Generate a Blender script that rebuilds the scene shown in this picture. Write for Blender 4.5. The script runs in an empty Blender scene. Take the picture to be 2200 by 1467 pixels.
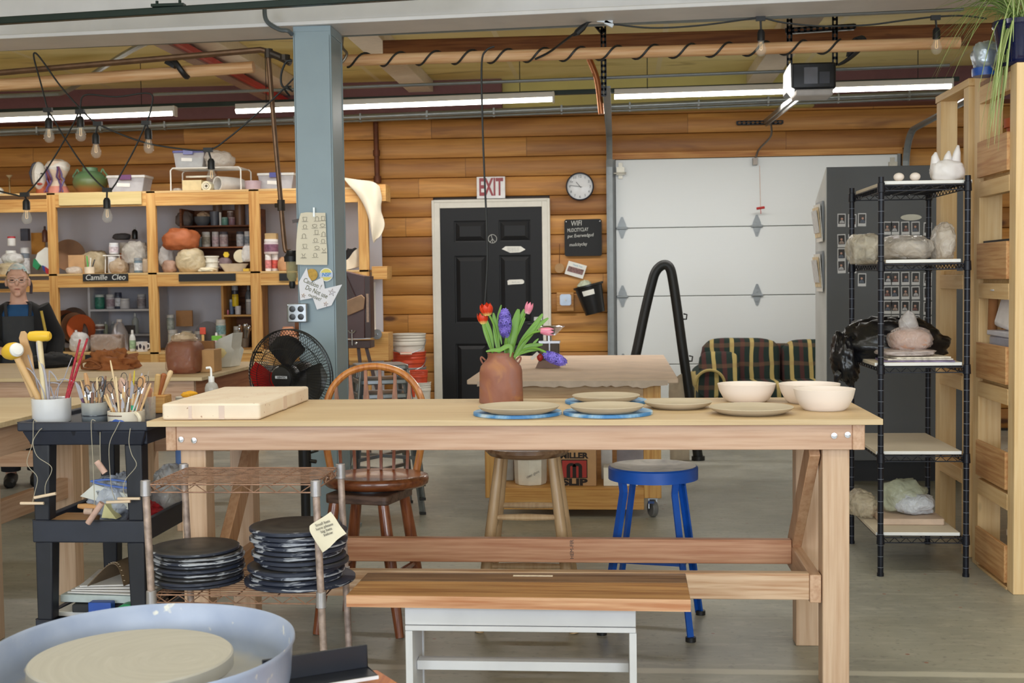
import bpy,math,random
from mathutils import Vector as V,Matrix,Euler
R=random.Random(11)
sc=bpy.context.scene
col=sc.collection
PI=math.pi
cos,sin,TR=math.cos,math.sin,Matrix.Translation
F,W,H=2700.0,2200,1467
EYE=V((0,0,1.384))
YAW,PITCH,ROLL=0.08402,0.0491,0.0125
fw=V((-sin(YAW)*cos(PITCH),cos(YAW)*cos(PITCH),-sin(PITCH)))
r0=V((cos(YAW),sin(YAW),0))
u0=r0.cross(fw)
rt=r0*cos(ROLL)-u0*sin(ROLL)
up=u0*cos(ROLL)+r0*sin(ROLL)
cd=bpy.data.cameras.new('camera')
cam=bpy.data.objects.new('camera',cd)
col.objects.link(cam)
cam.matrix_world=Matrix(((rt.x,up.x,-fw.x,EYE.x),(rt.y,up.y,-fw.y,EYE.y),(rt.z,up.z,-fw.z,EYE.z),(0,0,0,1)))
cd.sensor_width=36
cd.lens=36*F/W
cd.clip_start=0.05
cd.dof.use_dof=True
cd.dof.focus_distance=4.35
cd.dof.aperture_fstop=9
sc.camera=cam
sc.view_settings.view_transform='Standard'
sc.view_settings.look='None'
sc.view_settings.gamma=1
sc.view_settings.exposure=-0.06
sc.view_settings.use_curve_mapping=False
wd=bpy.data.worlds.new('sky')
sc.world=wd
wd.use_nodes=True
bg=wd.node_tree.nodes['Background']
bg.inputs[0].default_value=(0.75,0.87,1.0,1)
bg.inputs[1].default_value=1.0
def area(name,loc,target,sx,sy,power,colr):
 d=bpy.data.lights.new(name,'AREA')
 d.shape='RECTANGLE'
 d.size,d.size_y=sx,sy
 d.energy=power
 d.color=colr
 o=bpy.data.objects.new(name,d)
 col.objects.link(o)
 o.location=loc
 o.rotation_euler=(V(target)-V(loc)).to_track_quat('-Z','Y').to_euler()
 return o
area('window_daylight',(-2.9,-2.45,1.75),(-2.2,6,0.9),3.0,2.3,165,(0.84,0.92,1.0))
area('window_daylight',(1.7,-2.45,1.75),(1.2,6,0.9),3.6,2.3,200,(0.84,0.92,1.0))
for yy,pw in((1.2,36),(4.4,50)):
 area('tube_and_fill_light',(-0.8,yy,2.98),(-0.8,yy,0),7.5,0.25,pw,(1.0,0.985,0.955))  # unseen fill lamps added above the frame to light the near room
for xx in(-4.7,-1.72,1.24):
 area('tube_and_fill_light',(xx,9.7,2.69),(xx,9.7,0),2.4,0.07,33,(1.0,0.98,0.95))
def ray(px,py):
 return rt*((px-1100)/F)-up*((py-733.5)/F)+fw
def P(px,py,Y):
 d=ray(px,py)
 return EYE+d*(Y/d.y)
def PZ(px,py,Z):
 d=ray(px,py)
 return EYE+d*((Z-EYE.z)/d.z)
def sc_at(p):
 return F/(V(p)-EYE).dot(fw)
def XZ(px,py,Y):
 p=P(px,py,Y)
 return p.x,p.z
def rect(a,b,c,d,Y):
 """pixel box a,b,c,d (left, top, right, bottom) on the plane Y -> x0, x1, z0, z1"""
 my,mx=(b+d)/2,(a+c)/2
 return P(a,my,Y).x,P(c,my,Y).x,P(mx,d,Y).z,P(mx,b,Y).z
def lin(c):
 return tuple(((x/255)/12.92 if x<=10 else(((x/255)+0.055)/1.055)**2.4)for x in c)
_mats={}
def nodes(name):
 m=bpy.data.materials.new(name)
 m.use_nodes=True
 nt=m.node_tree
 return m,nt,nt.nodes['Principled BSDF']
def mat(c,rough=0.5,metal=0.0,var=0.08,vs=18.0,alpha=1.0,emit=0.0,bump=0.0,coat=0.0,spec=0.5,sheen=0.0,trans=0.0):
 key=(tuple(c),rough,metal,var,vs,alpha,emit,bump,coat,spec,sheen,trans)
 if key in _mats:
  return _mats[key]
 m,nt,p=nodes('m%d'%len(_mats))
 L=lin(c)
 p.inputs['Roughness'].default_value=rough
 p.inputs['Metallic'].default_value=metal
 p.inputs['Specular IOR Level'].default_value=spec
 if coat:
  p.inputs['Coat Weight'].default_value=coat
  p.inputs['Coat Roughness'].default_value=0.08
 if sheen:
  p.inputs['Sheen Weight'].default_value=sheen
 if trans:
  p.inputs['Transmission Weight'].default_value=trans
 p.inputs['Alpha'].default_value=alpha
 tc=nt.nodes.new('ShaderNodeTexCoord')
 nz=nt.nodes.new('ShaderNodeTexNoise')
 nz.inputs['Scale'].default_value=vs
 nz.inputs['Detail'].default_value=5
 nt.links.new(tc.outputs['Object'],nz.inputs['Vector'])
 if var>0:
  mx=nt.nodes.new('ShaderNodeValToRGB')
  mx.color_ramp.elements[0].position=0.3
  mx.color_ramp.elements[1].position=0.7
  mx.color_ramp.elements[0].color=tuple(x*(1-var)for x in L)+(1,)
  mx.color_ramp.elements[1].color=tuple(min(1,x*(1+var))for x in L)+(1,)
  nt.links.new(nz.outputs['Fac'],mx.inputs['Fac'])
  nt.links.new(mx.outputs['Color'],p.inputs['Base Color'])
 else:
  p.inputs['Base Color'].default_value=L+(1,)
 if bump:
  b=nt.nodes.new('ShaderNodeBump')
  b.inputs['Strength'].default_value=bump
  b.inputs['Distance'].default_value=0.01
  nt.links.new(nz.outputs['Fac'],b.inputs['Height'])
  nt.links.new(b.outputs['Normal'],p.inputs['Normal'])
 if emit:
  p.inputs['Emission Color'].default_value=L+(1,)
  p.inputs['Emission Strength'].default_value=emit
 _mats[key]=m
 return m
def mix_rgb(nt,fac,a,b,mode='MIX'):
 n=nt.nodes.new('ShaderNodeMix')
 n.data_type='RGBA'
 n.blend_type=mode
 for i,v in((0,fac),(6,a),(7,b)):
  if hasattr(v,'links'):
   nt.links.new(v,n.inputs[i])
  elif i==0:
   n.inputs[i].default_value=v
  else:
   n.inputs[i].default_value=tuple(v)+(1,)if len(v)==3 else v
 return n.outputs[2]
def math_n(nt,op,a,b=None,c=None):
 n=nt.nodes.new('ShaderNodeMath')
 n.operation=op
 for i,v in enumerate((a,b,c)):
  if v is None:
   continue
  if hasattr(v,'links'):
   nt.links.new(v,n.inputs[i])
  else:
   n.inputs[i].default_value=v
 return n.outputs[0]
def ramp(nt,fac,stops):
 n=nt.nodes.new('ShaderNodeValToRGB')
 e=n.color_ramp.elements
 while len(e)<len(stops):
  e.new(0.5)
 for k,(pos,c)in enumerate(stops):
  e[k].position=pos
  e[k].color=tuple(c)+(1,)if len(c)==3 else c
 nt.links.new(fac,n.inputs[0])
 return n.outputs[0]
_woods={}
def wood(light,dark,axis='X',rough=0.55,knots=0.5,scale=1.0,coat=0.0,stain=None,grain=0.6):
 """timber with grain along one axis, knots and a little bump"""
 key=(light,dark,axis,rough,knots,scale,coat,stain,grain)
 if key in _woods:
  return _woods[key]
 m,nt,p=nodes('wood%d'%len(_woods))
 tc=nt.nodes.new('ShaderNodeTexCoord')
 oi=nt.nodes.new('ShaderNodeObjectInfo')
 off=nt.nodes.new('ShaderNodeVectorMath')
 off.operation='SCALE'
 cx=nt.nodes.new('ShaderNodeCombineXYZ')
 for i in range(3):
  nt.links.new(oi.outputs['Random'],cx.inputs[i])
 nt.links.new(cx.outputs[0],off.inputs[0])
 off.inputs['Scale'].default_value=37.0
 ad=nt.nodes.new('ShaderNodeVectorMath')
 nt.links.new(tc.outputs['Object'],ad.inputs[0])
 nt.links.new(off.outputs[0],ad.inputs[1])
 def mp(s_along,s_across):
  q=nt.nodes.new('ShaderNodeMapping')
  sc_=[s_across*scale]*3
  sc_['XYZ'.index(axis)]=s_along*scale
  q.inputs['Scale'].default_value=sc_
  nt.links.new(ad.outputs[0],q.inputs[0])
  return q.outputs[0]
 def noise(vec,sc_,det=5,dist=0.0):
  q=nt.nodes.new('ShaderNodeTexNoise')
  q.inputs['Scale'].default_value=sc_
  q.inputs['Detail'].default_value=det
  q.inputs['Distortion'].default_value=dist
  nt.links.new(vec,q.inputs['Vector'])
  return q.outputs['Fac']
 n1=noise(mp(0.8,9),1.0,4,0.6)
 n2=noise(mp(3,70),1.0,3)
 lv,dv=lin(light),lin(dark)
 c=ramp(nt,n1,[(0.28,dv),(0.70,lv)])
 g=ramp(nt,n2,[(0.35,tuple(x*0.87 for x in lv)),(0.6,(1,1,1))])
 c=mix_rgb(nt,grain,c,mix_rgb(nt,1.0,c,g,'MULTIPLY'))
 if knots:
  vo=nt.nodes.new('ShaderNodeTexVoronoi')
  vo.inputs['Scale'].default_value=1.0
  nt.links.new(mp(2.2,5.5),vo.inputs['Vector'])
  k=ramp(nt,vo.outputs['Distance'],[(0.025,(1,1,1)),(0.085,(0,0,0))])
  kf=math_n(nt,'MULTIPLY',k,knots)
  c=mix_rgb(nt,kf,c,tuple(x*0.35 for x in dv))
 if stain:
  n3=noise(mp(0.7,1.6),1.0,3)
  s=ramp(nt,n3,[(0.52,(0,0,0)),(0.66,(1,1,1))])
  c=mix_rgb(nt,math_n(nt,'MULTIPLY',s,0.75),c,lin(stain))
 nt.links.new(c,p.inputs['Base Color'])
 p.inputs['Roughness'].default_value=rough
 if coat:
  p.inputs['Coat Weight'].default_value=coat
  p.inputs['Coat Roughness'].default_value=0.12
 b=nt.nodes.new('ShaderNodeBump')
 b.inputs['Strength'].default_value=0.12
 b.inputs['Distance'].default_value=0.004
 nt.links.new(n2,b.inputs['Height'])
 nt.links.new(b.outputs['Normal'],p.inputs['Normal'])
 _woods[key]=m
 return m
def bag_mat(c,alpha=0.6,rough=0.25):
 """thin crinkled plastic film"""
 key=('bag',c,alpha,rough)
 if key in _mats:
  return _mats[key]
 m,nt,p=nodes('film')
 L=lin(c)
 tc=nt.nodes.new('ShaderNodeTexCoord')
 nz=nt.nodes.new('ShaderNodeTexNoise')
 nz.inputs['Scale'].default_value=14
 nz.inputs['Detail'].default_value=4
 nz.inputs['Distortion'].default_value=1.5
 nt.links.new(tc.outputs['Object'],nz.inputs['Vector'])
 p.inputs['Base Color'].default_value=L+(1,)
 p.inputs['Roughness'].default_value=rough
 a=math_n(nt,'MULTIPLY_ADD',nz.outputs['Fac'],0.5,alpha-0.25)
 nt.links.new(a,p.inputs['Alpha'])
 b=nt.nodes.new('ShaderNodeBump')
 b.inputs['Strength'].default_value=0.8
 b.inputs['Distance'].default_value=0.02
 nt.links.new(nz.outputs['Fac'],b.inputs['Height'])
 nt.links.new(b.outputs['Normal'],p.inputs['Normal'])
 _mats[key]=m
 return m
class M:
 def __init__(s):
  s.v,s.f,s.mi=[],[],[]
  s.cur=0
 def slot(s,i):
  s.cur=i
  return s
 def add(s,vs,fs):
  o=len(s.v)
  s.v+=[V(x)for x in vs]
  s.f+=[tuple(i+o for i in f)for f in fs]
  s.mi+=[s.cur]*len(fs)
  return s
 def merge(s,other,mtx=None):
  o=len(s.v)
  s.v+=[(mtx@x if mtx else x.copy())for x in other.v]
  s.f+=[tuple(i+o for i in f)for f in other.f]
  s.mi+=other.mi
  return s
 def xf(s,mtx,frm=0):
  for i in range(frm,len(s.v)):
   s.v[i]=mtx@s.v[i]
  return s
 def box(s,x0,x1,y0,y1,z0,z1):
  return s.add([(x,y,z)for z in(z0,z1)for y in(y0,y1)for x in(x0,x1)],[(0,2,3,1),(4,5,7,6),(0,1,5,4),(2,6,7,3),(0,4,6,2),(1,3,7,5)])
 def cbox(s,c,size,rot=None):
  a,b,d=(x/2 for x in size)
  q=M().box(-a,a,-b,b,-d,d)
  mt=TR(V(c))
  if rot:
   mt=mt@Euler(rot).to_matrix().to_4x4()
  return s.merge(q,mt)
 def bar(s,p0,p1,w,h,upv=(0,0,1)):
  """rectangular bar from p0 to p1; w across, h along upv"""
  p0,p1=V(p0),V(p1)
  d=(p1-p0).normalized()
  u=V(upv)
  r=d.cross(u)
  if r.length<1e-4:
   r=d.cross(V((0,1,0)))
  r.normalize()
  u=r.cross(d)
  vs=[p+r*(a*w/2)+u*(b*h/2)for p in(p0,p1)for a,b in((-1,-1),(1,-1),(1,1),(-1,1))]
  return s.add(vs,[(3,2,1,0),(4,5,6,7),(0,1,5,4),(1,2,6,5),(2,3,7,6),(3,0,4,7)])
 def tube(s,pts,r,n=10,closed=False,cap=True):
  pts=[V(p)for p in pts]
  k=len(pts)
  rs=r if isinstance(r,(list,tuple))else[r]*k
  tans=[]
  for i in range(k):
   a=pts[(i-1)%k]if closed else pts[max(i-1,0)]
   b=pts[(i+1)%k]if closed else pts[min(i+1,k-1)]
   t=b-a
   tans.append(t.normalized()if t.length>1e-9 else V((0,0,1)))
  ref=V((0,0,1))if abs(tans[0].z)<0.9 else V((1,0,0))
  nrm=(ref-tans[0]*ref.dot(tans[0])).normalized()
  vs=[]
  for i in range(k):
   t=tans[i]
   nrm=nrm-t*nrm.dot(t)
   nrm=nrm.normalized()if nrm.length>1e-6 else t.orthogonal().normalized()
   bn=t.cross(nrm)
   for j in range(n):
    a=2*PI*j/n
    vs.append(pts[i]+(nrm*cos(a)+bn*sin(a))*rs[i])
  fs=[]
  for i in range(k if closed else k-1):
   for j in range(n):
    a,b=i*n+j,i*n+(j+1)%n
    c,d=((i+1)%k)*n+(j+1)%n,((i+1)%k)*n+j
    fs.append((a,b,c,d))
  if cap and not closed:
   fs.append(tuple(reversed(range(n))))
   fs.append(tuple((k-1)*n+j for j in range(n)))
  return s.add(vs,fs)
 def lathe(s,prof,c=(0,0,0),n=28,mtx=None,sx=1.0,sy=1.0):
  vs,fs=[],[]
  rows=[]
  for r,z in prof:
   if r<1e-6:
    rows.append([len(vs)])
    vs.append(V((0,0,z)))
   else:
    rows.append(list(range(len(vs),len(vs)+n)))
    vs+=[V((r*sx*cos(2*PI*j/n),r*sy*sin(2*PI*j/n),z))for j in range(n)]
  for a,b in zip(rows,rows[1:]):
   for j in range(n):
    k=(j+1)%n
    if len(a)==1 and len(b)==1:
     continue
    if len(a)==1:
     fs.append((a[0],b[k],b[j]))
    elif len(b)==1:
     fs.append((a[j],a[k],b[0]))
    else:
     fs.append((a[j],a[k],b[k],b[j]))
  mt=TR(V(c))
  if mtx:
   mt=mt@mtx
  return s.add([mt@x for x in vs],fs)
 def cyl(s,c,r,h,n=20,r2=None):
  r2=r if r2 is None else r2
  return s.lathe([(0,0),(r,0),(r2,h),(0,h)],c,n)
 def rod(s,p0,p1,r,n=10):
  return s.tube([p0,p1],r,n)
 def prism(s,pts,ext):
  """polygon pts (3d, planar) extruded by the vector ext"""
  pts=[V(p)for p in pts]
  e=V(ext)
  n=len(pts)
  return s.add(pts+[p+e for p in pts],[tuple(reversed(range(n))),tuple(range(n,2*n))]+[(i,(i+1)%n,n+(i+1)%n,n+i)for i in range(n)])
 def grid(s,fn,nu,nv,flip=False):
  vs=[V(fn(i/nu,j/nv))for i in range(nu+1)for j in range(nv+1)]
  fs=[]
  for i in range(nu):
   for j in range(nv):
    a=i*(nv+1)+j
    q=(a,a+1,a+nv+2,a+nv+1)
    fs.append(tuple(reversed(q))if flip else q)
  return s.add(vs,fs)
 def blob(s,c,rad,nu=20,nv=12,amp=0.15,seed=0,fn=None,flat=None,freq=3.0,pw=1.0,crease=0.0):
  from mathutils import noise as nz
  c=V(c)
  so=V((seed*7.3,seed*3.1,seed*1.7))
  vs,fs=[],[]
  for j in range(nv+1):
   th=PI*j/nv
   for i in range(nu):
    ph=2*PI*i/nu
    d=V((sin(th)*cos(ph),sin(th)*sin(ph),cos(th)))
    k=1+amp*(nz.noise(d*freq*0.6+so)+0.6*nz.noise(d*freq*1.7+so))
    if crease:
     k+=crease*(0.35-abs(nz.noise(d*freq*1.3+so*2))*2)+crease*0.6*(0.3-abs(nz.noise(d*freq*2.9-so))*2)
    e=V([math.copysign(abs(x)**pw,x)for x in d])if pw!=1 else d
    q=V((e.x*rad[0],e.y*rad[1],e.z*rad[2]))*k
    if fn:
     q=fn(q,d)
    if flat is not None and q.z<flat:
     q.z=flat
    vs.append(c+q)
  for j in range(nv):
   for i in range(nu):
    a,b=j*nu+i,j*nu+(i+1)%nu
    fs.append((a,a+nu,b+nu,b))
  return s.add(vs,fs)
 def mesh(s,name,mats,angle=35,org=V((0,0,0)),weld=True):
  me=bpy.data.meshes.new(name)
  me.from_pydata([tuple(x-org)for x in s.v],[],s.f)
  for m in mats:
   me.materials.append(m)
  if len(mats)>1:
   for p,i in zip(me.polygons,s.mi):
    p.material_index=min(i,len(mats)-1)
  me.validate()
  me.update()
  for p in me.polygons:
   p.use_smooth=True
  me.set_sharp_from_angle(angle=math.radians(angle))
  return me
def fix_normals(me):
 import bmesh
 b=bmesh.new()
 b.from_mesh(me)
 bmesh.ops.remove_doubles(b,verts=b.verts,dist=1e-5)
 bmesh.ops.recalc_face_normals(b,faces=b.faces)
 b.to_mesh(me)
 b.free()
THINGS=[]
class T:
 """one thing: an Empty at its base with its parts as children (or a lone mesh)"""
 def __init__(s,name,label,cat,group=None,kind=None):
  s.name,s.label,s.cat,s.group,s.kind=name,label,cat,group,kind
  s.parts=[]
 def part(s,name,m,mt,parent=None,bevel=0.0,angle=35,label=None,kind=None,sub=0,norm=True):
  s.parts.append(dict(name=name,m=m,mt=mt if isinstance(mt,(list,tuple))else[mt],parent=parent,bevel=bevel,angle=angle,label=label,kind=kind,sub=sub,norm=norm))
  return len(s.parts)-1
 def done(s,org=None):
  allv=[v for p in s.parts for v in p['m'].v]
  lo=V([min(v[i]for v in allv)for i in range(3)])
  hi=V([max(v[i]for v in allv)for i in range(3)])
  org=V(org)if org is not None else V(((lo.x+hi.x)/2,(lo.y+hi.y)/2,lo.z))
  solo=len(s.parts)==1
  root=None
  if not solo:
   root=bpy.data.objects.new(s.name,None)
   root.empty_display_size=0.05
   col.objects.link(root)
   root.location=org
  objs=[]
  for p in s.parts:
   nm=s.name if solo else p['name']
   me=p['m'].mesh(nm,p['mt'],p['angle'],org)
   if p['norm']:
    fix_normals(me)
    for q in me.polygons:
     q.use_smooth=True
    me.set_sharp_from_angle(angle=math.radians(p['angle']))
   o=bpy.data.objects.new(nm,me)
   col.objects.link(o)
   if p['bevel']:
    b=o.modifiers.new('bevel','BEVEL')
    b.width=p['bevel']
    b.segments=2
    b.limit_method='ANGLE'
    b.angle_limit=math.radians(50)
   if p['sub']:
    b=o.modifiers.new('smooth','SUBSURF')
    b.levels=b.render_levels=p['sub']
   if solo:
    o.location=org
    root=o
   else:
    o.parent=objs[p['parent']]if p['parent']is not None else root
    if p['label']:
     o['label']=p['label']
    if p['kind']:
     o['kind']=p['kind']
   objs.append(o)
  if s.kind=='structure':
   root['kind']='structure'
   if s.label:
    root['label']=s.label
  else:
   root['label']=s.label
   root['category']=s.cat
   if s.group:
    root['group']=s.group
   if s.kind:
    root['kind']=s.kind
  THINGS.append(root)
  return root
def dup(root,delta,label=None,group=None,rotz=None):
 def cp(o,parent):
  c=o.copy()
  col.objects.link(c)
  c.parent=parent
  for ch in o.children:
   cp(ch,c)
  return c
 c=cp(root,None)
 c.location=root.location+V(delta)
 if rotz is not None:
  c.rotation_euler.z=rotz
 if label:
  c['label']=label
 if group:
  c['group']=group
 return c
def solo(name,label,cat,m,mt,**k):
 kk={q:k.pop(q)for q in('group','kind')if q in k}
 t=T(name,label,cat,**kk)
 t.part(name,m,mt,**k)
 return t.done()
def struct(name,m,mt,**k):
 t=T(name,k.pop('label',None),None,kind='structure')
 org=k.pop('org',None)
 t.part(name,m,mt,**k)
 return t.done(org)
def text_m(txt,size,org,right=(1,0,0),upv=(0,0,1),depth=0.0006,align='CENTER',bold=0.0,shear=0.0,fit=None):
 """lettering as mesh; org = centre of the line, standing on the plane right/upv"""
 cu=bpy.data.curves.new('t','FONT')
 cu.body=txt
 cu.size=size
 cu.align_x=align
 cu.align_y='CENTER'
 cu.extrude=depth
 cu.offset=bold
 cu.shear=shear
 cu.resolution_u=3
 o=bpy.data.objects.new('t',cu)
 col.objects.link(o)
 dg=bpy.context.evaluated_depsgraph_get()
 me=bpy.data.meshes.new_from_object(o.evaluated_get(dg))
 m=M()
 r=V(right).normalized()
 u=V(upv).normalized()
 n=r.cross(u)
 org=V(org)
 xs=[v.co.x for v in me.vertices]
 if fit and xs:
  k=fit/(max(xs)-min(xs))
  for v in me.vertices:
   v.co.x*=k
 m.add([org+r*v.co.x+u*v.co.y+n*v.co.z for v in me.vertices],[tuple(p.vertices)for p in me.polygons])
 bpy.data.objects.remove(o)
 bpy.data.meshes.remove(me)
 bpy.data.curves.remove(cu)
 return m
def poly_px(pts,Y,t=0.004):
 """flat outline traced on a plane Y, given thickness towards the back"""
 q=[P(x,y,Y)for x,y in pts]
 return M().prism(q,(0,t,0))
def spath(pts,n=6):
 """Catmull-Rom through the points"""
 pts=[V(p)for p in pts]
 out=[]
 for i in range(len(pts)-1):
  p0,p1,p2,p3=pts[max(i-1,0)],pts[i],pts[i+1],pts[min(i+2,len(pts)-1)]
  for k in range(n):
   t=k/n
   out.append(0.5*((2*p1)+(p2-p0)*t+(2*p0-5*p1+4*p2-p3)*t*t+(3*p1-p0-3*p2+p3)*t**3))
 out.append(pts[-1])
 return out
def rbox(x0,x1,y0,y1,z0,z1,r=0.02,n=4):
 """box with rounded vertical corners"""
 pts=[]
 for cx,cy,a0 in((x1-r,y1-r,0),(x0+r,y1-r,90),(x0+r,y0+r,180),(x1-r,y0+r,270)):
  for k in range(n+1):
   a=math.radians(a0+90*k/n)
   pts.append((cx+r*cos(a),cy+r*sin(a),z0))
 return M().prism(pts,(0,0,z1-z0))
PINE=wood((222,178,110),(200,150,84),'Z',knots=0.6)
PINEX=wood((222,178,110),(200,150,84),'X',knots=0.6)
PINEY=wood((222,178,110),(200,150,84),'Y',knots=0.6)
FIRX=wood((216,182,158),(202,164,136),'X',knots=0.35,grain=0.4)
FIRY=wood((214,178,150),(196,156,124),'Y',knots=0.35,grain=0.4)
FIRZ=wood((220,190,162),(206,172,142),'Z',knots=0.25,grain=0.4)
PINER=wood((240,212,166),(228,194,142),'Z',knots=0.75,grain=0.35)
PINERX=wood((240,212,166),(228,194,142),'X',knots=0.5,grain=0.35)
PINERY=wood((236,204,154),(222,184,130),'Y',knots=0.5,grain=0.35)
BLACK=mat((26,26,28),0.45)
RACKB=mat((24,27,38),0.4,0.3)
CHROME=mat((205,205,210),0.2,1.0,0.02)
GALV=mat((168,172,176),0.38,0.9,0.12)
WHITE=mat((236,234,228),0.5,var=0.03)
PAPER=mat((238,236,228),0.7,var=0.03)
# ======== SETTING
YW=11.35
XL,XR,YF=-7.2,4.4,-2.6
m,nt,p=nodes('concrete')
tc=nt.nodes.new('ShaderNodeTexCoord')
def nz(scale,det=6,dist=0.0,vec=None,nt=nt,tc=tc):
 q=nt.nodes.new('ShaderNodeTexNoise')
 q.inputs['Scale'].default_value=scale
 q.inputs['Detail'].default_value=det
 q.inputs['Distortion'].default_value=dist
 nt.links.new(vec if vec is not None else tc.outputs['Object'],q.inputs['Vector'])
 return q.outputs['Fac']
c=ramp(nt,nz(0.9,8,0.4),[(0.3,lin((132,132,124))),(0.52,lin((158,157,146))),(0.72,lin((182,180,168)))])
mpg=nt.nodes.new('ShaderNodeMapping')
mpg.inputs['Scale'].default_value=(1.2,4.0,1)
nt.links.new(tc.outputs['Object'],mpg.inputs[0])
c=mix_rgb(nt,math_n(nt,'MULTIPLY',ramp(nt,nz(6,6,0.3,mpg.outputs[0]),[(0.5,(0,0,0)),(0.75,(1,1,1))]),0.55),c,lin((186,182,170)))
c=mix_rgb(nt,math_n(nt,'MULTIPLY',ramp(nt,nz(34,3),[(0.58,(0,0,0)),(0.68,(1,1,1))]),0.45),c,lin((118,116,112)))
spx=nt.nodes.new('ShaderNodeTexVoronoi')
spx.inputs['Scale'].default_value=7
nt.links.new(tc.outputs['Object'],spx.inputs['Vector'])
c=mix_rgb(nt,ramp(nt,spx.outputs['Distance'],[(0.045,(1,1,1)),(0.07,(0,0,0))]),c,lin((150,110,96)))
sep=nt.nodes.new('ShaderNodeSeparateXYZ')
nt.links.new(tc.outputs['Object'],sep.inputs[0])
dj=math_n(nt,'ABSOLUTE',math_n(nt,'SUBTRACT',math_n(nt,'ADD',sep.outputs['Y'],math_n(nt,'MULTIPLY',nz(5,2),0.02)),4.41))
c=mix_rgb(nt,math_n(nt,'MULTIPLY',ramp(nt,dj,[(0.022,(1,1,1)),(0.034,(0,0,0))]),0.75),c,lin((206,203,190)))
nt.links.new(c,p.inputs['Base Color'])
rr=ramp(nt,nz(3,4),[(0.3,(0.28,0.28,0.28)),(0.7,(0.5,0.5,0.5))])
nt.links.new(rr,p.inputs['Roughness'])
CONC=m
struct('floor',M().add([(XL,YF,0),(XR,YF,0),(XR,YW+0.3,0),(XL,YW+0.3,0)],[(0,1,2,3)]),CONC,norm=False,org=(0,0,0))
HC=0.1765
Z0=1.785-10*HC
m,nt,p=nodes('logs')
tc=nt.nodes.new('ShaderNodeTexCoord')
sep=nt.nodes.new('ShaderNodeSeparateXYZ')
nt.links.new(tc.outputs['Object'],sep.inputs[0])
row=math_n(nt,'FLOOR',math_n(nt,'DIVIDE',math_n(nt,'SUBTRACT',sep.outputs['Z'],Z0),HC))
wn=nt.nodes.new('ShaderNodeTexWhiteNoise')
wn.noise_dimensions='1D'
nt.links.new(row,wn.inputs['W'])
seg=math_n(nt,'FLOOR',math_n(nt,'ADD',math_n(nt,'DIVIDE',sep.outputs['X'],2.3),math_n(nt,'MULTIPLY',wn.outputs['Value'],7.0)))
wn2=nt.nodes.new('ShaderNodeTexWhiteNoise')
wn2.noise_dimensions='2D'
cb=nt.nodes.new('ShaderNodeCombineXYZ')
nt.links.new(row,cb.inputs[0])
nt.links.new(seg,cb.inputs[1])
nt.links.new(cb.outputs[0],wn2.inputs['Vector'])
offv=nt.nodes.new('ShaderNodeVectorMath')
offv.operation='SCALE'
offv.inputs['Scale'].default_value=31.0
nt.links.new(wn2.outputs['Color'],offv.inputs[0])
addv=nt.nodes.new('ShaderNodeVectorMath')
nt.links.new(tc.outputs['Object'],addv.inputs[0])
nt.links.new(offv.outputs[0],addv.inputs[1])
def mp2(s):
 q=nt.nodes.new('ShaderNodeMapping')
 q.inputs['Scale'].default_value=s
 nt.links.new(addv.outputs[0],q.inputs[0])
 return q.outputs[0]
n1=nz(1.0,5,0.7,mp2((0.7,6,11)),nt,tc)
c=ramp(nt,n1,[(0.25,lin((172,112,50))),(0.5,lin((202,142,68))),(0.75,lin((222,166,90)))])
tint=ramp(nt,wn2.outputs['Value'],[(0.0,(0.60,0.52,0.44)),(0.5,(0.92,0.9,0.88)),(1.0,(1.12,1.12,1.14))])
c=mix_rgb(nt,1.0,c,tint,'MULTIPLY')
g=ramp(nt,nz(1.0,3,0.2,mp2((2.5,60,60)),nt,tc),[(0.35,(0.78,0.74,0.7)),(0.6,(1,1,1))])
c=mix_rgb(nt,0.6,c,mix_rgb(nt,1.0,c,g,'MULTIPLY'))
vo=nt.nodes.new('ShaderNodeTexVoronoi')
vo.inputs['Scale'].default_value=1.0
nt.links.new(mp2((1.1,3,3.0)),vo.inputs['Vector'])
c=mix_rgb(nt,math_n(nt,'MULTIPLY',ramp(nt,vo.outputs['Distance'],[(0.06,(1,1,1)),(0.105,(0,0,0))]),0.92),c,lin((70,34,14)))
st=ramp(nt,nz(1.0,4,0.8,mp2((0.9,2,7)),nt,tc),[(0.57,(0,0,0)),(0.72,(1,1,1))])
c=mix_rgb(nt,math_n(nt,'MULTIPLY',st,0.6),c,lin((120,70,30)))
fx=math_n(nt,'FRACT',math_n(nt,'ADD',math_n(nt,'DIVIDE',sep.outputs['X'],2.3),math_n(nt,'MULTIPLY',wn.outputs['Value'],7.0)))
c=mix_rgb(nt,ramp(nt,fx,[(0.0,(0.8,0.8,0.8)),(0.004,(0,0,0))]),c,lin((92,52,22)))
nt.links.new(c,p.inputs['Base Color'])
p.inputs['Roughness'].default_value=0.5
LOGS=m
wl=M()
DX0,DX1,DZ=-1.66,-0.60,2.10
def course(x0,x1,k):
 z=Z0+k*HC
 prof=[(0.034,0.0),(0.010,0.005),(0.001,0.03),(-0.006,0.088),(0.001,0.146),(0.010,0.1715),(0.034,0.1765)]
 wl.add([(x,YW+d,z+h)for x in(x0,x1)for d,h in prof],[(i,i+7,i+8,i+1)for i in range(6)])
for k in range(17):
 z=Z0+k*HC
 if z+HC<0.0 or z>2.86:
  continue
 if z>DZ-0.1:
  course(XL,-0.06,k)
 else:
  course(XL,DX0,k)
  course(DX1,-0.06,k)
 if z>2.40:
  course(-0.06,2.5,k)
 course(2.5,XR,k)
struct('wall_back',wl,LOGS,norm=False,org=(0,0,0))
struct('wall_backing',M().box(XL,XR,YW+0.06,YW+0.12,0,3.2),mat((80,60,45)),norm=False)
DRY=mat((226,220,208),0.85,var=0.04,vs=2)
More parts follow.
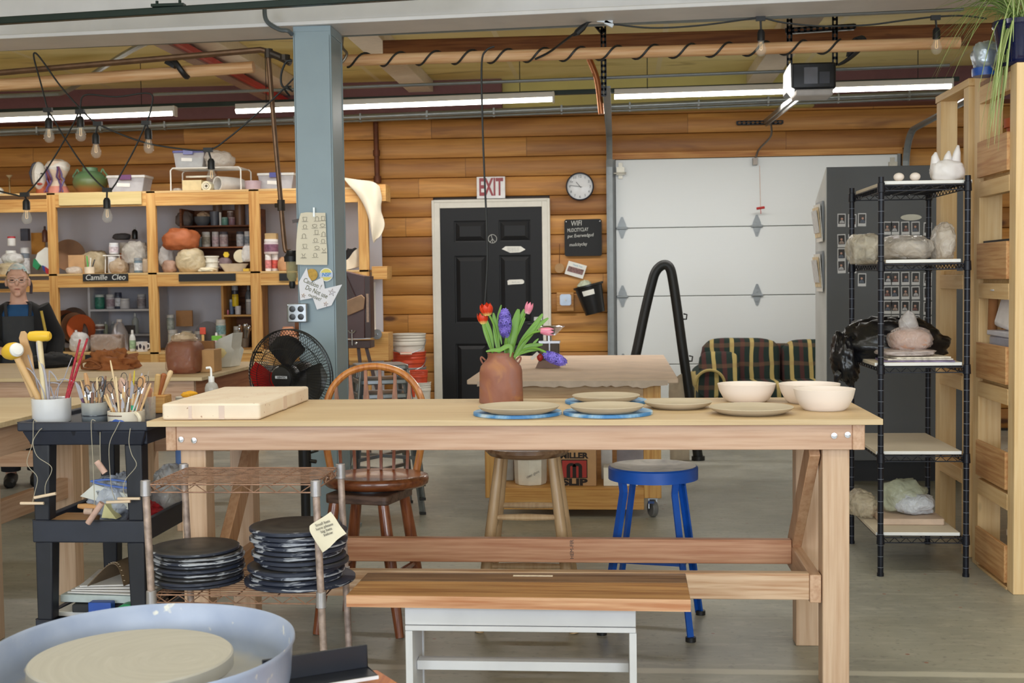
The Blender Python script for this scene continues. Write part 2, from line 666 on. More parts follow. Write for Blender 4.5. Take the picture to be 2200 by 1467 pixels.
struct('wall_left',M().box(XL-0.1,XL,YF,YW+0.1,0,3.2),DRY)
struct('wall_right',M().box(XR,XR+0.1,YF,YW+0.1,0,3.2),DRY)
fwm=M()
for a,b in((XL,-4.6),(-1.2,-0.3),(3.7,XR)):
 fwm.box(a,b,YF-0.1,YF,0,3.2)
for a,b in((-4.6,-1.2),(-0.3,3.7)):
 fwm.box(a,b,YF-0.1,YF,0,0.45).box(a,b,YF-0.1,YF,2.95,3.2)
struct('wall_front',fwm,DRY)
for k,(a,b)in enumerate(((-4.6,-1.2),(-0.3,3.7))):
 wf=M()
 n=4
 for i in range(n+1):
  x=a+(b-a)*i/n
  wf.box(x-0.03,x+0.03,YF-0.06,YF+0.0,0.45,2.95)
 for z in(0.48,1.7,2.92):
  wf.box(a,b,YF-0.055,YF-0.005,z-0.03,z+0.03)
 struct('window_%d'%(k+1),wf,mat((60,62,66),0.4))
m,nt,p=nodes('ceiling_ply')
tc=nt.nodes.new('ShaderNodeTexCoord')
mpn=nt.nodes.new('ShaderNodeMapping')
mpn.inputs['Scale'].default_value=(0.6,2.2,1)
nt.links.new(tc.outputs['Object'],mpn.inputs[0])
c=ramp(nt,nz(1.0,6,0.8,mpn.outputs[0],nt,tc),[(0.3,lin((206,186,112))),(0.5,lin((226,210,142))),(0.7,lin((238,224,166)))])
c=mix_rgb(nt,math_n(nt,'MULTIPLY',ramp(nt,nz(2.4,5,1.0,mpn.outputs[0],nt,tc),[(0.6,(0,0,0)),(0.7,(1,1,1))]),0.5),c,lin((128,104,50)))
sep=nt.nodes.new('ShaderNodeSeparateXYZ')
nt.links.new(tc.outputs['Object'],sep.inputs[0])
ln=ramp(nt,math_n(nt,'FRACT',math_n(nt,'DIVIDE',math_n(nt,'ADD',sep.outputs['X'],20.4),1.22)),[(0.0,(1,1,1)),(0.03,(1,1,1)),(0.034,(0,0,0))])
c=mix_rgb(nt,math_n(nt,'MULTIPLY',ln,0.7),c,lin((226,214,176)))
nt.links.new(c,p.inputs['Base Color'])
p.inputs['Roughness'].default_value=0.6
struct('ceiling',M().box(XL,XR,YF,YW+0.1,3.15,3.2),m,org=(0,0,0))
PURPLE=mat((116,74,78),0.5,var=0.06)
GREYP=mat((150,158,162),0.45,var=0.05)
CREAM=mat((226,214,196),0.55,var=0.05)
struct('trim_1',M().box(XL,-1.0,11.10,11.32,2.86,3.15),PURPLE)
struct('trim_2',M().box(1.72,XR,11.05,11.32,2.86,3.15),PURPLE)
struct('trim_3',M().box(-1.0,1.72,11.2,11.32,2.86,3.15),mat((206,196,124),0.6,var=0.06,vs=3))
x0=P(822,95,8.7).x
struct('ceiling_joist',M().box(x0,3.4,8.7,8.78,P(1250,117,8.7).z,P(1250,74,8.7).z),wood((166,108,60),(128,76,38),'X',knots=0.8),bevel=0.004)
for k,px in enumerate((815,1680,470)):
 x=PZ(px,110,3.06).x
 struct('ceiling_rafter',M().box(x-0.11,x+0.11,7.05,11.1,3.05,3.15),CREAM,bevel=0.004)
x=PZ(490,155,3.02).x
rj=M().box(x-0.012,x+0.012,7.05,11.1,2.98,3.15)
rj.slot(1).box(x-0.05,x+0.05,7.05,11.1,2.965,2.98)
struct('red_steel_joist',rj,[mat((176,44,44),0.4),mat((150,120,110),0.5)])
struct('red_steel_joist_lip',M().box(x+0.02,x+0.09,7.05,11.1,2.98,3.02),mat((186,44,46),0.4))
CX0,CX1,CY0,CY1=-1.713,-1.506,6.65,6.93
zbl,zbr=P(0,86,6.65).z,P(1700,8,6.65).z
xl,xr=P(0,86,6.65).x,P(1700,8,6.65).x
bm=M()
def bz(x):
 return zbl+(zbr-zbl)*(x-xl)/(xr-xl)
for a,b in((XL,XR),):
 za,zb=bz(a),bz(b)
 for(ya,yb,h0,h1)in((6.62,6.95,0.0,0.022),(6.775,6.79,0.022,0.40)):
  vs=[(x,y,z+h)for h in(h0,h1)for y in(ya,yb)for x,z in((a,za),(b,zb))]
  bm.add(vs,[(0,2,3,1),(4,5,7,6),(0,1,5,4),(2,6,7,3),(0,4,6,2),(1,3,7,5)])
struct('steel_beam',bm,mat((226,224,226),0.42,var=0.05,vs=5),bevel=0.004)
BLUE=mat((140,158,168),0.42,var=0.07,vs=3,bump=0.05)
ct=T('column','tall blue grey painted steel column standing before the shelves','column',kind='structure')
cm=M().box(CX0,CX1,CY0,CY0+0.012,0,2.72).box(CX0,CX1,CY1-0.012,CY1,0,2.72)
cm.box(CX1-0.014,CX1-0.004,CY0,CY1,0,2.70).box(CX0+0.004,CX0+0.014,CY0,CY1,0,2.70)
ct.part('shaft',cm,BLUE,bevel=0.004)
ct.part('base_plate',M().box(CX0-0.05,CX1+0.05,CY0-0.05,CY1+0.05,0,0.02),BLUE,bevel=0.003)
ct.part('cap_plate',M().box(CX0+0.001,CX1-0.001,CY0+0.001,CY1-0.001,2.70,bz(-1.6)),BLUE,bevel=0.003)
ct.done()
dt=T('door_1','black six panel door in a white casing under the exit sign','door',kind='structure')
sx0,sx1,_,_=rect(949,448,1167,900,11.32)
ztop=2.035
rowsz=[(P(1010,520,11.3).z,P(1010,474,11.3).z),(P(1010,694,11.3).z,P(1010,549,11.3).z),(0.22,P(1010,738,11.3).z)]
cols=[(P(977,600,11.3).x,P(1046,600,11.3).x),(P(1073,600,11.3).x,P(1141,600,11.3).x)]
yf=11.30
sl=M().box(sx0,sx1,yf+0.022,yf+0.044,0.01,ztop)
xs=[sx0,cols[0][0],cols[0][1],cols[1][0],cols[1][1],sx1]
for a,b in((0,1),(2,3),(4,5)):
 sl.box(xs[a],xs[b],yf,yf+0.03,0.01,ztop)
zs=[0.01]+[rowsz[2][0],rowsz[2][1],rowsz[1][0],rowsz[1][1],rowsz[0][0],rowsz[0][1]]+[ztop]
for a,b in((0,1),(2,3),(4,5),(6,7)):
 for(u,w)in cols:
  sl.box(u,w,yf,yf+0.03,zs[a],zs[b])
DOORB=mat((23,23,25),0.5,var=0.05,vs=2,spec=0.35)
dt.part('slab',sl,DOORB,bevel=0.0)
for(za,zb)in rowsz:
 for(u,w)in cols:
  pm=M()
  i1,i2=0.012,0.05
  vs=[(u+i,yy,za+i)if False else None for i in()]
  ring=[]
  for i,yy in((0.0,yf+0.02),(i1,yf+0.022),(i2,yf+0.006)):
   ring+=[(u+i,yy,za+i),(w-i,yy,za+i),(w-i,yy,zb-i),(u+i,yy,zb-i)]
  fs=[(8,9,10,11)]
  for q in(0,4):
   fs+=[(q+j,q+(j+1)%4,q+4+(j+1)%4,q+4+j)for j in range(4)]
  pm.add(ring,fs)
  dt.part('door_panel',pm,DOORB,parent=0,norm=False,angle=10)
cw=0.072
cs=M()
for(a,b,c_,d)in((sx0-cw,sx0,0,ztop+cw),(sx1,sx1+cw,0,ztop+cw),(sx0,sx1,ztop,ztop+cw)):
 cs.box(a,b,11.285,11.36,c_,d)
for(a,b,c_,d)in((sx0-cw,sx0-cw+0.022,0,ztop+cw),(sx1+cw-0.022,sx1+cw,0,ztop+cw),(sx0-cw+0.022,sx1+cw-0.022,ztop+cw-0.022,ztop+cw)):
 cs.box(a,b,11.278,11.29,c_,d)
dt.part('casing',cs,mat((228,224,212),0.5,var=0.03),bevel=0.003)
hx=P(1160,684,11.28)
hm=M().tube([hx+V((0,0,-0.05)),hx+V((0,-0.05,-0.05)),hx+V((-0.11,-0.055,-0.05))],0.009,10)
hm.lathe([(0,0),(0.03,0),(0.03,0.008),(0,0.012)],hx+V((0,0.02,-0.05)),16,Euler((PI/2,0,0)).to_matrix().to_4x4())
dt.part('handle',hm,mat((50,50,52),0.3,0.6))
dt.done()
gt=T('door_2','white sectional overhead garage door on steel tracks','door',kind='structure')
gx0,gx1=-0.008,2.452
SH=0.610
m,nt,p=nodes('garage_white')
tc=nt.nodes.new('ShaderNodeTexCoord')
mpn=nt.nodes.new('ShaderNodeMapping')
mpn.inputs['Scale'].default_value=(2,1,28)
nt.links.new(tc.outputs['Object'],mpn.inputs[0])
fac=nz(2.0,4,0.6,mpn.outputs[0],nt,tc)
p.inputs['Base Color'].default_value=lin((226,229,229))+(1,)
p.inputs['Roughness'].default_value=0.45
bb=nt.nodes.new('ShaderNodeBump')
bb.inputs['Strength'].default_value=0.10
bb.inputs['Distance'].default_value=0.005
nt.links.new(fac,bb.inputs['Height'])
nt.links.new(bb.outputs['Normal'],p.inputs['Normal'])
GW=m
for k in range(4):
 gt.part('door_section',M().box(gx0,gx1,11.30,11.345,k*SH+0.0025,(k+1)*SH-0.0025),GW,bevel=0.006)
for zz in(SH*3,SH*2,SH):
 for px in(gx0+0.055,1.235,gx1-0.055):
  hm=M()
  hm.prism([(px-0.04,11.296,zz+0.01),(px+0.04,11.296,zz+0.01),(px+0.034,11.296,zz+0.035),(px+0.008,11.296,zz+0.1),(px-0.008,11.296,zz+0.1),(px-0.034,11.296,zz+0.035)],(0,-0.004,0))
  hm.prism([(px-0.036,11.296,zz-0.01),(px-0.008,11.296,zz-0.09),(px+0.008,11.296,zz-0.09),(px+0.036,11.296,zz-0.01)],(0,-0.004,0))
  hm.rod((px-0.05,11.288,zz),(px+0.05,11.288,zz),0.011,10)
  for dz in(0.07,0.035,-0.05):
   hm.cbox((px,11.288,zz+dz),(0.012,0.008,0.012))
  gt.part('hinge',hm,mat((150,156,160),0.45,0.2))
for px in(gx0+0.045,gx1-0.045):
 hm=M().box(px-0.035,px+0.035,11.255,11.30,2.30,2.37).box(px-0.018,px+0.018,11.285,11.30,2.27,2.41)
 hm.rod((px-0.06,11.25,2.315),(px+0.05,11.25,2.315),0.008)
 gt.part('roller_bracket',hm,mat((176,170,156),0.4,0.7))
for sgn,px in((-1,gx0-0.05),(1,gx1+0.05)):
 path=[V((px,11.22,0.0)),V((px,11.22,2.30))]
 for k in range(1,8):
  a=k/7*PI/2
  path.append(V((px,11.22-0.32*(1-cos(a)),2.30+0.32*sin(a))))
 path.append(V((px,8.35,2.64)))
 tm=M()
 for a,b in zip(path,path[1:]):
  tm.bar(a,b,0.05,0.012,(0,-1,0)if abs((b-a).normalized().z)>0.7 else(0,0,1))
  tm.bar(a+V((sgn*0.024,0,0)),b+V((sgn*0.024,0,0)),0.006,0.045,(0,-1,0)if abs((b-a).normalized().z)>0.7 else(0,0,1))
 tm.box(px+sgn*0.02,px+sgn*0.026,11.20,11.36,0.0,2.44)
 tm.box(px-0.012+sgn*0.02,px+0.012+sgn*0.02,11.33,11.345,0.0,2.44)
 gt.part('track',tm,mat((140,144,144),0.45,0.4))
for x_ in(gx0-0.03,gx1+0.004):
 gt.part('stop_moulding',M().box(x_,x_+0.028,11.325,11.36,0,2.445),mat((150,152,150),0.5))
gt.part('head_trim',M().box(gx0-0.05,gx1+0.05,11.335,11.37,2.446,2.50),wood((214,158,84),(186,128,62),'X',knots=0.3))
gt.done()
BLKM=mat((44,46,50),0.4,0.5,0.1)
hx0=P(1297,190,8.3).x
zt=3.15
def perforated(p0,p1,w=0.035,t=0.004,upv=(0,0,1),n=None):
 """slotted steel angle: two strips with a row of holes between them"""
 p0,p1=V(p0),V(p1)
 d=(p1-p0)
 L=d.length
 d.normalize()
 side=V((0,1,0)).cross(d)
 side.normalize()
 mm=M()
 for s_ in(-1,1):
  o=side*(s_*(w/2-w*0.16))
  mm.bar(p0+o,p1+o,t,w*0.33,side)
 k=n or max(2,int(L/0.038))
 for i in range(k+1):
  c_=p0+d*(L*i/k)
  mm.bar(c_-d*0.009,c_+d*0.009,t,w*0.9,side)
 o=side*(w/2)+V((0,w/2,0))
 mm.bar(p0+o,p1+o,w,t,side)
 return mm
solo('track_hanger','slotted black steel angle hanging above the left garage track','bracket',perforated((hx0,8.3,2.58),(hx0,8.3,zt)).merge(perforated((hx0-0.13,8.3,zt),(hx0,8.3,zt-0.16))),BLKM)
tm=M()
tm.bar(P(1302,250,11.0),P(1309,312,11.2),0.03,0.02)
solo('track_brace','short black steel brace on the wall left of the garage door','bracket',tm,BLKM)
ot=T('garage_door_opener','black and white garage door opener hanging from the ceiling','garage door opener')
ax0,ax1,az0,az1=rect(1700,134,1797,190,8.2)
ot.part('housing',rbox(ax0,ax1,8.2,8.62,az0,az1,0.02),mat((30,32,36),0.35),bevel=0.01)
ot.part('rear_label',M().box(ax0+0.08,ax0+0.165,8.196,8.2,az0+0.03,az1-0.03),mat((120,122,132),0.5))
ot.part('control_panel',M().box(ax0+0.175,ax0+0.24,8.196,8.2,az0+0.03,az1-0.06),mat((70,72,82),0.5))
lens=M()
lens.prism([(ax0-0.005,8.2,az1),(ax0-0.03,8.2,az1-0.05),(ax0-0.03,8.2,az0+0.03),(ax0+0.02,8.2,az0-0.035),(ax0+0.02,8.2,az0),(ax0,8.2,az0+0.01)],(0,0.16,0))
ot.part('light_lens',lens,mat((250,248,240),0.3,emit=1.2))
ot.part('bottom_cover',M().box(ax0+0.03,ax1-0.02,8.2,8.42,az0-0.045,az0-0.002),mat((196,190,186),0.5),bevel=0.01)
ra,rb=V(((ax0+ax1)/2-0.02,8.6,az0+0.03)),V((1.31,11.22,P(1632,262,11.22).z))
ot.part('rail',M().bar(ra,rb,0.045,0.035).bar(ra+V((0,0,-0.03)),rb+V((0,0,-0.03)),0.012,0.02),mat((150,150,146),0.35,0.8))
ot.part('header_bracket',perforated(P(1584,264,11.28),P(1681,262,11.28)),BLKM)
q0=rb+V((0,-0.28,-0.02))
q1=P(1622,347,11.27)
ot.part('door_arm',M().tube(spath([q0,q0+V((0.02,0.1,-0.12)),q1+V((0.03,-0.03,0.1)),q1],5),0.009,8).cbox(q1,(0.04,0.05,0.06)),mat((120,112,104),0.4,0.8))
c0=P(1632,356,11.2)
c1=P(1634,447,11.2)
ot.part('release_cord',M().rod(c0,c1,0.003,6),mat((214,190,176),0.7))
ot.part('release_handle',M().rod(c1+V((-0.035,0,-0.004)),c1+V((0.035,0,0.006)),0.011,10).rod(c1,c1+V((0.003,0,-0.05)),0.003,6),mat((186,40,32),0.4))
hz=P(1750,64,8.3).z
st=perforated((P(1690,60,8.3).x,8.3,hz),(P(1836,60,8.3).x,8.3,hz+0.015))
xa,xb=P(1696,100,8.3).x,P(1797,100,8.3).x
st.merge(perforated((xa,8.3,az1),(xa,8.3,3.15))).merge(perforated((xb-0.01,8.3,az1),(xb-0.01,8.3,3.15)))
ot.part('hanger_strap',st,BLKM)
ot.done()
cb_=[]
for t in range(5):
 o=V((0.01*t,0.008*t,0.004*t))
 cb_.append(M().tube([q+o for q in spath([P(1800,140,8.1),P(1818,128,8.1),P(1838,110,8.1),P(1848,90,8.1),P(1838,82,8.1),P(1826,96,8.1),P(1820,122,8.1)],6)],0.007,6))
cbm=M()
for q in cb_:
 cbm.merge(q)
solo('coiled_cable','bundle of looped black cable beside the garage door opener','cable',cbm,BLACK)
TUBE=mat((255,250,240),0.4,emit=11.0,var=0)
CHN=mat((226,222,214),0.45,var=0.02)
for(x0,x1,z0,z1,lb)in((-5.93,-3.456,2.70,2.735,'long ceiling tube light at far left above the pale mask and green vase'),(-2.958,-0.479,2.738,2.772,'long ceiling tube light passing behind the blue column'),(-0.01,2.493,2.778,2.796,'long ceiling tube light above the garage door')):
 t=T('tube_light',lb,'light','ceiling tube lights')
 q=M()
 nseg=8
 prof=[(0.036*cos(PI+PI*k/nseg),0.03*sin(PI+PI*k/nseg))for k in range(nseg+1)]
 a=[V((x0,9.7+u,z0+w-0.0))for u,w in prof]
 q.add(a+[V((x1,v.y,z1+(v.z-z0)))for v in a],[(i,i+1,i+nseg+2,i+nseg+1)for i in range(nseg)]+[tuple(range(nseg,-1,-1)),tuple(range(nseg+1,2*nseg+2)),(0,nseg+1,2*nseg+1,nseg)])
 t.part('diffuser',q,TUBE)
 h=V((0,0,0.022))
 t.part('channel',M().bar(V((x0,9.7,z0))+h,V((x1,9.7,z1))+h,0.075,0.042),CHN,bevel=0.003)
 t.part('end_cap',M().bar(V((x1-0.004,9.7,z1))+h*0.2,V((x1+0.012,9.7,z1))+h*0.2,0.08,0.08),CHN,bevel=0.004)
 for xx,zz in((x0+0.25,z0),(x1-0.25,z1)):
  t.part('hanger_wire',M().rod((xx,9.66,zz+0.04),(xx,9.66,3.15),0.003,6),BLKM)
 t.done()
DGR=mat((44,56,52),0.4,0.3)
sa,sb=P(0,240,9.775),P(2060,170,9.775)
solo('strut_channel','long dark steel strut running above the row of tube lights','strut',M().bar(sa,sb,0.04,0.036),DGR,bevel=0.003)
sa,sb=P(-60,49,6.35),P(1040,-18,6.35)
t=T('overhead_strut','dark green steel strut across the top left in front of the beam','strut')
t.part('channel',M().bar(sa,sb,0.041,0.036),mat((34,50,46),0.35,0.3),bevel=0.004)
cp_=P(362,14,6.34)
t.part('joint_plate',M().cbox(cp_+V((0.0,0,0.005)),(0.17,0.045,0.014)).rod(cp_+V((-0.06,0,0)),cp_+V((-0.06,0,0.03)),0.008,6).rod(cp_+V((0.06,0,0)),cp_+V((0.06,0,0.03)),0.008,6),mat((34,50,46),0.35,0.3))
t.done()
CONDUIT=mat((150,156,158),0.35,0.7,0.06)
for(ya,yb,Y,r_,lb)in((283,198,10.75,0.024,'thicker grey steel conduit along the top of the log wall'),(290,208,10.95,0.013,'thinner pale conduit just below the thick one on the log wall')):
 a,b=P(0,ya,Y),P(2060,yb,Y)
 q=M().rod(a,b,r_,12)
 for k in range(14):
  c_=a.lerp(b,(k+0.6)/14.3)
  q.cbox(c_,(0.016,r_*2.3,r_*2.3))
 solo('conduit',lb,'conduit',q,CONDUIT)
a,b=P(-40,108,7.02),P(2070,20,7.02)
solo('beam_conduit','thin grey conduit clipped under the painted steel beam','conduit',M().rod(a,b,0.011,10),CONDUIT)
a,b=P(0,210,9.2),P(1700,158,9.2)
solo('ceiling_conduit','thin pale pipe crossing the ceiling behind the wooden poles','conduit',M().rod(P(330,203,9.0),P(2040,140,9.0),0.012,10),CONDUIT)
pts=[PZ(0,207,3.0),PZ(110,202,3.0),PZ(135,199,3.0),PZ(165,183,3.0),PZ(235,136,3.0),PZ(300,98,3.0),PZ(330,88,3.0)]
solo('bent_conduit','bent grey conduit under the plywood ceiling at upper left','conduit',M().tube(spath(pts,5),0.02,10),CONDUIT)
pts=[P(1264,122,8.9),P(1283,172,8.9),P(1292,245,8.9)]
solo('copper_pipe','copper water pipe coming down from the ceiling beside the slotted hanger','pipe',M().tube(spath(pts,5),0.021,12),mat((200,132,92),0.3,0.9))
pts=[P(807,262,11.27),P(809,330,11.27),P(811,388,11.27)]
q=M().tube(pts,0.024,12).cyl(pts[2]+V((0,0,-0.02)),0.035,0.06,12).cyl(pts[1]+V((0,0,-0.02)),0.032,0.05,12)
solo('iron_pipe','rusty vertical iron pipe on the log wall above the canvas cloth','pipe',q,mat((104,58,34),0.6,0.3,0.25))
BRN=mat((120,92,70),0.4,0.7,0.2)
t=T('air_pipe','thin brown air pipe dropping beside the blue column to a filter','pipe')
pp=[P(-20,158,6.95),P(560,107,6.95),P(572,110,6.95)]
t.part('supply_pipe',M().tube(pp+[P(577,120,6.95)],0.017,10),BRN)
t.part('drop_pipe',M().tube(spath([P(576,112,6.95),P(583,200,6.95),P(594,330,6.95),P(603,430,6.95),P(607,480,6.95),P(612,530,6.95),P(616,540,6.95),P(625,540,6.95)],4),0.014,10),BRN)
e=P(604,441,6.95)
t.part('coupling',M().cyl(e-V((0,0,0.03)),0.022,0.06,10).rod(e,e+V((-0.035,0,0)),0.012,8),mat((66,56,48),0.5,0.5))
e=P(577,113,6.95)
t.part('elbow',M().cyl(e-V((0,0,0.03)),0.024,0.05,10).tube([e,P(600,122,6.95),P(625,135,6.95)],0.02,10).cyl(P(612,130,6.95),0.03,0.03,10),mat((70,60,50),0.45,0.5))
e=P(627,562,6.93)
t.part('filter_head',M().lathe([(0,0),(0.042,0),(0.044,0.03),(0.03,0.05),(0.03,0.062),(0,0.065)],e,16),BLACK)
t.part('filter_bowl',M().lathe([(0,-0.115),(0.016,-0.11),(0.03,-0.085),(0.034,0),(0,0)],e,16),mat((200,190,140),0.1,alpha=0.55))
t.part('drain_valve',M().lathe([(0,-0.15),(0.014,-0.15),(0.02,-0.13),(0.016,-0.11),(0,-0.11)],e,10),BLACK)
t.done()
POLE=wood((234,194,148),(218,170,122),'X',knots=0.5)
t=T('wooden_pole','round wooden pole hung under the ceiling at left, bare end near the column','pole')
a,b=P(-40,185,7.15),P(545,144,7.15)
t.part('pole',M().rod(a,b,0.034,18),POLE)
e=P(390,148,7.13)
t.part('hook',M().tube(spath([e+V((-0.05,-0.04,0.05)),e+V((-0.02,-0.045,0.03)),e+V((0.015,-0.04,-0.02)),e+V((0.03,0.0,-0.045)),e+V((0.035,0.04,0))],4),0.017,8).cbox(e+V((-0.05,-0.02,0.03)),(0.06,0.05,0.04),(0,0.5,0)),BLACK)
t.done()
t=T('wooden_pole','long round wooden pole wound with black cord, right of the column','pole')
a,b=P(738,130,7.2),P(2062,92,7.2)
t.part('pole',M().rod(a,b,0.033,18),POLE)
t.part('end_hook',M().tube(spath([a+V((0.02,-0.03,0.2)),a+V((0.0,-0.035,0.08)),a+V((0.03,-0.045,0.03)),a+V((0.0,-0.05,-0.02)),a+V((-0.02,-0.03,0.0))],4),0.008,8),mat((130,122,110),0.4,0.7))
t.done()
cordm=mat((28,30,30),0.5)
pts=[]
u=(b-a).normalized()
w1=V((0,0,1))
w2=V((0,-1,0))
L0,L1=0.02,(P(1805,100,7.2)-a).length
NT=13.5
for k in range(int(NT*16)+1):
 f_=k/(NT*16)
 th=2*PI*NT*f_-1.9
 pts.append(a+u*(L0+(L1-L0)*f_)+(w1*sin(th)+w2*cos(th))*0.039)
solo('spiral_cable','black electric cord spiralling along the wooden pole','cord',M().tube(pts,0.006,6),cordm)
pts=[P(1062,100,7.1),P(1045,108,7.1),P(1035,135,7.1),P(1036,240,7.1),P(1040,360,7.1),P(1045,470,7.1),P(1047,560,7.1),P(1042,648,7.1),P(1040,700,7.1)]
solo('drop_cable','thin black cord hanging straight down in front of the black door','cord',M().tube(spath(pts,5),0.0055,6),cordm)
GLASS=mat((250,246,236),0.04,alpha=0.16,var=0,spec=1.0)
FIL=mat((255,214,150),0.4,emit=0.6,var=0)
def string_light(label,path,bulbs,Y):
 t=T('string_light',label,'string light')
 t.part('cable',M().tube(spath([P(x,y,Y)for x,y in path],6),0.0048,6),cordm)
 for(x,y,bx,by)in bulbs:
  e,g=P(x,y,Y),P(bx,by,Y)
  q=M().cbox(e,(0.05,0.02,0.024)).rod(e,g+V((0,0,0.055)),0.0055,6)
  q.lathe([(0,0.062),(0.012,0.06),(0.02,0.045),(0.0205,0.002),(0.017,0),(0,0)],g,14)
  k=t.part('socket',q,BLACK)
  t.part('bulb',M().lathe([(0.013,0.002),(0.018,-0.012),(0.0285,-0.04),(0.029,-0.055),(0.022,-0.072),(0.01,-0.08),(0,-0.081)],g,16),GLASS,parent=k,norm=False)
  t.part('filament',M().tube([g+V((-0.004,0,-0.005)),g+V((-0.006,0,-0.045)),g+V((0,0,-0.05)),g+V((0.006,0,-0.045)),g+V((0.004,0,-0.005))],0.0012,5),FIL,parent=k)
 return t.done()
string_light('black string lights looping over the left shelves with clear bulbs',[(-20,408),(0,411),(30,418),(53,418),(90,378),(131,314),(161,259),(172,232),(183,204),(250,208),(322,201),(324,235),(314,264),(289,320),(262,370),(246,398),(230,408),(190,370),(141,300),(115,255),(103,236),(88,180),(73,125),(76,114),(92,132),(130,185),(172,232),(210,266),(300,303),(375,318),(447,322),(490,297),(550,246),(600,200),(634,165)],[(53,418,57,451),(103,236,105,276),(172,240,173,273),(210,266,206,309),(314,264,319,299),(230,408,230,448),(447,322,454,364)],6.9)
string_light('black string light cable at upper right with two clear bulbs',[(1275,44),(1320,52),(1400,60),(1500,55),(1600,42),(1634,38),(1680,48),(1760,56),(1860,54),(1940,44),(2010,36),(2070,34),(2120,40)],[(1634,40,1635,88),(2010,38,2012,84)],6.9)
e=P(1300,44,6.88)
t=T('plug_connector','white and black plug joint hanging under the beam','plug')
t.part('tape',M().cbox(e,(0.085,0.03,0.028),(0,0.15,0)).cbox(e+V((0.02,0,-0.02)),(0.05,0.03,0.02),(0,0.5,0)),mat((224,230,236),0.4))
t.part('lead',M().tube(spath([e+V((-0.03,0,0)),P(1268,46,6.88),P(1250,60,6.88),P(1215,86,6.95),P(1180,112,7.1),P(1150,127,7.15)],6),0.0065,6),BLACK)
t.part('plug',M().tube([P(1262,50,6.88),P(1252,59,6.88),P(1240,70,6.88),P(1232,76,6.9)],[0.008,0.018,0.018,0.007],8),BLACK)
t.done()
# ======== LEFT SHELVES AND WHAT STANDS ON THEM
YS=10.40
ZT,ZM,ZL=2.172,1.482,0.805
def px_x(px,Y,py=600):
 return P(px,py,Y).x
def s_of(px,Y,py=600):
 return sc_at(P(px,py,Y))
t=T('shelf_unit','long pine stud shelf unit along the log wall at left','shelf')
posts=[(105,123.5),(318,337.5),(538,560),(772,793)]
edges=[]
for a,b in posts:
 x0,x1=px_x(a,YS),px_x(b,YS)
 edges.append((x0,x1))
 t.part('post',M().box(x0,x1,YS,YS+0.04,0,ZT),PINE,bevel=0.002)
edges=[(-6.6,-5.6)]+edges
for i in range(len(edges)-1):
 x0,x1=edges[i][1]-0.0,edges[i+1][0]
 if i==0:
  x0=-6.6
 for zz,h in((ZT,0.125),(ZM,0.118),(ZL,0.12)):
  dz=-0.035 if(i==0 and zz!=ZL)else 0
  t.part('front_beam',M().box(x0,x1,YS+0.002,YS+0.038,zz-h+dz,zz-0.016+dz),PINEX,bevel=0.002)
PLYX=wood((224,190,134),(204,164,106),'X',knots=0.15,grain=0.3)
for zz in(ZT,ZM,ZL):
 t.part('shelf_board',M().box(-6.6,edges[-1][1],YS+0.0,11.26,zz-0.016,zz),PLYX)
t.part('back_panel',M().box(-6.6,edges[-1][1]-0.05,11.262,11.272,0.0,ZT-0.02),mat((214,212,220),0.6,var=0.05,vs=2))
a,b=px_x(132,10.395),px_x(309,10.395)
t.part('fascia_board',M().box(a,b,YS-0.012,YS+0.0,P(220,440,10.39).z,P(220,413,10.39).z),wood((216,194,140),(204,180,122),'X',knots=0,grain=0.2),bevel=0.002)
a,b=px_x(799,10.38),px_x(832,10.38)
t.part('end_block',M().box(a,b,YS-0.02,YS+0.2,P(815,600,10.38).z,P(815,572,10.38).z),PINEX,bevel=0.002)
t.part('end_block',M().box(a,b,YS-0.02,YS+0.2,P(815,432,10.38).z,P(815,396,10.38).z),PINEX,bevel=0.002)
t.part('end_block',M().box(px_x(745,10.38),px_x(832,10.38),YS-0.02,YS+0.2,P(815,775,10.38).z,P(815,715,10.38).z),PINEX,bevel=0.002)
SHELF=t.done()
SLATE=mat((30,31,33),0.7,var=0.04)
CHALK=mat((214,214,208),0.9,var=0)
for(a,b,c_,d,txt,lb)in((178,588,275,604,'Camille  Cleo','small black name board with two chalk names on the middle shelf rail'),(384,588,506,604,'','blank black name board below the brown hutch'),(600,587,636,603,'','black name board tucked behind the filter bowl'),(-14,600,22,613,'','black name board behind the head scarf at far left'),(183,762,278,776,'NRA','black name board on the low rail behind the crumpled apron'),(497,765,514,777,'','tiny black board on the low rail behind the paper bag')):
 x0,x1,z0,z1=rect(a,b,c_,d,YS-0.006)
 if a<0:
  z0-=0.03
  z1-=0.03
 t=T('name_board',lb,'sign','black name boards on the shelf rails')
 t.part('board',M().box(x0,x1,YS-0.008,YS+0.002,z0,z1),SLATE)
 if txt:
  al='RIGHT' if txt=='NRA' else 'CENTER'
  t.part('chalk_lettering',text_m(txt,0.066,(x1-0.02 if al=='RIGHT' else(x0+x1)/2,YS-0.009,(z0+z1)/2),align=al,shear=0.2,fit=(x1-x0)*(0.16 if al=='RIGHT' else 0.88)),CHALK,norm=False)
 t.done()
def base(px,Y,z,py):
 q=P(px,py if py else 600,Y)
 return V((q.x,Y,q.z if py else z+0.0015)),sc_at(q)
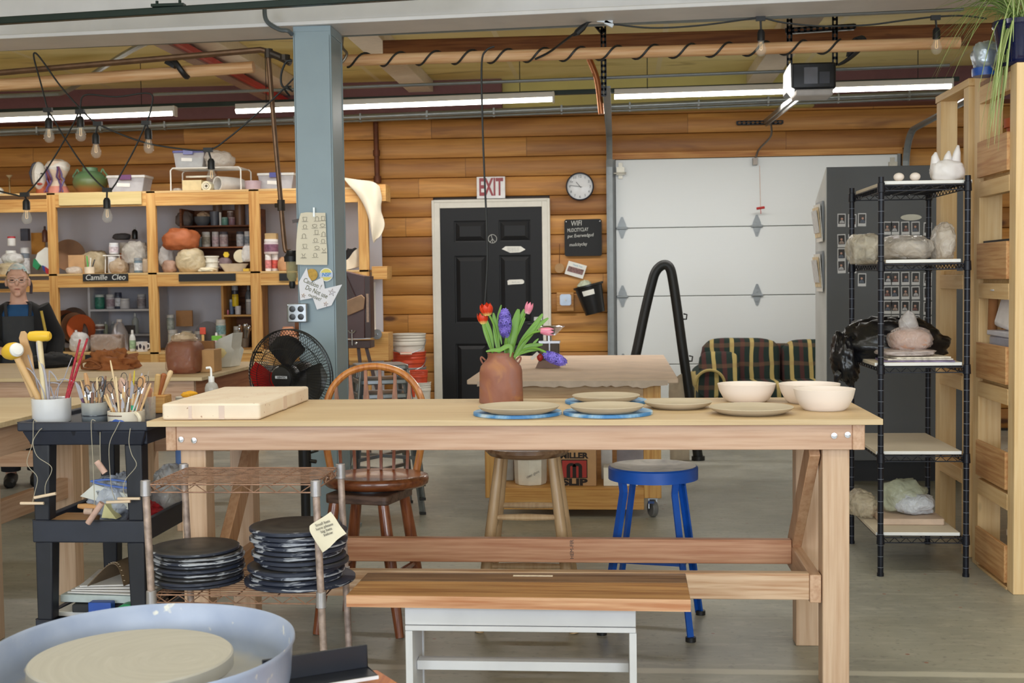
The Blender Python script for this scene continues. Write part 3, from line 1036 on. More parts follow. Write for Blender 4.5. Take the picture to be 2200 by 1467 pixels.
def jar(lb,px,w,h,z,body,lid,band=None,Y=10.62,py=None,name='glaze_jar',cat='jar',group='glaze jars on the left shelves',lidh=0.18,mtb=None):
 o,s=base(px,Y,z,py)
 r,hh=w/s/2,h/s
 t=T(name,lb,cat,group)
 b=mtb or mat(body,0.35)
 t.part('body',M().lathe([(0,0),(r*0.92,0),(r,hh*0.06),(r,hh*(1-lidh)-r*0.12),(r*0.86,hh*(1-lidh)),(0,hh*(1-lidh))],o,18),b)
 if lid:
  t.part('lid',M().lathe([(0,hh*(1-lidh)),(r*0.97,hh*(1-lidh)),(r*0.97,hh*0.97),(r*0.9,hh),(0,hh)],o,18),mat(lid,0.4))
 if band:
  t.part('paper_band',M().lathe([(r*1.012,hh*0.16),(r*1.012,hh*0.66)],o,18),mat(band,0.5,var=0.35,vs=45),norm=False)
 return t.done()
def bottle(lb,px,w,h,z,body,cap,band=None,Y=10.62,py=None,name='bottle',cat='bottle',group=None,alpha=1.0):
 o,s=base(px,Y,z,py)
 r,hh=w/s/2,h/s
 t=T(name,lb,cat,group)
 t.part('body',M().lathe([(0,0),(r*0.95,0),(r,hh*0.05),(r,hh*0.62),(r*0.75,hh*0.74),(r*0.36,hh*0.8),(r*0.34,hh*0.86),(0,hh*0.86)],o,16),mat(body,0.3,alpha=alpha))
 t.part('cap',M().lathe([(0,hh*0.83),(r*0.42,hh*0.83),(r*0.36,hh),(0,hh)],o,14),mat(cap,0.4))
 if band:
  t.part('paper_band',M().lathe([(r*1.015,hh*0.12),(r*1.015,hh*0.52)],o,16),mat(band,0.5,var=0.35,vs=45),norm=False)
 return t.done()
def tub(lb,px,w,h,z,colr,Y=10.62,py=None,name='tub',cat='tub',top=1.1,group=None,wall=0.06,m=None):
 """open vessel, wider at the top when top > 1"""
 o,s=base(px,Y,z,py)
 r,hh=w/s/2/max(top,1),h/s
 R_=r*top
 i=wall*R_
 return solo(name,lb,cat,M().lathe([(0,0),(r,0),(R_,hh),(R_-i,hh),(r-i,hh*0.1),(0,hh*0.1)],o,20),m or mat(colr,0.4),group=group)
def crate(lb,px,w,h,z,colr,Y=10.62,py=None,d=None,name='box',cat='box',group=None,bevel=0.002,rz=0,m=None):
 o,s=base(px,Y,z,py)
 ww,hh=w/s,h/s
 d=d or ww*0.7
 q=M().box(-ww/2,ww/2,0,d,0,hh).xf(TR(o)@Matrix.Rotation(rz,4,'Z'))
 return solo(name,lb,cat,q,m or mat(colr,0.6),bevel=bevel,group=group)
def bag(lb,px,w,h,z,m,Y=10.62,py=None,d=None,seed=1,amp=0.22,name='plastic_bag',cat='bag',group=None,knot=False,inner=None,freq=3.0,nu=36,nv=22):
 o,s=base(px,Y,z,py)
 rx,rz=w/s/2,h/s
 ry=(d/2 if d else rx*0.8)
 def fn(q,dd):
  if dd.z>0.55 and knot:
   k=(dd.z-0.55)/0.45
   q.x*=1-0.75*k
   q.y*=1-0.75*k
   q.z*=1+0.25*k
  return q
 c_=o+V((0,0,rz*0.45))
 body=M().blob(c_,(rx,ry,rz*0.58),nu,nv,amp*0.6,seed,fn,flat=-rz*0.45,freq=freq*0.8,pw=0.8,crease=amp*0.2)
 if inner is None:
  return solo(name,lb,cat,body,m,group=group,norm=False,angle=180)
 t=T(name,lb,cat,group)
 t.part('film',body,m,norm=False,angle=180)
 t.part('contents',M().blob(c_-V((0,0,rz*0.08)),(rx*0.85,ry*0.85,rz*0.44),18,12,amp*0.6,seed+3,None,flat=-rz*0.36),inner,norm=False)
 return t.done()
def disc(lb,px,py,r_px,Y,colr,tilt=0.2,yaw=0.0,th=0.014,name='throwing_bat',cat='board',group=None,m=None):
 o=P(px,py,Y)
 r=r_px/sc_at(o)
 mt=Euler((PI/2-tilt,0,yaw)).to_matrix().to_4x4()
 return solo(name,lb,cat,M().lathe([(0,-th/2),(r,-th/2),(r,th/2),(0,th/2)],o,32,mt),m or mat(colr,0.5,var=0.15,vs=6),group=group)
FILM=bag_mat((226,220,210),0.5,0.18)
FILMW=bag_mat((240,238,236),0.68,0.2)
FILMB=bag_mat((198,176,148),0.7)
FILMC=bag_mat((214,196,160),0.8)
TERRA=mat((176,98,56),0.6,var=0.15,vs=9,bump=0.4)
CARD=mat((190,146,96),0.75,var=0.06)
tb=ZT
t=T('ceramic_mask','white faced ceramic mask with red lips on a terracotta neck','sculpture')
o,s=base(87,10.7,tb,None)
def mask_fn(q,d):
 if d.y<0:
  q.y*=1.0+0.35*max(0,cos(d.x*5))*(1 if abs(d.z)<0.5 else 0.4)
 return q
h=52/s
t.part('face',M().blob(o+V((0.02,0,0.17)),(0.062,0.07,0.125),20,16,0.03,2,mask_fn),mat((236,232,222),0.4,var=0.04))
t.part('neck',M().lathe([(0,0),(0.06,0),(0.055,0.06),(0.06,0.14),(0.05,0.2),(0,0.22)],o+V((0.03,0.03,0)),16),mat((190,96,56),0.6))
t.part('lips',M().blob(o+V((0.055,-0.075,0.095)),(0.026,0.012,0.012),12,8,0,1),mat((170,66,48),0.4))
t.part('nose',M().blob(o+V((0.05,-0.078,0.15)),(0.012,0.02,0.035),10,8,0,1),mat((236,232,222),0.4,var=0.04))
for dx in(0.02,0.075):
 t.part('eye',M().blob(o+V((dx,-0.075,0.185)),(0.014,0.008,0.007),10,6,0,1),mat((70,60,60),0.4))
t.part('hair_band',M().tube([o+V((-0.04,0.0,0.10)),o+V((-0.055,-0.02,0.2)),o+V((-0.025,-0.02,0.27)),o+V((0.0,-0.01,0.285))],0.012,8),mat((60,60,70),0.5))
t.done()
t=T('ceramic_bust','painted ceramic bust vase with purple wavy hair beside the mask','sculpture')
o,s=base(131,10.7,tb,None)
t.part('body',M().lathe([(0,0),(0.085,0),(0.088,0.03),(0.07,0.08),(0.05,0.12),(0.066,0.16),(0.088,0.20),(0.1,0.25),(0.085,0.29),(0.05,0.305),(0,0.31)],o,20),mat((228,206,184),0.4,var=0.12,vs=14))
t.part('crown',M().blob(o+V((0,0,0.245)),(0.105,0.1,0.068),20,12,0.12,5),mat((232,226,216),0.4,var=0.08,vs=20))
for sg in(-1,1):
 for k in range(3):
  pts=[o+V((sg*(0.035+0.012*k+0.012*sin(z*34+k))*(1 if z>0.13 else 1.3),-0.06-0.035*abs(z-0.12)/0.12-0.004*(3-k)+(0.02 if 0.08<z<0.15 else 0),z))for z in[0.02+0.022*i for i in range(11)]]
  t.part('hair_lock',M().tube(pts,0.0075,6),mat(((96,72,120),(134,70,84),(110,100,150))[k],0.4))
t.part('garment',M().lathe([(0.092,-0.0),(0.095,0.03),(0.078,0.075)],o,20),mat((214,138,120),0.5),norm=False)
t.done()
t=T('green_pot','round green glazed pot with two small handles on the shelf top','pot')
o,s=base(200,10.75,tb,None)
m,nt,p=nodes('greenpot')
tc=nt.nodes.new('ShaderNodeTexCoord')
sep=nt.nodes.new('ShaderNodeSeparateXYZ')
nt.links.new(tc.outputs['Object'],sep.inputs[0])
zz=math_n(nt,'ADD',sep.outputs['Z'],math_n(nt,'MULTIPLY',nz(14,3,0,None,nt,tc),0.03))
c=ramp(nt,zz,[(0.06,lin((150,104,60))),(0.10,lin((104,110,62))),(0.17,lin((92,122,82))),(0.24,lin((104,136,100)))])
nt.links.new(c,p.inputs['Base Color'])
p.inputs['Roughness'].default_value=0.35
t.part('body',M().lathe([(0,0),(0.085,0),(0.10,0.01),(0.142,0.07),(0.15,0.11),(0.135,0.16),(0.09,0.20),(0.066,0.207),(0.066,0.235),(0.06,0.24),(0.055,0.21),(0,0.205)],o,28),m)
for sg in(-1,1):
 t.part('handle',M().tube(spath([o+V((sg*0.10,0,0.195)),o+V((sg*0.115,0,0.225)),o+V((sg*0.13,0,0.20)),o+V((sg*0.155,0,0.165)),o+V((sg*0.14,0,0.14))],4),0.008,8),m)
t.done()
def bin_(lb,px,w,h,Y,lidc,latch,label=True,z=tb,py=None,inner=(200,196,196)):
 o,s=base(px,Y,z,py)
 ww,hh=w/s,h/s
 t=T('storage_bin',lb,'storage bin')
 a=ww/2
 q=M()
 lo,hi=0.86,1.0
 dd=ww*0.62
 for(u0,u1)in((0,hh*0.88),):
  vs=[(x*a*k,y*dd*(k if y else 1),z_)for z_,k in((u0,lo),(u1,hi))for x,y in((-1,0),(1,0),(1,1),(-1,1))]
  q.add([o+V(v)for v in vs],[(3,2,1,0),(0,1,5,4),(1,2,6,5),(2,3,7,6),(3,0,4,7)])
 t.part('body',q,mat((214,214,220),0.25,alpha=0.55),bevel=0.004)
 t.part('lid',M().merge(rbox(-a*1.04,a*1.04,-0.01,dd*1.03,hh*0.86,hh,0.01),TR(o)),mat(lidc,0.35,alpha=0.85),bevel=0.003)
 t.part('latch',M().box(-a*0.32,a*0.32,-0.022,-0.004,hh*0.74,hh*1.02).xf(TR(o)),mat(latch,0.4),bevel=0.003)
 t.part('contents',M().box(-a*0.78,a*0.78,0.02,dd*0.85,0.005,hh*0.6).xf(TR(o)),mat(inner,0.8,var=0.25,vs=25))
 if label:
  t.part('paper_label',M().box(-a*0.5,a*0.2,-0.004,-0.001,hh*0.35,hh*0.55).xf(TR(o)@Matrix.Rotation(0.05,4,'Y')),WHITE)
 return t.done()
bin_('clear storage bin with a purple latch beside the green pot',276,82,38,10.6,(232,230,228),(110,64,112))
bin_('clear storage bin with a blue latch next to the column',597,78,38,10.65,(236,236,232),(88,92,160))
t=T('wire_rack_shelf','small white wire riser shelf on top of the unit','rack')
x0,x1=px_x(371,10.6,380),px_x(521,10.6,380)
zt_=P(440,361,10.6).z
for x in(x0,x1):
 for y in(10.55,10.85):
  t.part('leg',M().tube([(x+(0.02 if x==x0 else-0.02),y,zt_),(x,y,zt_-0.02),(x,y,tb+0.004)],0.006,8),WHITE)
q=M()
for y in(10.55,10.60,10.65,10.70,10.75,10.80,10.85):
 q.rod((x0+0.02,y,zt_),(x1-0.02,y,zt_),0.005,6)
for x in(x0+0.02,(x0+x1)/2,x1-0.02):
 q.rod((x,10.55,zt_-0.004),(x,10.85,zt_-0.004),0.005,6)
t.part('wire_deck',q,WHITE)
t.done()
bin_('clear bin with a blue lid and paper label on the wire riser',412,68,36,10.58,(96,98,170),(120,124,180),z=zt_+0.006,inner=(170,176,160))
bag('crumpled clear bubble wrap bag on the wire riser',478,62,34,zt_+0.006,FILM,Y=10.62,seed=4,amp=0.35)
crate('plain beige box under the wire riser',417,42,25,tb,(228,208,160),Y=10.6,m=mat((228,208,160),0.7))
o,s=base(448,10.56,tb,None)
t=T('paper_roll','small white paper roll lying end on under the wire riser','roll')
r=11/s
t.part('outer_roll',M().lathe([(r*0.6,0),(r,0),(r,0.2),(r*0.6,0.2),(r*0.6,0)],o+V((0,0,r)),20,Euler((-PI/2,0,0)).to_matrix().to_4x4()),mat((226,218,186),0.6))
t.part('inner_roll',M().lathe([(r*0.3,-0.005),(r*0.5,-0.005),(r*0.5,0.19),(r*0.3,0.19),(r*0.3,-0.005)],o+V((0,0,r)),20,Euler((-PI/2,0,0)).to_matrix().to_4x4()),mat((238,232,214),0.6))
t.done()
o,s=base(476,10.62,tb,None)
r=16/s
solo('white_vase','large white vase lying on its side with the mouth to the room','vase',M().lathe([(r*0.86,-0.02),(r,-0.02),(r*1.02,0.1),(r*0.95,0.22),(r*0.6,0.29),(0,0.3),(0,0.27),(r*0.5,0.25),(r*0.86,0.1),(r*0.86,-0.02)],o+V((0,0,r*1.02)),24,Euler((-PI/2,0,-0.6)).to_matrix().to_4x4()),mat((226,222,216),0.5))
disc('pale round disc lying on the beige box under the riser',430,379,30,10.72,(226,222,206),tilt=PI/2-0.1,name='plaster_disc',cat='disc')
tub('small clear tub with purple bits left of the blue latched bin',548,36,21,tb,(200,180,190),top=1.15,m=mat((206,182,190),0.3,alpha=0.75))
bag('small scrap of clear plastic by the riser leg',386,20,9,tb,FILM,seed=9)
t=T('candlestick','thin metal candlestick standing at the far left of the shelf top','candlestick')
o,s=base(27,10.65,tb-0.0,None)
t.part('stem',M().lathe([(0,0),(0.03,0),(0.012,0.012),(0.007,0.03),(0.007,0.12),(0.012,0.13),(0.006,0.14),(0.008,0.155),(0,0.16)],o,12),mat((140,118,82),0.35,0.8))
t.part('cup',M().lathe([(0,0.155),(0.012,0.158),(0.024,0.172),(0.028,0.178),(0,0.176)],o,12),mat((200,190,160),0.35,0.6))
t.done()
bag('white rounded pot at the left edge of the shelf top',0,26,18,tb,mat((226,226,216),0.5),seed=3,amp=0.03,name='white_pot',cat='pot')
t=T('canvas_cloth','cream canvas cloth draped over the right end of the shelf unit','cloth')
def sheet_px(rows,Yf,Yb,t=0.01,n=8):
 """cloth through rows of pixel points; depth ripples between Yf and Yb"""
 g=[]
 for i,r_ in enumerate(rows):
  k=len(r_)
  line=[]
  for j,(x,y)in enumerate(r_):
   w=0.5+0.5*sin(j*2.1+i*0.7)
   line.append(P(x,y,Yf+(Yb-Yf)*w))
  g.append(spath(line,n))
 cols=[]
 for j in range(len(g[0])):
  cols.append(spath([g[i][j]for i in range(len(g))],n))
 nu,nv=len(cols)-1,len(cols[0])-1
 mm=M().grid(lambda u,v:cols[round(u*nu)][round(v*nv)],nu,nv)
 k=len(mm.v)
 off=V((0,t,0))
 mm.v+=[v+off for v in mm.v[:k]]
 nf=len(mm.f)
 mm.f+=[tuple(reversed([i+k for i in f]))for f in mm.f[:nf]]
 mm.mi+=[mm.cur]*nf
 W_=nv+1
 border=[i for i in range(nv)]+[i*W_+nv for i in range(nu)]+[nu*W_+nv-i for i in range(nv)]+[(nu-i)*W_ for i in range(nu)]
 for a,b in zip(border,border[1:]+border[:1]):
  mm.f.append((b,a,a+k,b+k))
  mm.mi.append(mm.cur)
 return mm
CANVAS=mat((218,206,184),0.85,var=0.06,vs=7,sheen=0.2)
t.part('cloth',sheet_px([[(737,381),(770,386),(800,390),(815,400)],[(748,396),(775,402),(805,410),(820,425)],[(765,415),(788,428),(808,446),(818,450)],[(781,440),(796,462),(812,474),(826,481)],[(792,470),(800,490),(810,502),(818,505)],[(798,500),(800,512),(803,522),(806,515)]],10.30,10.36),CANVAS,angle=80)
t.done()
t=T('folded_cloth','cream cloth heap with a black garment on the last shelf bay','cloth')
t.part('cloth',sheet_px([[(738,560),(748,556),(760,540),(774,530)],[(738,570),(750,566),(765,556),(775,548)],[(738,582),(752,578),(766,574),(776,572)]],10.48,10.56,0.06),CANVAS,angle=80)
t.part('black_garment',M().blob(P(758,548,10.75)-V((0,0,0.02)),(0.075,0.1,0.085),20,12,0.3,6),mat((30,28,28),0.9,bump=0.4))
t.done()
zb=ZM
jar('jar with purple and red band at the far left of the middle shelf',4,14,44,zb-0.035,(214,210,216),(230,228,226),(120,60,110))
jar('small white jar with a red lid stacked on a white tub',25,17,20,zb,(234,232,228),(196,52,60),py=528)
jar('white tub with a green picture on its band',25,22,60,zb-0.035,(236,236,224),(238,238,232),(120,160,96),Y=10.66)
jar('blue grey tin beside the tall dark box on the middle shelf',55,20,66,zb-0.035,(126,136,148),(226,226,226),(220,222,226),Y=10.75)
crate('dark narrow box standing on the tins above the head scarf',52,17,26,zb,(84,86,98),Y=10.8,py=517)
crate('flat orange envelope leaning behind the paper carton',82,30,46,zb,(214,150,66),Y=10.95,d=0.02,py=546)
bottle('brown bottle beside the first shelf post',97,12,34,zb,(120,76,62),(70,50,46),Y=10.9,py=520)
bag('white plastic bag lying on jars above the head scarf',28,46,22,zb,FILMW,Y=10.6,py=566,seed=11)
bag('beige crumpled bag at the far left above the head scarf',22,56,34,zb-0.035,FILMC,Y=10.55,seed=12,amp=0.3)
t=T('paper_carton','white paper carton with green and red corners by the first post','carton')
t.part('carton',poly_px([(80,544),(97,531),(106,535),(106,583),(86,569),(76,556)],10.52,0.06),PAPER,bevel=0.002)
t.part('green_sleeve',poly_px([(72,556),(86,570),(80,580),(70,572)],10.5,0.03),mat((44,140,92),0.5))
t.part('red_corner',poly_px([(96,573),(106,580),(106,592),(98,586)],10.5,0.03),mat((176,40,50),0.5))
t.part('blue_corner',poly_px([(90,570),(97,573),(99,586),(92,580)],10.505,0.03),mat((50,70,150),0.5))
t.done()
disc('tall brown round board leaning behind the second post bay',148,548,34,10.85,(150,108,70),0.1,0.5,group=None,name='round_board')
crate('square beige card tile leaning on the middle shelf',165,36,40,zb,(206,164,118),Y=10.62,d=0.03)
bag('grey plastic scrap in front of the beige tile',160,34,15,zb,FILM,Y=10.5,seed=13)
tub('small white cup holding green pens',193,22,14,zb,(222,210,190),Y=10.52,top=1.05)
t=T('pen_bundle','green and white pens leaning in the small white cup','pens')
o,s=base(193,10.52,zb,None)
for k,cc in enumerate(((90,180,90),(230,230,220),(60,60,60))):
 t.part('pen',M().rod(o+V((-0.01+0.01*k,0,0.012)),o+V((-0.03+0.035*k,0.02,0.15-0.015*k)),0.006,8),mat(cc,0.4))
t.done()
bag('large beige plastic bag at the back of the second bay',205,56,50,zb,FILMC,Y=10.85,seed=14,amp=0.3)
jar('tall white jar standing on the little white stand',245,20,24,zb,(236,236,240),(240,240,240),(214,200,206),Y=10.7,py=546)
jar('white jar under the little white stand',243,20,36,zb,(226,230,236),(236,236,236),Y=10.72)
t=T('white_stand','little white wire stand bridging a jar on the middle shelf','stand')
o,s=base(243,10.56,zb,None)
zq=38/s
t.part('top_bar',M().cbox(o+V((0,0,zq)),(0.15,0.05,0.008)),WHITE)
for dx in(-0.068,0.068):
 t.part('leg',M().rod(o+V((dx,0,0.0)),o+V((dx*0.9,0,zq)),0.005,6),WHITE)
t.done()
jar('jar with an orange band at the right of the second bay',268,18,66,zb,(226,222,220),(236,234,230),(206,120,70),Y=10.95)
jar('white jar behind the clear bag near the second post',288,18,66,zb,(236,234,230),(240,240,238),(226,226,222),Y=10.96)
jar('white jar with black lettering beside the second post',307,19,66,zb,(232,234,234),(238,238,238),(120,124,128),Y=10.97)
bottle('black bottle with a white face on top of the jars',290,12,26,zb,(30,30,32),(200,200,204),Y=10.97,py=514)
bag('dark shape of netting beside the black bottle',262,36,14,zb,mat((90,88,90),0.8),Y=11.0,py=515,seed=30)
bag('clear crinkled bag in front of the white jars',290,56,46,zb,FILM,Y=10.72,py=566,seed=15,amp=0.35)
bag('brown clay in a clear bag on the second bay',256,40,28,zb,FILMB,Y=10.55,seed=16,knot=True,inner=mat((150,110,78),0.7))
jar('grey blue jar with a pale band near the second post',298,18,32,zb,(110,132,146),(140,146,150),(206,210,214),Y=10.53)
bag('small brown bag against the second post',313,18,30,zb,FILMB,Y=10.56,seed=17)
HB=wood((150,92,48),(110,62,30),'X',knots=0.2)
hx0_,hx1_=px_x(387,10.75,520),px_x(548,10.75,520)
ht=P(460,447,10.75).z
t=T('wooden_hutch','small brown wooden hutch of open shelves on the middle shelf','hutch')
t.part('side_panel',M().box(hx0_,hx0_+0.018,10.75,11.1,zb+0.002,ht),HB)
t.part('side_panel',M().box(hx1_-0.018,hx1_,10.75,11.1,zb+0.002,ht),HB)
t.part('back_panel',M().box(hx0_,hx1_,11.09,11.1,zb+0.002,ht),HB)
zh1,zh2=P(460,484,10.75).z,P(460,530,10.75).z
for z_ in(zh1,zh2,zb+0.0145):
 t.part('shelf',M().box(hx0_+0.018,hx1_-0.018,10.75,11.09,z_-0.012,z_),HB)
t.done()
bag('grey bag slumped at the left of the hutch top row',400,36,32,zh1,mat((110,98,92),0.7,bump=0.3),Y=10.85,seed=18,amp=0.3)
t=T('grey_bowl','dark grey bowl full of small things in the hutch','bowl')
o,s=base(438,10.82,zh1,None)
r=17.5/s
t.part('bowl',M().lathe([(0,0),(r*0.6,0),(r*0.95,r*0.5),(r,r*1.1),(r*0.92,r*1.1),(r*0.6,r*0.3),(0,r*0.2)],o,20),mat((84,88,94),0.5))
t.part('contents',M().blob(o+V((0.01,0,r*1.1)),(r*0.75,r*0.7,r*0.6),16,10,0.4,7),mat((196,170,140),0.7,var=0.3,vs=30))
t.done()
tub('tapered grey cup in the hutch top row',464,20,30,zh1,(104,108,118),Y=10.83,top=1.25)
tub('brown tall pot behind the grey cup in the hutch',471,20,50,zh1,(130,108,92),Y=10.98,top=1.0)
crate('thin white strip standing beside the teal jar',476,4,28,zh1,(236,236,232),Y=10.8,d=0.02)
jar('small teal jar in the hutch top row',486,14,17,zh1,(110,160,148),(150,186,176),Y=10.8)
jar('small mauve jar in the hutch top row',501,14,17,zh1,(150,116,128),(180,156,160),Y=10.8)
jar('tiny silver jar stacked on the mauve jar',498,13,14,zh1+0.066,(130,110,104),(196,190,186),Y=10.82)
tub('tall brown cylinder vase at the right of the hutch',519,23,48,zh1,(120,88,66),Y=10.85,top=1.0,name='cylinder_vase',cat='vase')
tub('grey cylinder with a red edge beside the third post',536,12,46,zh1,(120,116,128),Y=10.84,top=1.0)
for(px,w,h,bd,ld,bn,lb)in((432,8,22,(150,170,172),(220,224,226),None,'tiny glass bottle at the left of the hutch jar row'),(445,18,32,(230,226,216),(236,236,232),(180,176,160),'white lidded jar first in the hutch jar row'),(465,15,32,(226,214,216),(226,220,220),(214,190,196),'pink banded jar second in the hutch jar row'),(483,18,32,(216,206,208),(96,92,104),(200,176,180),'dark lidded jar third in the hutch jar row'),(518,16,32,(226,226,232),(90,92,102),(210,214,222),'dark lidded jar with a pale band right of the gap'),(534,14,32,(230,232,236),(226,226,230),(150,160,172),'pale jar last in the hutch jar row')):
 jar(lb,px,w,h,zh2,bd,ld,bn,Y=10.82)
t=T('tub_stack','stack of white rimmed plastic tubs on the middle shelf','tubs')
o,s=base(456,10.6,zb,None)
for k in range(3):
 r=15/s
 t.part('tub',M().lathe([(0,0),(r*0.85,0),(r*0.92,0.035),(r*1.03,0.036),(r*1.03,0.047),(0,0.047)],o+V((0,0,0.045*k)),20),mat((230,226,214),0.4))
t.done()
tub('wide white bowl on the middle shelf below the hutch',503,62,17,zb,(226,224,214),Y=10.62,top=1.6,name='white_bowl',cat='bowl')
disc('cream plate standing on edge behind the white bowl',516,550,14,10.72,(226,212,180),0.15,0,name='cream_plate',cat='plate')
bag('purple grey bag with a yellow sticker behind the white bowl',484,30,26,zb+0.02,mat((150,126,128),0.6,bump=0.4),Y=10.8,seed=19)
solo('yellow_sticker','yellow six sided sponge propped behind the white bowl','sponge',M().lathe([(0,0),(0.026,0),(0.026,0.02),(0,0.02)],P(487,547,10.66),6,Euler((PI/2,0,0)).to_matrix().to_4x4()),mat((226,190,50),0.6))
crate('small yellow sponge on the shelf edge near the third post',529,13,6,zb,(226,190,70),Y=10.5,d=0.05)
bag('crumpled terracotta coloured bag on top of the clay bags',391,74,46,zb,TERRA,Y=10.58,py=537,seed=20,amp=0.3,d=0.22)
bag('white plastic bag left of the clay sack in the third bay',358,32,44,zb,FILMW,Y=10.62,py=572,seed=21,amp=0.3)
bag('pinkish clay lump in a bag against the second post',365,30,26,zb,mat((176,142,122),0.6,bump=0.4),Y=10.53,seed=22)
bag('grey beige sack of clay tied at the top in the third bay',411,62,50,zb,FILMC,Y=10.56,seed=23,amp=0.2,knot=False,inner=mat((180,168,140),0.7),d=0.2)
bag('cream shavings spilling beside the white tubs',446,38,9,zb,mat((226,214,184),0.7),Y=10.46,seed=24,amp=0.4)
bag('clear bag hanging over the hutch edge by the third post',532,24,34,zb,FILMW,Y=10.6,py=562,seed=25,amp=0.3)
crate('tan carton on top of the big jar in the fourth bay',581,25,13,zb,(180,150,104),Y=10.62,py=514)
jar('big jar with a purple and red band in the fourth bay',583,30,32,zb,(226,216,218),(240,236,234),(130,88,110),Y=10.62,py=546)
jar('slim white jar under the big banded jar',577,13,36,zb,(236,232,232),(240,238,236),(206,130,130),Y=10.6)
jar('white jar with red lettering under the big banded jar',591,14,36,zb,(236,230,228),(240,238,236),(206,90,80),Y=10.64)
bag('brown paper bag beside the filter bowl',609,22,28,zb,mat((196,150,110),0.8,bump=0.3),Y=10.6,seed=26)
crate('pink box against the wall behind the drop pipe',608,16,30,zb,(222,172,176),Y=10.95)
zl=ZL
t=T('white_cabinet','white open cabinet insert with one long shelf on the low shelf','cabinet')
cx0_,cx1_=px_x(190,10.8,690),px_x(326,10.8,690)
ct_=P(255,612,10.8).z
CABW=mat((206,206,212),0.5,var=0.04)
zs1,zs2=P(255,664,10.8).z,P(255,719,10.8).z
t.part('side_panel',M().box(cx0_,cx0_+0.02,10.8,11.2,zl+0.002,ct_),CABW)
t.part('side_panel',M().box(cx1_-0.02,cx1_,10.8,11.2,zl+0.002,ct_),CABW)
t.part('shelf',M().box(cx0_+0.02,cx1_-0.02,10.8,11.2,zs1-0.018,zs1),CABW)
t.part('shelf',M().box(cx0_+0.02,cx1_-0.02,10.95,11.2,zs2-0.018,zs2),CABW)
t.part('top_panel',M().box(cx0_,cx1_,10.8,11.2,ct_,ct_+0.018),CABW)
t.done()
for(px,w,h,bd,ld,bn,lb)in((213,20,31,(52,122,104),(196,206,200),(64,134,112),'green jar on the white cabinet shelf'),(236,18,31,(206,200,206),(220,218,218),(170,150,160),'pale jar with a mauve band beside the green jar'),(253,15,35,(70,76,96),(60,64,84),(210,212,220),'navy jar with a white band on the white cabinet shelf'),(267,21,22,(224,222,224),(226,226,226),None,'short plain white jar on the white cabinet shelf'),(303,18,31,(176,172,176),(196,196,198),(150,140,144),'silver can alone at the right of the white cabinet shelf')):
 jar(lb,px,w,h,zs1,bd,ld,bn,Y=10.9)
for(px,w,h,bd,cp__,lb)in((211,10,26,(160,160,176),(226,226,230),'lilac squeeze bottle on the lower cabinet row'),(224,10,26,(186,190,160),(226,226,224),'pale green squeeze bottle on the lower cabinet row'),(240,13,26,(180,184,190),(200,204,206),'grey squeeze bottle on the lower cabinet row')):
 bottle(lb,px,w,h,zs2,bd,cp__,Y=11.0)
bottle('clear glass flask on the lower cabinet row',288,14,44,zs2,(200,204,200),(214,214,212),Y=11.0,alpha=0.6)
jar('white tub with a brown label above the white bottles',215,20,13,zl,(230,228,228),(236,236,236),(120,90,84),Y=10.72,py=709)
crate('dark grey scale box behind the jug',275,24,18,zs2,(92,86,86),Y=10.96)
t=T('gallon_jug','large translucent gallon jug with a handle on the low shelf','jug')
o,s=base(254,10.68,zl,None)
r=18/s
hh=66/s
t.part('body',M().lathe([(0,0),(r*0.95,0),(r,0.02),(r,hh*0.5),(r*0.9,hh*0.62),(r*0.45,hh*0.86),(r*0.26,hh*0.93),(r*0.26,hh*0.97),(0,hh*0.97)],o,18),mat((206,204,214),0.35,alpha=0.9))
t.part('cap',M().lathe([(0,hh*0.94),(r*0.32,hh*0.94),(r*0.32,hh*1.02),(0,hh*1.02)],o,14),mat((230,230,234),0.4))
t.part('handle',M().tube(spath([o+V((-0.005,-r*0.4,hh*0.9)),o+V((-0.01,-r*0.95,hh*0.8)),o+V((-0.01,-r*1.02,hh*0.6)),o+V((-0.005,-r*0.9,hh*0.52))],4),0.011,8),mat((216,214,222),0.35))
t.done()
for px in(197,211,226):
 bottle('small white bottle behind the wrapped clay block',px,12,34,zl,(228,228,232),(236,236,238),Y=10.74,name='white_bottle',group='small white bottles behind the clay block')
t=T('clay_block','grey brown clay block wrapped in clear plastic on the low shelf','clay')
o,s=base(221,10.52,zl,None)
a=33/s
t.part('clay',rbox(-a,a,0,0.14,0,36/s,0.02).xf(TR(o)),mat((150,126,112),0.5,var=0.1),bevel=0.01)
t.part('wrap',M().blob(o+V((0,0.07,18/s)),(a*1.3,0.13,26/s),24,14,0.15,31,lambda q,d:V((max(-a*1.12,min(a*1.12,q.x)),max(-0.085,min(0.085,q.y)),max(-18/s,min(19.5/s,q.z))))),bag_mat((220,206,198),0.35,0.12),norm=False,angle=60)
t.done()
bottle('tall white spray bottle with a green band on the low shelf',281,13,46,zl,(226,228,226),(236,236,236),(166,196,160),Y=10.55)
t=T('spotted_mug','white mug with dark painted spots on the low shelf','mug')
o,s=base(301,10.52,zl,None)
r=12/s
t.part('mug',M().lathe([(0,0),(r,0),(r,21/s),(r*0.92,21/s),(r*0.9,0.01),(0,0.01)],o,20),mat((230,228,226),0.3))
for k,aa in enumerate((-2.1,-1.5,-0.9)):
 t.part('painted_spot',M().blob(o+V((r*cos(aa),r*sin(aa),0.035+0.012*(k%2))),(0.012,0.004,0.02),10,8,0.1,k),mat((60,52,66),0.4))
t.part('handle',M().tube(spath([o+V((r*0.95,0,0.065)),o+V((r*1.4,0,0.06)),o+V((r*1.4,0,0.03)),o+V((r*0.95,0,0.02))],4),0.007,8),mat((230,228,226),0.3))
t.done()
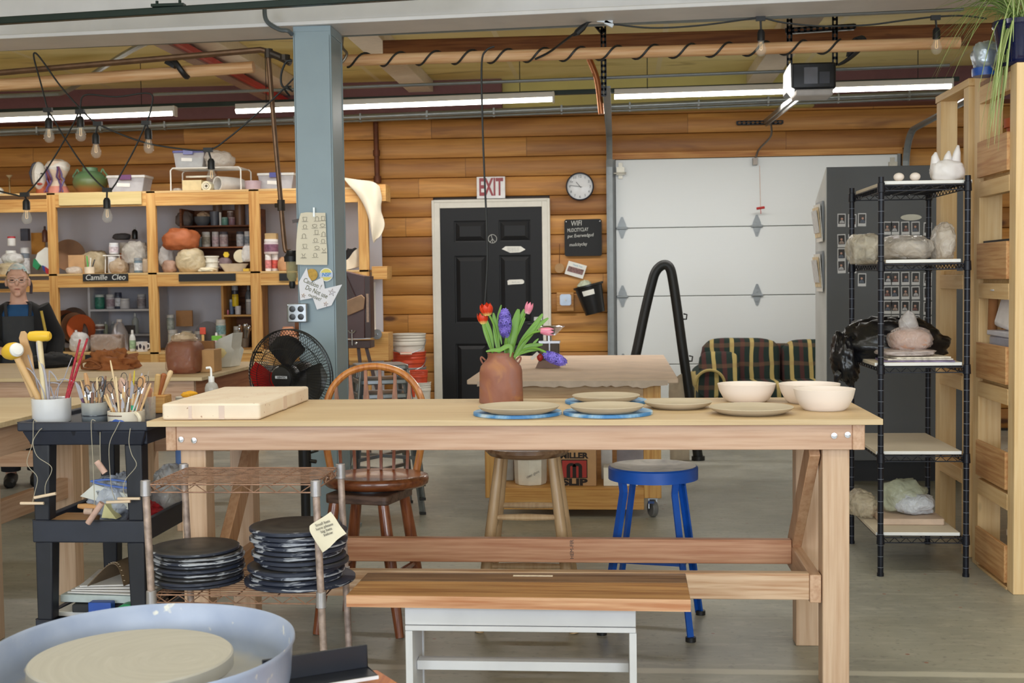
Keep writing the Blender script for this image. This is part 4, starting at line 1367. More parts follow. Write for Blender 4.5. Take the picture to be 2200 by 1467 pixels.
disc('dark brown round bat standing behind the orange ones',158,690,30,10.95,(96,70,58),0.08,0.1)
for k,(px,py,r_,cc,yw)in enumerate(((140,698,32,(128,70,40),0.9),(152,705,33,(60,54,52),1.0),(160,704,33,(176,130,100),1.05))):
 disc(('brown bat standing on edge by the first post','black bat standing on edge beside the orange bat','tan bat standing on edge beside the orange bat')[k],px,py,r_,10.75,cc,0.05,yw)
disc('bright orange round bat facing the room on the low shelf',174,706,31,10.66,(198,88,30),0.12,0.75,th=0.02)
disc('dark orange bat behind the person by the first post',112,700,36,10.8,(130,66,36),0.1,0.6)
bag('white plastic bag holding a bottle on the low shelf',167,42,42,zl,FILMW,Y=10.55,seed=27,amp=0.2)
bottle('white bottle poking out of the plastic bag',160,14,46,zl,(226,226,228),(238,238,238),Y=10.6)
o=P(183,715,10.6)
solo('bristle_brush','dark bristle brush hanging in front of the orange bat','brush',M().blob(o,(0.024,0.02,0.075),14,10,0.3,3),mat((80,62,56),0.9,bump=0.5))
crate('teal fabric box behind the person by the first post',108,34,34,zl,(44,104,94),Y=10.6)
jar('grey blue tall jar at the left of the third low bay',367,16,36,zl,(150,162,164),(214,216,216),(180,190,186),Y=10.75,py=712)
crate('square cardboard sheet standing in the third low bay',396,36,34,zl,(186,136,88),Y=10.95,d=0.02,py=701)
jar('cream and lime jar below the cardboard square',399,24,40,zl,(214,222,170),(230,230,216),(190,216,120),Y=10.8)
jar('pale jar left of the cream jar on the low shelf',368,20,44,zl,(214,218,216),(226,226,226),Y=10.7)
bag('cream fluffy sponge in front of the cream jar',391,26,22,zl+0.06,mat((226,214,180),0.9,bump=0.5),Y=10.6,seed=28)
disc('grey round disc leaning behind the paint jars',445,716,26,10.95,(140,136,140),0.1)
jar('white jar with a pale blue band leaning by the cabinet',475,21,38,zl,(226,232,232),(232,232,230),(150,200,214),Y=10.72,py=724)
bottle('small white bottle beside the blue banded jar',462,13,38,zl,(230,224,226),(236,236,236),(200,160,180),Y=10.62)
jar('grey jar behind the red brush',424,18,40,zl,(150,150,152),(196,196,196),Y=10.75)
t=T('red_brush','red wide paint brush standing on the low shelf','brush')
o,s=base(433,10.58,zl,None)
t.part('bristles',M().cbox(o+V((0,0,0.17)),(0.05,0.02,0.06)),mat((206,84,66),0.8),bevel=0.004)
t.part('handle',M().cbox(o+V((0,0,0.07)),(0.022,0.014,0.14)),mat((206,170,110),0.6),bevel=0.004)
t.done()
crate('lime green lid standing in front of the small bottle',462,22,10,zl+0.09,(120,190,70),Y=10.5,d=0.02)
t=T('open_cabinet','small pine open cabinet with two compartments on the low shelf','cabinet')
qx0,qx1=px_x(476,10.72,680),px_x(551,10.72,680)
qz=P(510,607,10.72).z
qm=P(510,676,10.72).z
t.part('side_panel',M().box(qx0,qx0+0.02,10.72,11.1,zl+0.002,qz),PINE)
t.part('side_panel',M().box(qx1-0.02,qx1,10.72,11.1,zl+0.002,qz),PINE)
t.part('back_panel',M().box(qx0,qx1,11.09,11.1,zl+0.002,qz),HB)
t.part('shelf',M().box(qx0+0.02,qx1-0.02,10.72,11.09,qm-0.016,qm),PINEX)
t.part('top_panel',M().box(qx0,qx1,10.72,11.1,qz-0.016,qz),PINEX)
t.part('bottom_panel',M().box(qx0+0.02,qx1-0.02,10.72,11.09,zl+0.002,zl+0.016),PINEX)
t.done()
jar('yellow jar standing on a white cup in the pine cabinet',506,14,26,zl,(226,196,40),(210,180,40),Y=10.8,py=658)
tub('white cup under the yellow jar',510,13,18,qm,(226,224,226),Y=10.8,top=1.1)
jar('clear jar with grey contents in the pine cabinet',535,16,32,qm,(180,176,176),(220,220,220),Y=10.82)
jar('slim blue paint jar at the left of the pine cabinet',496,9,32,qm,(120,140,170),(190,194,200),Y=10.85)
jar('dark jar with a silver lid at the cabinet top',504,14,62,qm,(70,70,80),(190,192,198),(150,156,170),Y=10.95)
bottle('tall glass bottle at the right of the cabinet top',533,14,62,qm,(120,124,126),(170,172,174),Y=10.98)
jar('pink tube in the pine cabinet',488,4,12,qm,(226,130,150),None,Y=10.78)
jar('tall jar with a white lid in the lower compartment',508,18,44,zl+0.017,(176,176,166),(228,228,226),Y=10.85)
jar('silver lidded jar behind the cutlery',527,16,46,zl+0.017,(130,126,120),(206,206,206),Y=10.95)
jar('pale pink jar beside the third post',543,9,26,zl+0.017,(206,190,196),(226,222,222),Y=10.78)
t=T('cutlery_jar','jar crammed with metal spoons and loop tools in the cabinet','jar')
o,s=base(523,10.76,zl+0.017,None)
t.part('jar',M().lathe([(0,0),(0.035,0),(0.04,0.08),(0.036,0.08),(0.03,0.01),(0,0.01)],o,16),mat((120,110,100),0.4))
for k in range(9):
 aa=k*0.7
 e=o+V((0.05*cos(aa),0.03*sin(aa),0.16+0.04*((k*7)%5)/5))
 t.part('utensil',M().rod(o+V((0.012*cos(aa),0.012*sin(aa),0.015)),e,0.004,6).blob(e,(0.011,0.006,0.02),8,6,0,1),CHROME if k%3 else mat((150,110,70),0.5))
t.done()
t=T('terracotta_pot','pale terracotta pot on a lacy mat behind the fan','pot')
o,s=base(617,10.6,P(617,706,10.6).z,None)
o.z=zl+0.10
t.part('pot',M().lathe([(0,0),(0.07,0),(0.075,0.03),(0.055,0.075),(0.045,0.10),(0.04,0.10),(0,0.03)],o,20),mat((214,152,116),0.6))
t.part('lace_mat',M().lathe([(0,-0.005),(0.095,-0.005),(0.10,0.006),(0.09,0.01),(0,0.01)],o,18),mat((196,176,160),0.9,var=0.3,vs=60))
t.done()
crate('brown box under the lacy mat behind the fan',617,52,24,zl,(150,96,62),Y=10.55)
crate('small brown cardboard box beside the terracotta pot',641,20,40,zl+0.1,(160,106,70),Y=10.85)
ZB=0.87
YB0,YB1=6.72,8.05
bx1=PZ(406,817,ZB).x
bx0=-6.2
t=T('worktable','long plywood topped worktable in front of the left shelves','table')
PLY=wood((222,200,162),(210,184,142),'X',knots=0.1,grain=0.25)
t.part('tabletop',M().box(bx0,bx1,YB0,YB1,ZB-0.02,ZB),PLY,bevel=0.002)
t.part('front_apron',M().box(bx0+0.05,bx1-0.06,YB0+0.04,YB0+0.078,ZB-0.14,ZB-0.02),FIRX,bevel=0.002)
t.part('rear_apron',M().box(bx0+0.05,bx1-0.06,YB1-0.078,YB1-0.04,ZB-0.14,ZB-0.02),FIRX,bevel=0.002)
t.part('side_apron',M().box(bx1-0.10,bx1-0.06,YB0+0.08,YB1-0.08,ZB-0.14,ZB-0.02),wood((196,134,92),(176,112,72),'Y',knots=0.3),bevel=0.002)
lx=px_x(148,YB0+0.1,1000)
for x in(lx,bx1-0.19,bx0+0.1):
 for y in(YB0+0.08,YB1-0.17):
  t.part('leg',M().box(x,x+0.089,y,y+0.089,0,ZB-0.02),FIRZ,bevel=0.003)
t.part('stretcher',M().box(bx0+0.1,lx,YB0+0.1,YB0+0.14,0.36,0.45),FIRX,bevel=0.002)
t.part('stretcher',M().box(lx+0.09,bx1-0.19,YB1-0.15,YB1-0.11,0.30,0.39),FIRX,bevel=0.002)
t.done()
def on_table(px,py,z=ZB):
 return PZ(px,py,z)
t=T('apron_heap','crumpled brown apron lying on the far left worktable','apron')
o=on_table(228,795)
o.y+=0.1
t.part('cloth',M().blob(o+V((0,0,0.03)),(0.15,0.12,0.085),40,22,0.45,8,None,flat=-0.03,freq=4.5),mat((158,96,52),0.85,var=0.15,bump=0.3),norm=False,angle=70)
t.part('purple_tie',M().blob(o+V((-0.02,-0.03,0.1)),(0.03,0.02,0.012),12,8,0.2,4),mat((110,60,170),0.6))
t.part('strap',M().tube(spath([o+V((-0.15,-0.1,0.012)),o+V((-0.14,-0.12,0.05)),o+V((-0.08,-0.12,0.06)),o+V((-0.02,-0.13,0.02)),o+V((-0.1,-0.14,0.012)),o+V((-0.15,-0.1,0.012))],5),0.008,6),mat((140,84,46),0.8))
t.done()
t=T('clay_bag','big bag of red brown clay on the far left worktable','clay')
o=on_table(389,803)
s=sc_at(o)
h=73/s
a=34/s
t.part('clay',M().blob(o+V((0,0.08,h*0.45)),(a,0.11,h*0.52),30,20,0.07,9,None,flat=-h*0.45,pw=0.5),mat((128,62,40),0.45,var=0.18,vs=9),norm=False,angle=60)
t.part('film',M().blob(o+V((0,0.08,h*0.46)),(a*1.05,0.118,h*0.55),34,22,0.06,10,None,flat=-h*0.46,pw=0.5,crease=0.05),bag_mat((190,140,112),0.3,0.15),norm=False,angle=60)
t.part('gathered_neck',M().blob(o+V((0.0,0.06,h*1.02)),(0.075,0.05,0.035),20,10,0.3,12),bag_mat((206,180,150),0.7,0.2),norm=False)
t.done()
o=on_table(441,800)
s=sc_at(o)
crate('small cardboard box beside the brown clay bag',440,32,48,ZB,None,Y=o.y,m=CARD,d=0.14)
crate('tall cardboard sheet standing behind the small box',436,40,62,ZB,None,Y=o.y+0.2,m=mat((150,106,66),0.8),d=0.03)
t=T('paper_bag','open white printed paper bag beside the cardboard box','bag')
q=[P(456,788,7.45),P(455,742,7.45),P(470,728,7.4),P(500,715,7.4),P(497,745,7.5),P(503,752,7.55),P(494,790,7.5)]
for v in q:
 if v.z<ZB+0.02:
  v.z=ZB+0.002
t.part('bag',M().prism(q,(0.03,0.11,0)),mat((232,230,222),0.6,var=0.05),bevel=0.004)
t.part('printed_patch',M().blob(P(473,758,7.42),(0.04,0.006,0.03),12,8,0.3,2),mat((224,206,150),0.6))
t.done()
# ======== PERSON
SKIN=mat((226,178,156),0.5,var=0.06,vs=14)
BLKCLOTH=mat((22,22,25),0.9,var=0.15,vs=9,bump=0.25)
def loft(rings,n=28,cap=True,a0=None,a1=None,flip=False):
 """rings: (centre, rx, ry, tilt); full loop or an arc from a0 to a1"""
 m_=M()
 arc=a0 is not None
 k=n+1 if arc else n
 vs=[]
 for c_,rx,ry in rings:
  c_=V(c_)
  for j in range(k):
   a=a0+(a1-a0)*j/n if arc else 2*PI*j/n
   ca,sa=cos(a),sin(a)
   e=0.85
   vs.append(c_+V((rx*math.copysign(abs(ca)**e,ca),ry*math.copysign(abs(sa)**e,sa),0)))
 fs=[]
 for i in range(len(rings)-1):
  for j in range(n):
   a,b=i*k+j,i*k+(j+1)%k
   if arc:
    b=i*k+j+1
   fs.append((a,b,b+k,a+k))
 if cap and not arc:
  fs.append(tuple(reversed(range(n))))
  fs.append(tuple((len(rings)-1)*n+j for j in range(n)))
 return m_.add(vs,fs)
def remesh(m_,voxel,mats,name,it=4):
 me=m_.mesh('tmp',mats)
 fix_normals(me)
 o=bpy.data.objects.new('tmp',me)
 col.objects.link(o)
 r=o.modifiers.new('r','REMESH')
 r.mode='VOXEL'
 r.voxel_size=voxel
 s_=o.modifiers.new('s','SMOOTH')
 s_.factor=0.5
 s_.iterations=it
 dg=bpy.context.evaluated_depsgraph_get()
 me2=bpy.data.meshes.new_from_object(o.evaluated_get(dg))
 out=M().add([v.co.copy()for v in me2.vertices],[tuple(p.vertices)for p in me2.polygons])
 bpy.data.objects.remove(o)
 return out
PY=8.42
top,chin=P(46,569,PY),P(47,637,PY)
hc=(top+chin)/2
hh=(top.z-chin.z)
px0=hc.x
sh=P(44,650,PY).z
k=hh/0.215
body=M()
def headfn(q,d):
 if d.z<-0.1:
  f=1-0.42*(-d.z-0.1)**1.3
  q.x*=f
  if d.y>0:
   q.y*=1-0.35*(-d.z)
 if d.y<0 and abs(d.z)<0.5:
  q.y*=0.95
 return q
H0=V((px0,PY-0.05,hc.z))
body.blob(H0,(0.069*k,0.088*k,0.112*k),28,22,0.0,0,headfn)
tip=-0.084*k
body.blob(H0+V((0,tip-0.008,-0.016*k)),(0.013,0.018,0.022),10,8,0,0)
body.blob(H0+V((0,tip+0.006,0.012*k)),(0.007,0.013,0.025),10,8,0,0)
for sg in(-1,1):
 body.blob(H0+V((sg*0.073*k,0.012,-0.012)),(0.010,0.02,0.031),10,8,0,0)
 body.blob(H0+V((sg*0.034,tip+0.016,-0.022)),(0.024,0.016,0.02),10,8,0,0)
 body.blob(H0+V((sg*0.028,tip+0.010,0.030)),(0.024,0.011,0.008),10,8,0,0)
body.blob(H0+V((0,tip+0.010,-0.056*k)),(0.020,0.013,0.0055),10,8,0,0)
body.blob(H0+V((0,tip+0.016,-0.090*k)),(0.022,0.017,0.018),10,8,0,0)
neck0=V((px0,PY+0.005,sh-0.02))
body.tube([neck0,V((px0,PY-0.01,sh+0.06)),H0+V((0,0.02,-0.04))],[0.062,0.052,0.052],16)
body.merge(loft([((px0,PY,0.74),0.13,0.09),((px0,PY,0.86),0.155,0.105),((px0,PY,0.98),0.128,0.09),((px0,PY,1.12),0.14,0.10),((px0,PY,1.20),0.145,0.095),((px0,PY+0.005,sh-0.03),0.12,0.075),((px0,PY+0.008,sh+0.015),0.055,0.055)]))
arms=[]
for sg,el,wr in((-1,V((px0-0.23,PY+0.02,1.02)),V((px0-0.13,PY-0.26,0.97))),(1,V((px0+0.235,PY+0.04,1.02)),V((px0+0.22,PY-0.10,0.84)))):
 s0=V((px0+sg*0.135,PY+0.005,sh-0.035))
 body.tube([s0,s0.lerp(el,0.5),el,el.lerp(wr,0.5),wr],[0.046,0.04,0.034,0.03,0.023],12)
 arms.append((s0,el,wr))
 dv=(wr-el).normalized()
 side=V((0,0,1)).cross(dv).normalized()
 upv=dv.cross(side)
 pc=wr+dv*0.045
 hm=M().blob(V((0,0,0)),(0.05,0.038,0.014),14,10,0,0)
 B=Matrix((dv,side,upv)).transposed().to_4x4()
 body.merge(hm,TR(pc)@B)
 for f in range(4):
  b0=pc+dv*0.035+side*(-0.027+0.018*f)
  L=(0.055,0.068,0.072,0.062)[f]if sg>0 else(0.062,0.072,0.068,0.055)[f]
  body.tube([b0,b0+dv*L*0.5+V((0,0,-0.004)),b0+dv*L*0.85+V((0,0,-0.018))],[0.0095,0.009,0.007],8)
 b0=pc-dv*0.01-side*(0.03*sg)
 body.tube([b0,b0+dv*0.03-side*0.022*sg,b0+dv*0.055-side*0.028*sg+V((0,0,-0.008))],[0.012,0.0105,0.008],8)
for sg in(-1,1):
 x=px0+sg*0.085
 body.tube([(x,PY,0.80),(x,PY-0.01,0.46),(x,PY+0.01,0.24),(x,PY+0.015,0.07)],[0.082,0.055,0.05,0.036],14)
 body.tube([(x,PY+0.05,0.04),(x,PY-0.07,0.035),(x,PY-0.15,0.03)],[0.036,0.04,0.026],12)
t=T('person','person in black cardigan, dark apron and patterned head scarf looking down at the worktable','person')
t.part('body',remesh(body,0.0055,[SKIN],'body'),SKIN,norm=False,angle=180)
bd=loft([((px0,PY,0.70),0.16,0.115),((px0,PY,0.86),0.165,0.118),((px0,PY,0.98),0.143,0.103),((px0,PY,1.12),0.152,0.113),((px0,PY,1.20),0.155,0.107),((px0,PY+0.005,sh-0.035),0.128,0.082),((px0,PY+0.005,sh-0.012),0.085,0.07)],cap=False)
t.part('shirt',bd,mat((38,84,132),0.85,bump=0.2),angle=180)
zap=P(60,678,PY).z
ap=loft([((px0,PY,0.45),0.19,0.15),((px0,PY,0.86),0.174,0.130),((px0,PY,0.98),0.155,0.115),((px0,PY,1.10),0.158,0.124),((px0,PY,zap),0.16,0.122)],a0=-PI/2-0.95,a1=-PI/2+0.95,cap=False)
t.part('apron',ap,mat((58,60,64),0.85,bump=0.2),angle=180,norm=False)
sk=t.part('apron_strap',M().tube(spath([V((px0+0.075,PY-0.118,zap)),V((px0+0.08,PY-0.11,zap+0.08)),V((px0+0.07,PY-0.05,sh-0.01))],4),0.011,6).tube(spath([V((px0-0.075,PY-0.118,zap)),V((px0-0.08,PY-0.11,zap+0.08)),V((px0-0.07,PY-0.05,sh-0.01))],4),0.011,6),mat((46,46,50),0.8))
cg=loft([((px0,PY+0.01,0.62),0.215,0.17),((px0,PY+0.01,0.80),0.21,0.16),((px0,PY+0.01,0.94),0.19,0.14),((px0,PY+0.005,1.10),0.182,0.135),((px0,PY+0.005,1.19),0.18,0.125),((px0,PY+0.008,sh-0.03),0.15,0.095),((px0,PY+0.012,sh+0.008),0.083,0.075)],a0=-PI/2+0.52,a1=1.5*PI-0.55,n=40,cap=False)
sl=M()
for(s0,el,wr)in arms:
 e2=el.lerp(wr,0.72)
 sl.tube(spath([s0+V((0,0,0.005)),s0.lerp(el,0.5),el,el.lerp(wr,0.45),e2],3),[0.066-0.0012*i for i in range(13)],14)
cgm=M()
cgm.merge(cg).merge(M().merge(cg).xf(TR((0,0,0))))
t.part('cardigan',cg,BLKCLOTH,angle=180,norm=False)
t.part('cardigan_sleeve',M().tube(spath([arms[0][0]+V((0,0,0.005)),arms[0][0].lerp(arms[0][1],0.5),arms[0][1],arms[0][1].lerp(arms[0][2],0.45),arms[0][1].lerp(arms[0][2],0.85)],3),[0.07,0.07,0.068,0.065,0.063,0.062,0.062,0.06,0.058,0.056,0.055,0.056,0.056],14),BLKCLOTH)
t.part('cardigan_sleeve',M().tube(spath([arms[1][0]+V((0,0,0.005)),arms[1][0].lerp(arms[1][1],0.5),arms[1][1],arms[1][1].lerp(arms[1][2],0.45),arms[1][1].lerp(arms[1][2],0.85)],3),[0.07,0.07,0.068,0.065,0.063,0.062,0.062,0.06,0.058,0.056,0.055,0.056,0.056],14),BLKCLOTH)
t.part('neck_tie',M().tube(spath([V((px0+0.15,PY-0.115,1.21)),V((px0+0.165,PY-0.12,1.12)),V((px0+0.185,PY-0.12,1.0))],4),0.009,6),mat((196,166,70),0.7))
for sg in(-1,1):
 x=px0+sg*0.085
 t.part('trouser_leg',M().tube([(x,PY,0.80),(x,PY-0.01,0.46),(x,PY+0.01,0.10)],[0.097,0.075,0.065],16),mat((40,42,50),0.9))
 t.part('shoe',M().tube([(x,PY+0.07,0.045),(x,PY-0.06,0.045),(x,PY-0.16,0.035),(x,PY-0.18,0.03)],[0.043,0.045,0.04,0.02],14),BLACK)
m,nt,p=nodes('scarf')
tc=nt.nodes.new('ShaderNodeTexCoord')
vo=nt.nodes.new('ShaderNodeTexVoronoi')
vo.inputs['Scale'].default_value=42
nt.links.new(tc.outputs['Object'],vo.inputs['Vector'])
c=ramp(nt,nz(18,3,0,None,nt,tc),[(0.48,lin((232,230,226))),(0.62,lin((176,210,216)))])
c=mix_rgb(nt,ramp(nt,vo.outputs['Distance'],[(0.18,(1,1,1)),(0.26,(0,0,0))]),c,lin((130,92,110)))
nt.links.new(c,p.inputs['Base Color'])
p.inputs['Roughness'].default_value=0.85
def capfn(q,d):
 q=headfn(q,d)
 return q
cap=M()
full=M().blob(H0+V((0,0.006,0.004)),(0.076*k,0.096*k,0.118*k),30,24,0.03,4,headfn)
zc=H0.z+0.030*k
keep={i for i,v in enumerate(full.v)if v.z>zc-(v.y-H0.y)*0.55}
full.f=[f for f in full.f if all(i in keep for i in f)]
full.mi=[0]*len(full.f)
t.part('head_scarf',full,m,norm=False,angle=180)
hair=M().blob(H0+V((0,0.012,0.0)),(0.0735*k,0.091*k,0.112*k),26,20,0.05,8,headfn)
keep={i for i,v in enumerate(hair.v)if v.z>H0.z-0.045 and(v.y>H0.y-0.035 or v.z>H0.z+0.045*k)}
hair.f=[f for f in hair.f if all(i in keep for i in f)]
hair.mi=[0]*len(hair.f)
t.part('hair',hair,mat((196,164,122),0.7,bump=0.4),norm=False,angle=180)
t.part('scarf_tail',M().tube(spath([H0+V((0.07,0.05,0.01)),H0+V((0.085,0.045,-0.03)),H0+V((0.082,0.04,-0.09))],4),0.010,6),mat((70,60,66),0.8))
gl=M()
for sg in(-1,1):
 c_=H0+V((sg*0.030,tip-0.010,0.004))
 gl.tube([c_+V((0.023*cos(a),0.004*abs(cos(a)),0.017*sin(a)))for a in[2*PI*i/16 for i in range(16)]],0.0016,6,closed=True)
 gl.rod(c_+V((sg*0.023,0.004,0.004)),H0+V((sg*0.074*k,0.0,0.006)),0.0015,6)
gl.rod(H0+V((-0.008,tip-0.011,0.008)),H0+V((0.008,tip-0.011,0.008)),0.0015,6)
t.part('glasses',gl,mat((160,150,140),0.3,0.8))
for sg in(-1,1):
 t.part('eye',M().blob(H0+V((sg*0.030,tip+0.008,0.004)),(0.013,0.008,0.0055),12,8,0,0),mat((74,56,50),0.3))
t.part('lips',M().blob(H0+V((0,tip+0.004,-0.056*k)),(0.019,0.011,0.0042),12,8,0,0),mat((176,104,96),0.5))
PERSON=t.done()
PERSON.rotation_euler.z=0.40
PERSON.location.x+=0.02
o=PZ(12,803,ZB)
bm_=M().blob(V((o.x,7.68,ZB+0.031)),(0.13,0.2,0.06),34,20,0.2,14,None,flat=-0.028,crease=0.06)
solo('folded_jacket','black jacket lying on the worktable in front of the person','jacket',bm_,BLKCLOTH,norm=False,angle=70)
# ======== NEAR LEFT TABLE
t=T('plywood_table','plywood worktable at the left edge behind the tool cart','table')
r0_,r1_=PZ(0,912,0.87),PZ(218,853,0.87)
rx=(r0_.x+r1_.x)/2
t.part('tabletop',M().box(-4.6,rx,4.5,r1_.y,0.848,0.87),PLY,bevel=0.002)
t.part('side_apron',M().box(rx-0.08,rx-0.04,4.56,r1_.y-0.06,0.73,0.848),FIRY,bevel=0.002)
t.part('front_apron',M().box(-4.5,rx-0.08,4.56,4.6,0.73,0.848),FIRX,bevel=0.002)
t.part('rear_apron',M().box(-4.5,rx-0.08,r1_.y-0.1,r1_.y-0.06,0.73,0.848),FIRX,bevel=0.002)
for x in(-4.5,rx-0.18):
 for y in(4.62,r1_.y-0.2):
  t.part('leg',M().box(x,x+0.089,y,y+0.089,0,0.848),FIRZ,bevel=0.003)
t.part('stretcher',M().box(rx-0.155,rx-0.115,4.71,r1_.y-0.2,0.44,0.53),FIRY,bevel=0.002)
t.done()
# ======== ITEMS ON THE COLUMN
YC=6.645
t=T('outlet_box','grey metal box with four black sockets on the blue column','outlet')
x0,x1,z0,z1=rect(617,652,661,692,YC-0.03)
t.part('box',rbox(x0,x1,YC-0.045,YC,z0,z1,0.012),GALV,bevel=0.004)
for i in range(2):
 for j in range(2):
  c_=V((x0+(x1-x0)*(0.29+0.41*i),YC-0.045,z0+(z1-z0)*(0.29+0.42*j)))
  t.part('socket',M().lathe([(0,0),(0.0165,0),(0.0165,0.004),(0,0.006)],c_,18,Euler((PI/2,0,0)).to_matrix().to_4x4()).slot(1).cbox(c_+V((-0.005,-0.006,0.002)),(0.002,0.002,0.008)).cbox(c_+V((0.005,-0.006,0.002)),(0.002,0.002,0.008)),[mat((30,30,32),0.3),mat((120,120,124),0.4)])
for i in range(2):
 t.part('screw',M().cyl(V((x0+0.008+(x1-x0-0.016)*i,YC-0.047,z0+0.008 if i else z1-0.008)),0.004,0.003,8),CHROME)
t.done()
t=T('pot_shape_chart','paper chart of pot outlines hung on the blue column','poster')
rows_=[[(646,458),(660,456),(682,457),(699,457)],[(640,483),(660,484),(680,484),(700,484)],[(637,515),(655,517),(680,517),(701,513)],[(636,542),(655,545),(680,545),(703,542)],[(636,568),(655,569),(680,569),(703,569)]]
t.part('paper',sheet_px(rows_,YC-0.010,YC-0.014,0.002),mat((230,222,202),0.8,var=0.05,vs=6),angle=80)
ink=mat((110,104,96),0.9,var=0)
for(px,py,sh_)in((655,471,'bowl'),(655,487,'ball'),(653,507,'arch'),(655,529,'bowl'),(652,549,'hour'),(681,470,'arch'),(676,485,'wide'),(680,499,'cup'),(678,516,'ball'),(681,532,'wide'),(677,548,'ball'),(694,469,'cup'),(693,484,'wide'),(695,503,'arch'),(694,518,'ball'),(696,538,'hour')):
 c_=P(px,py,YC-0.0165)
 r_=0.011
 pr={'bowl':[(-1,1),(-0.7,-0.8),(0.7,-0.8),(1,1),(-1,1)],'ball':[(-0.4,-0.9),(-0.9,0),(-0.5,0.9),(0.5,0.9),(0.9,0),(0.4,-0.9)],'arch':[(-0.8,-1),(-0.8,0.5),(-0.3,1.1),(0.3,1.1),(0.8,0.5),(0.8,-1)],'wide':[(-1.1,0.5),(-0.9,-0.4),(0,-0.8),(0.9,-0.4),(1.1,0.5),(0,0.8),(-1.1,0.5)],'cup':[(-0.8,1),(-0.7,-0.9),(0.7,-0.9),(0.8,1),(-0.8,1)],'hour':[(-0.9,1),(-0.2,0),(-0.9,-1),(0.9,-1),(0.2,0),(0.9,1)]}[sh_]
 q=M().tube([c_+V((a*r_,0,b*r_))for a,b in pr],0.0009,5)
 q.rod(c_+V((-0.017,0,-0.0125)),c_+V((0.017,0,-0.0125)),0.0008,5)
 t.part('drawing',q,ink)
t.part('tape',M().box(P(674,455,YC).x,P(678,455,YC).x,YC-0.018,YC-0.014,P(676,466,YC).z,P(676,446,YC).z),mat((240,246,250),0.2))
t.done()
e0,e1=P(628,476,YC-0.004),P(644,473,YC-0.004)
solo('name_strip','short dark embossed strip peeking out behind the paper chart','label',M().bar(e0,e1,0.004,0.018),mat((64,46,40),0.4))
t=T('caution_sign','jagged white paper sign with a handwritten caution on the column','sign')
outl=[(659,575),(663,594),(671,606),(690,597),(694,597),(698,620),(735,611),(712,656),(681,665),(672,640),(645,645),(642,606)]
t.part('paper',poly_px(outl,YC-0.012,0.0015),mat((236,236,244),0.7,var=0.02))
pen=mat((110,108,70),0.8,var=0)
rr_=V((cos(0.42),0,-sin(0.42)))
uu_=V((sin(0.42),0,cos(0.42)))
for txt,px,py,sz,wd_ in(('Caution !',671,609,0.036,0.102),('Do Not use',680,627,0.036,0.128),('outlet!',676,638,0.026,0.072)):
 t.part('lettering',text_m(txt,sz,P(px,py,YC-0.0135),rr_,uu_,shear=0.1,fit=wd_),pen,norm=False)
def star_m(c_,r_,rot=0.2):
 pts=[c_+V((r_*sin(rot+4*PI*i/5),0,r_*cos(rot+4*PI*i/5)))for i in range(5)]
 return M().tube(pts,0.0018,5,closed=True)
for px,py,r_,cc in((713,628,0.02,(176,140,110)),(652,635,0.012,(206,150,50)),(700,653,0.013,(224,170,110))):
 t.part('star',star_m(P(px,py,YC-0.0135),r_),mat(cc,0.8,var=0))
t.done()
t=T('round_sticker','round yellow and blue sticker at the column edge','sticker')
c_=P(701,590,YC-0.003)
RX=Euler((PI/2,0,0)).to_matrix().to_4x4()
r_=14.5/sc_at(c_)
t.part('disc',M().lathe([(0,0),(r_,0),(r_,0.002),(0,0.002)],c_,28,RX),mat((236,236,230),0.5))
t.part('yellow_disc',M().lathe([(0,0),(r_*0.86,0),(r_*0.86,0.001),(0,0.001)],c_+V((0,-0.002,0)),28,RX),mat((226,214,110),0.5))
t.part('blue_band',M().box(c_.x-r_,c_.x+r_,c_.y-0.0042,c_.y-0.003,c_.z-r_*0.36,c_.z+r_*0.3),mat((196,208,232),0.5))
t.part('lettering',text_m('NSP',r_*0.75,c_+V((0,-0.005,0)),bold=0.0006,shear=0.15),mat((70,140,206),0.5,var=0),norm=False)
t.done()
c_=P(670,590,YC-0.002)
solo('round_tag','round mustard coloured tag behind the caution paper','tag',M().lathe([(0,0),(0.032,0),(0.032,0.003),(0,0.003)],c_,24,RX),mat((196,156,66),0.6,var=0.2,vs=60))
q=M().tube(spath([P(568,14,6.6),P(570,38,6.6),P(580,52,6.6),P(602,64,6.6),P(618,66,6.6),P(627,74,6.63)],5),0.012,8)
solo('flex_conduit','bent grey flexible conduit entering the column near its top','conduit',q,mat((96,104,110),0.4,0.4))
q=M().tube(spath([P(627,130,6.8),P(614,134,6.8),P(604,160,6.8),P(606,184,6.8),P(620,190,6.8),P(628,196,6.85)],5),0.006,6).tube(spath([P(622,206,6.85),P(612,192,6.8),P(618,186,6.8),P(626,186,6.8)],4),0.006,6)
solo('cable_loop','loop of black cable hanging left of the column top','cable',q,cordm)
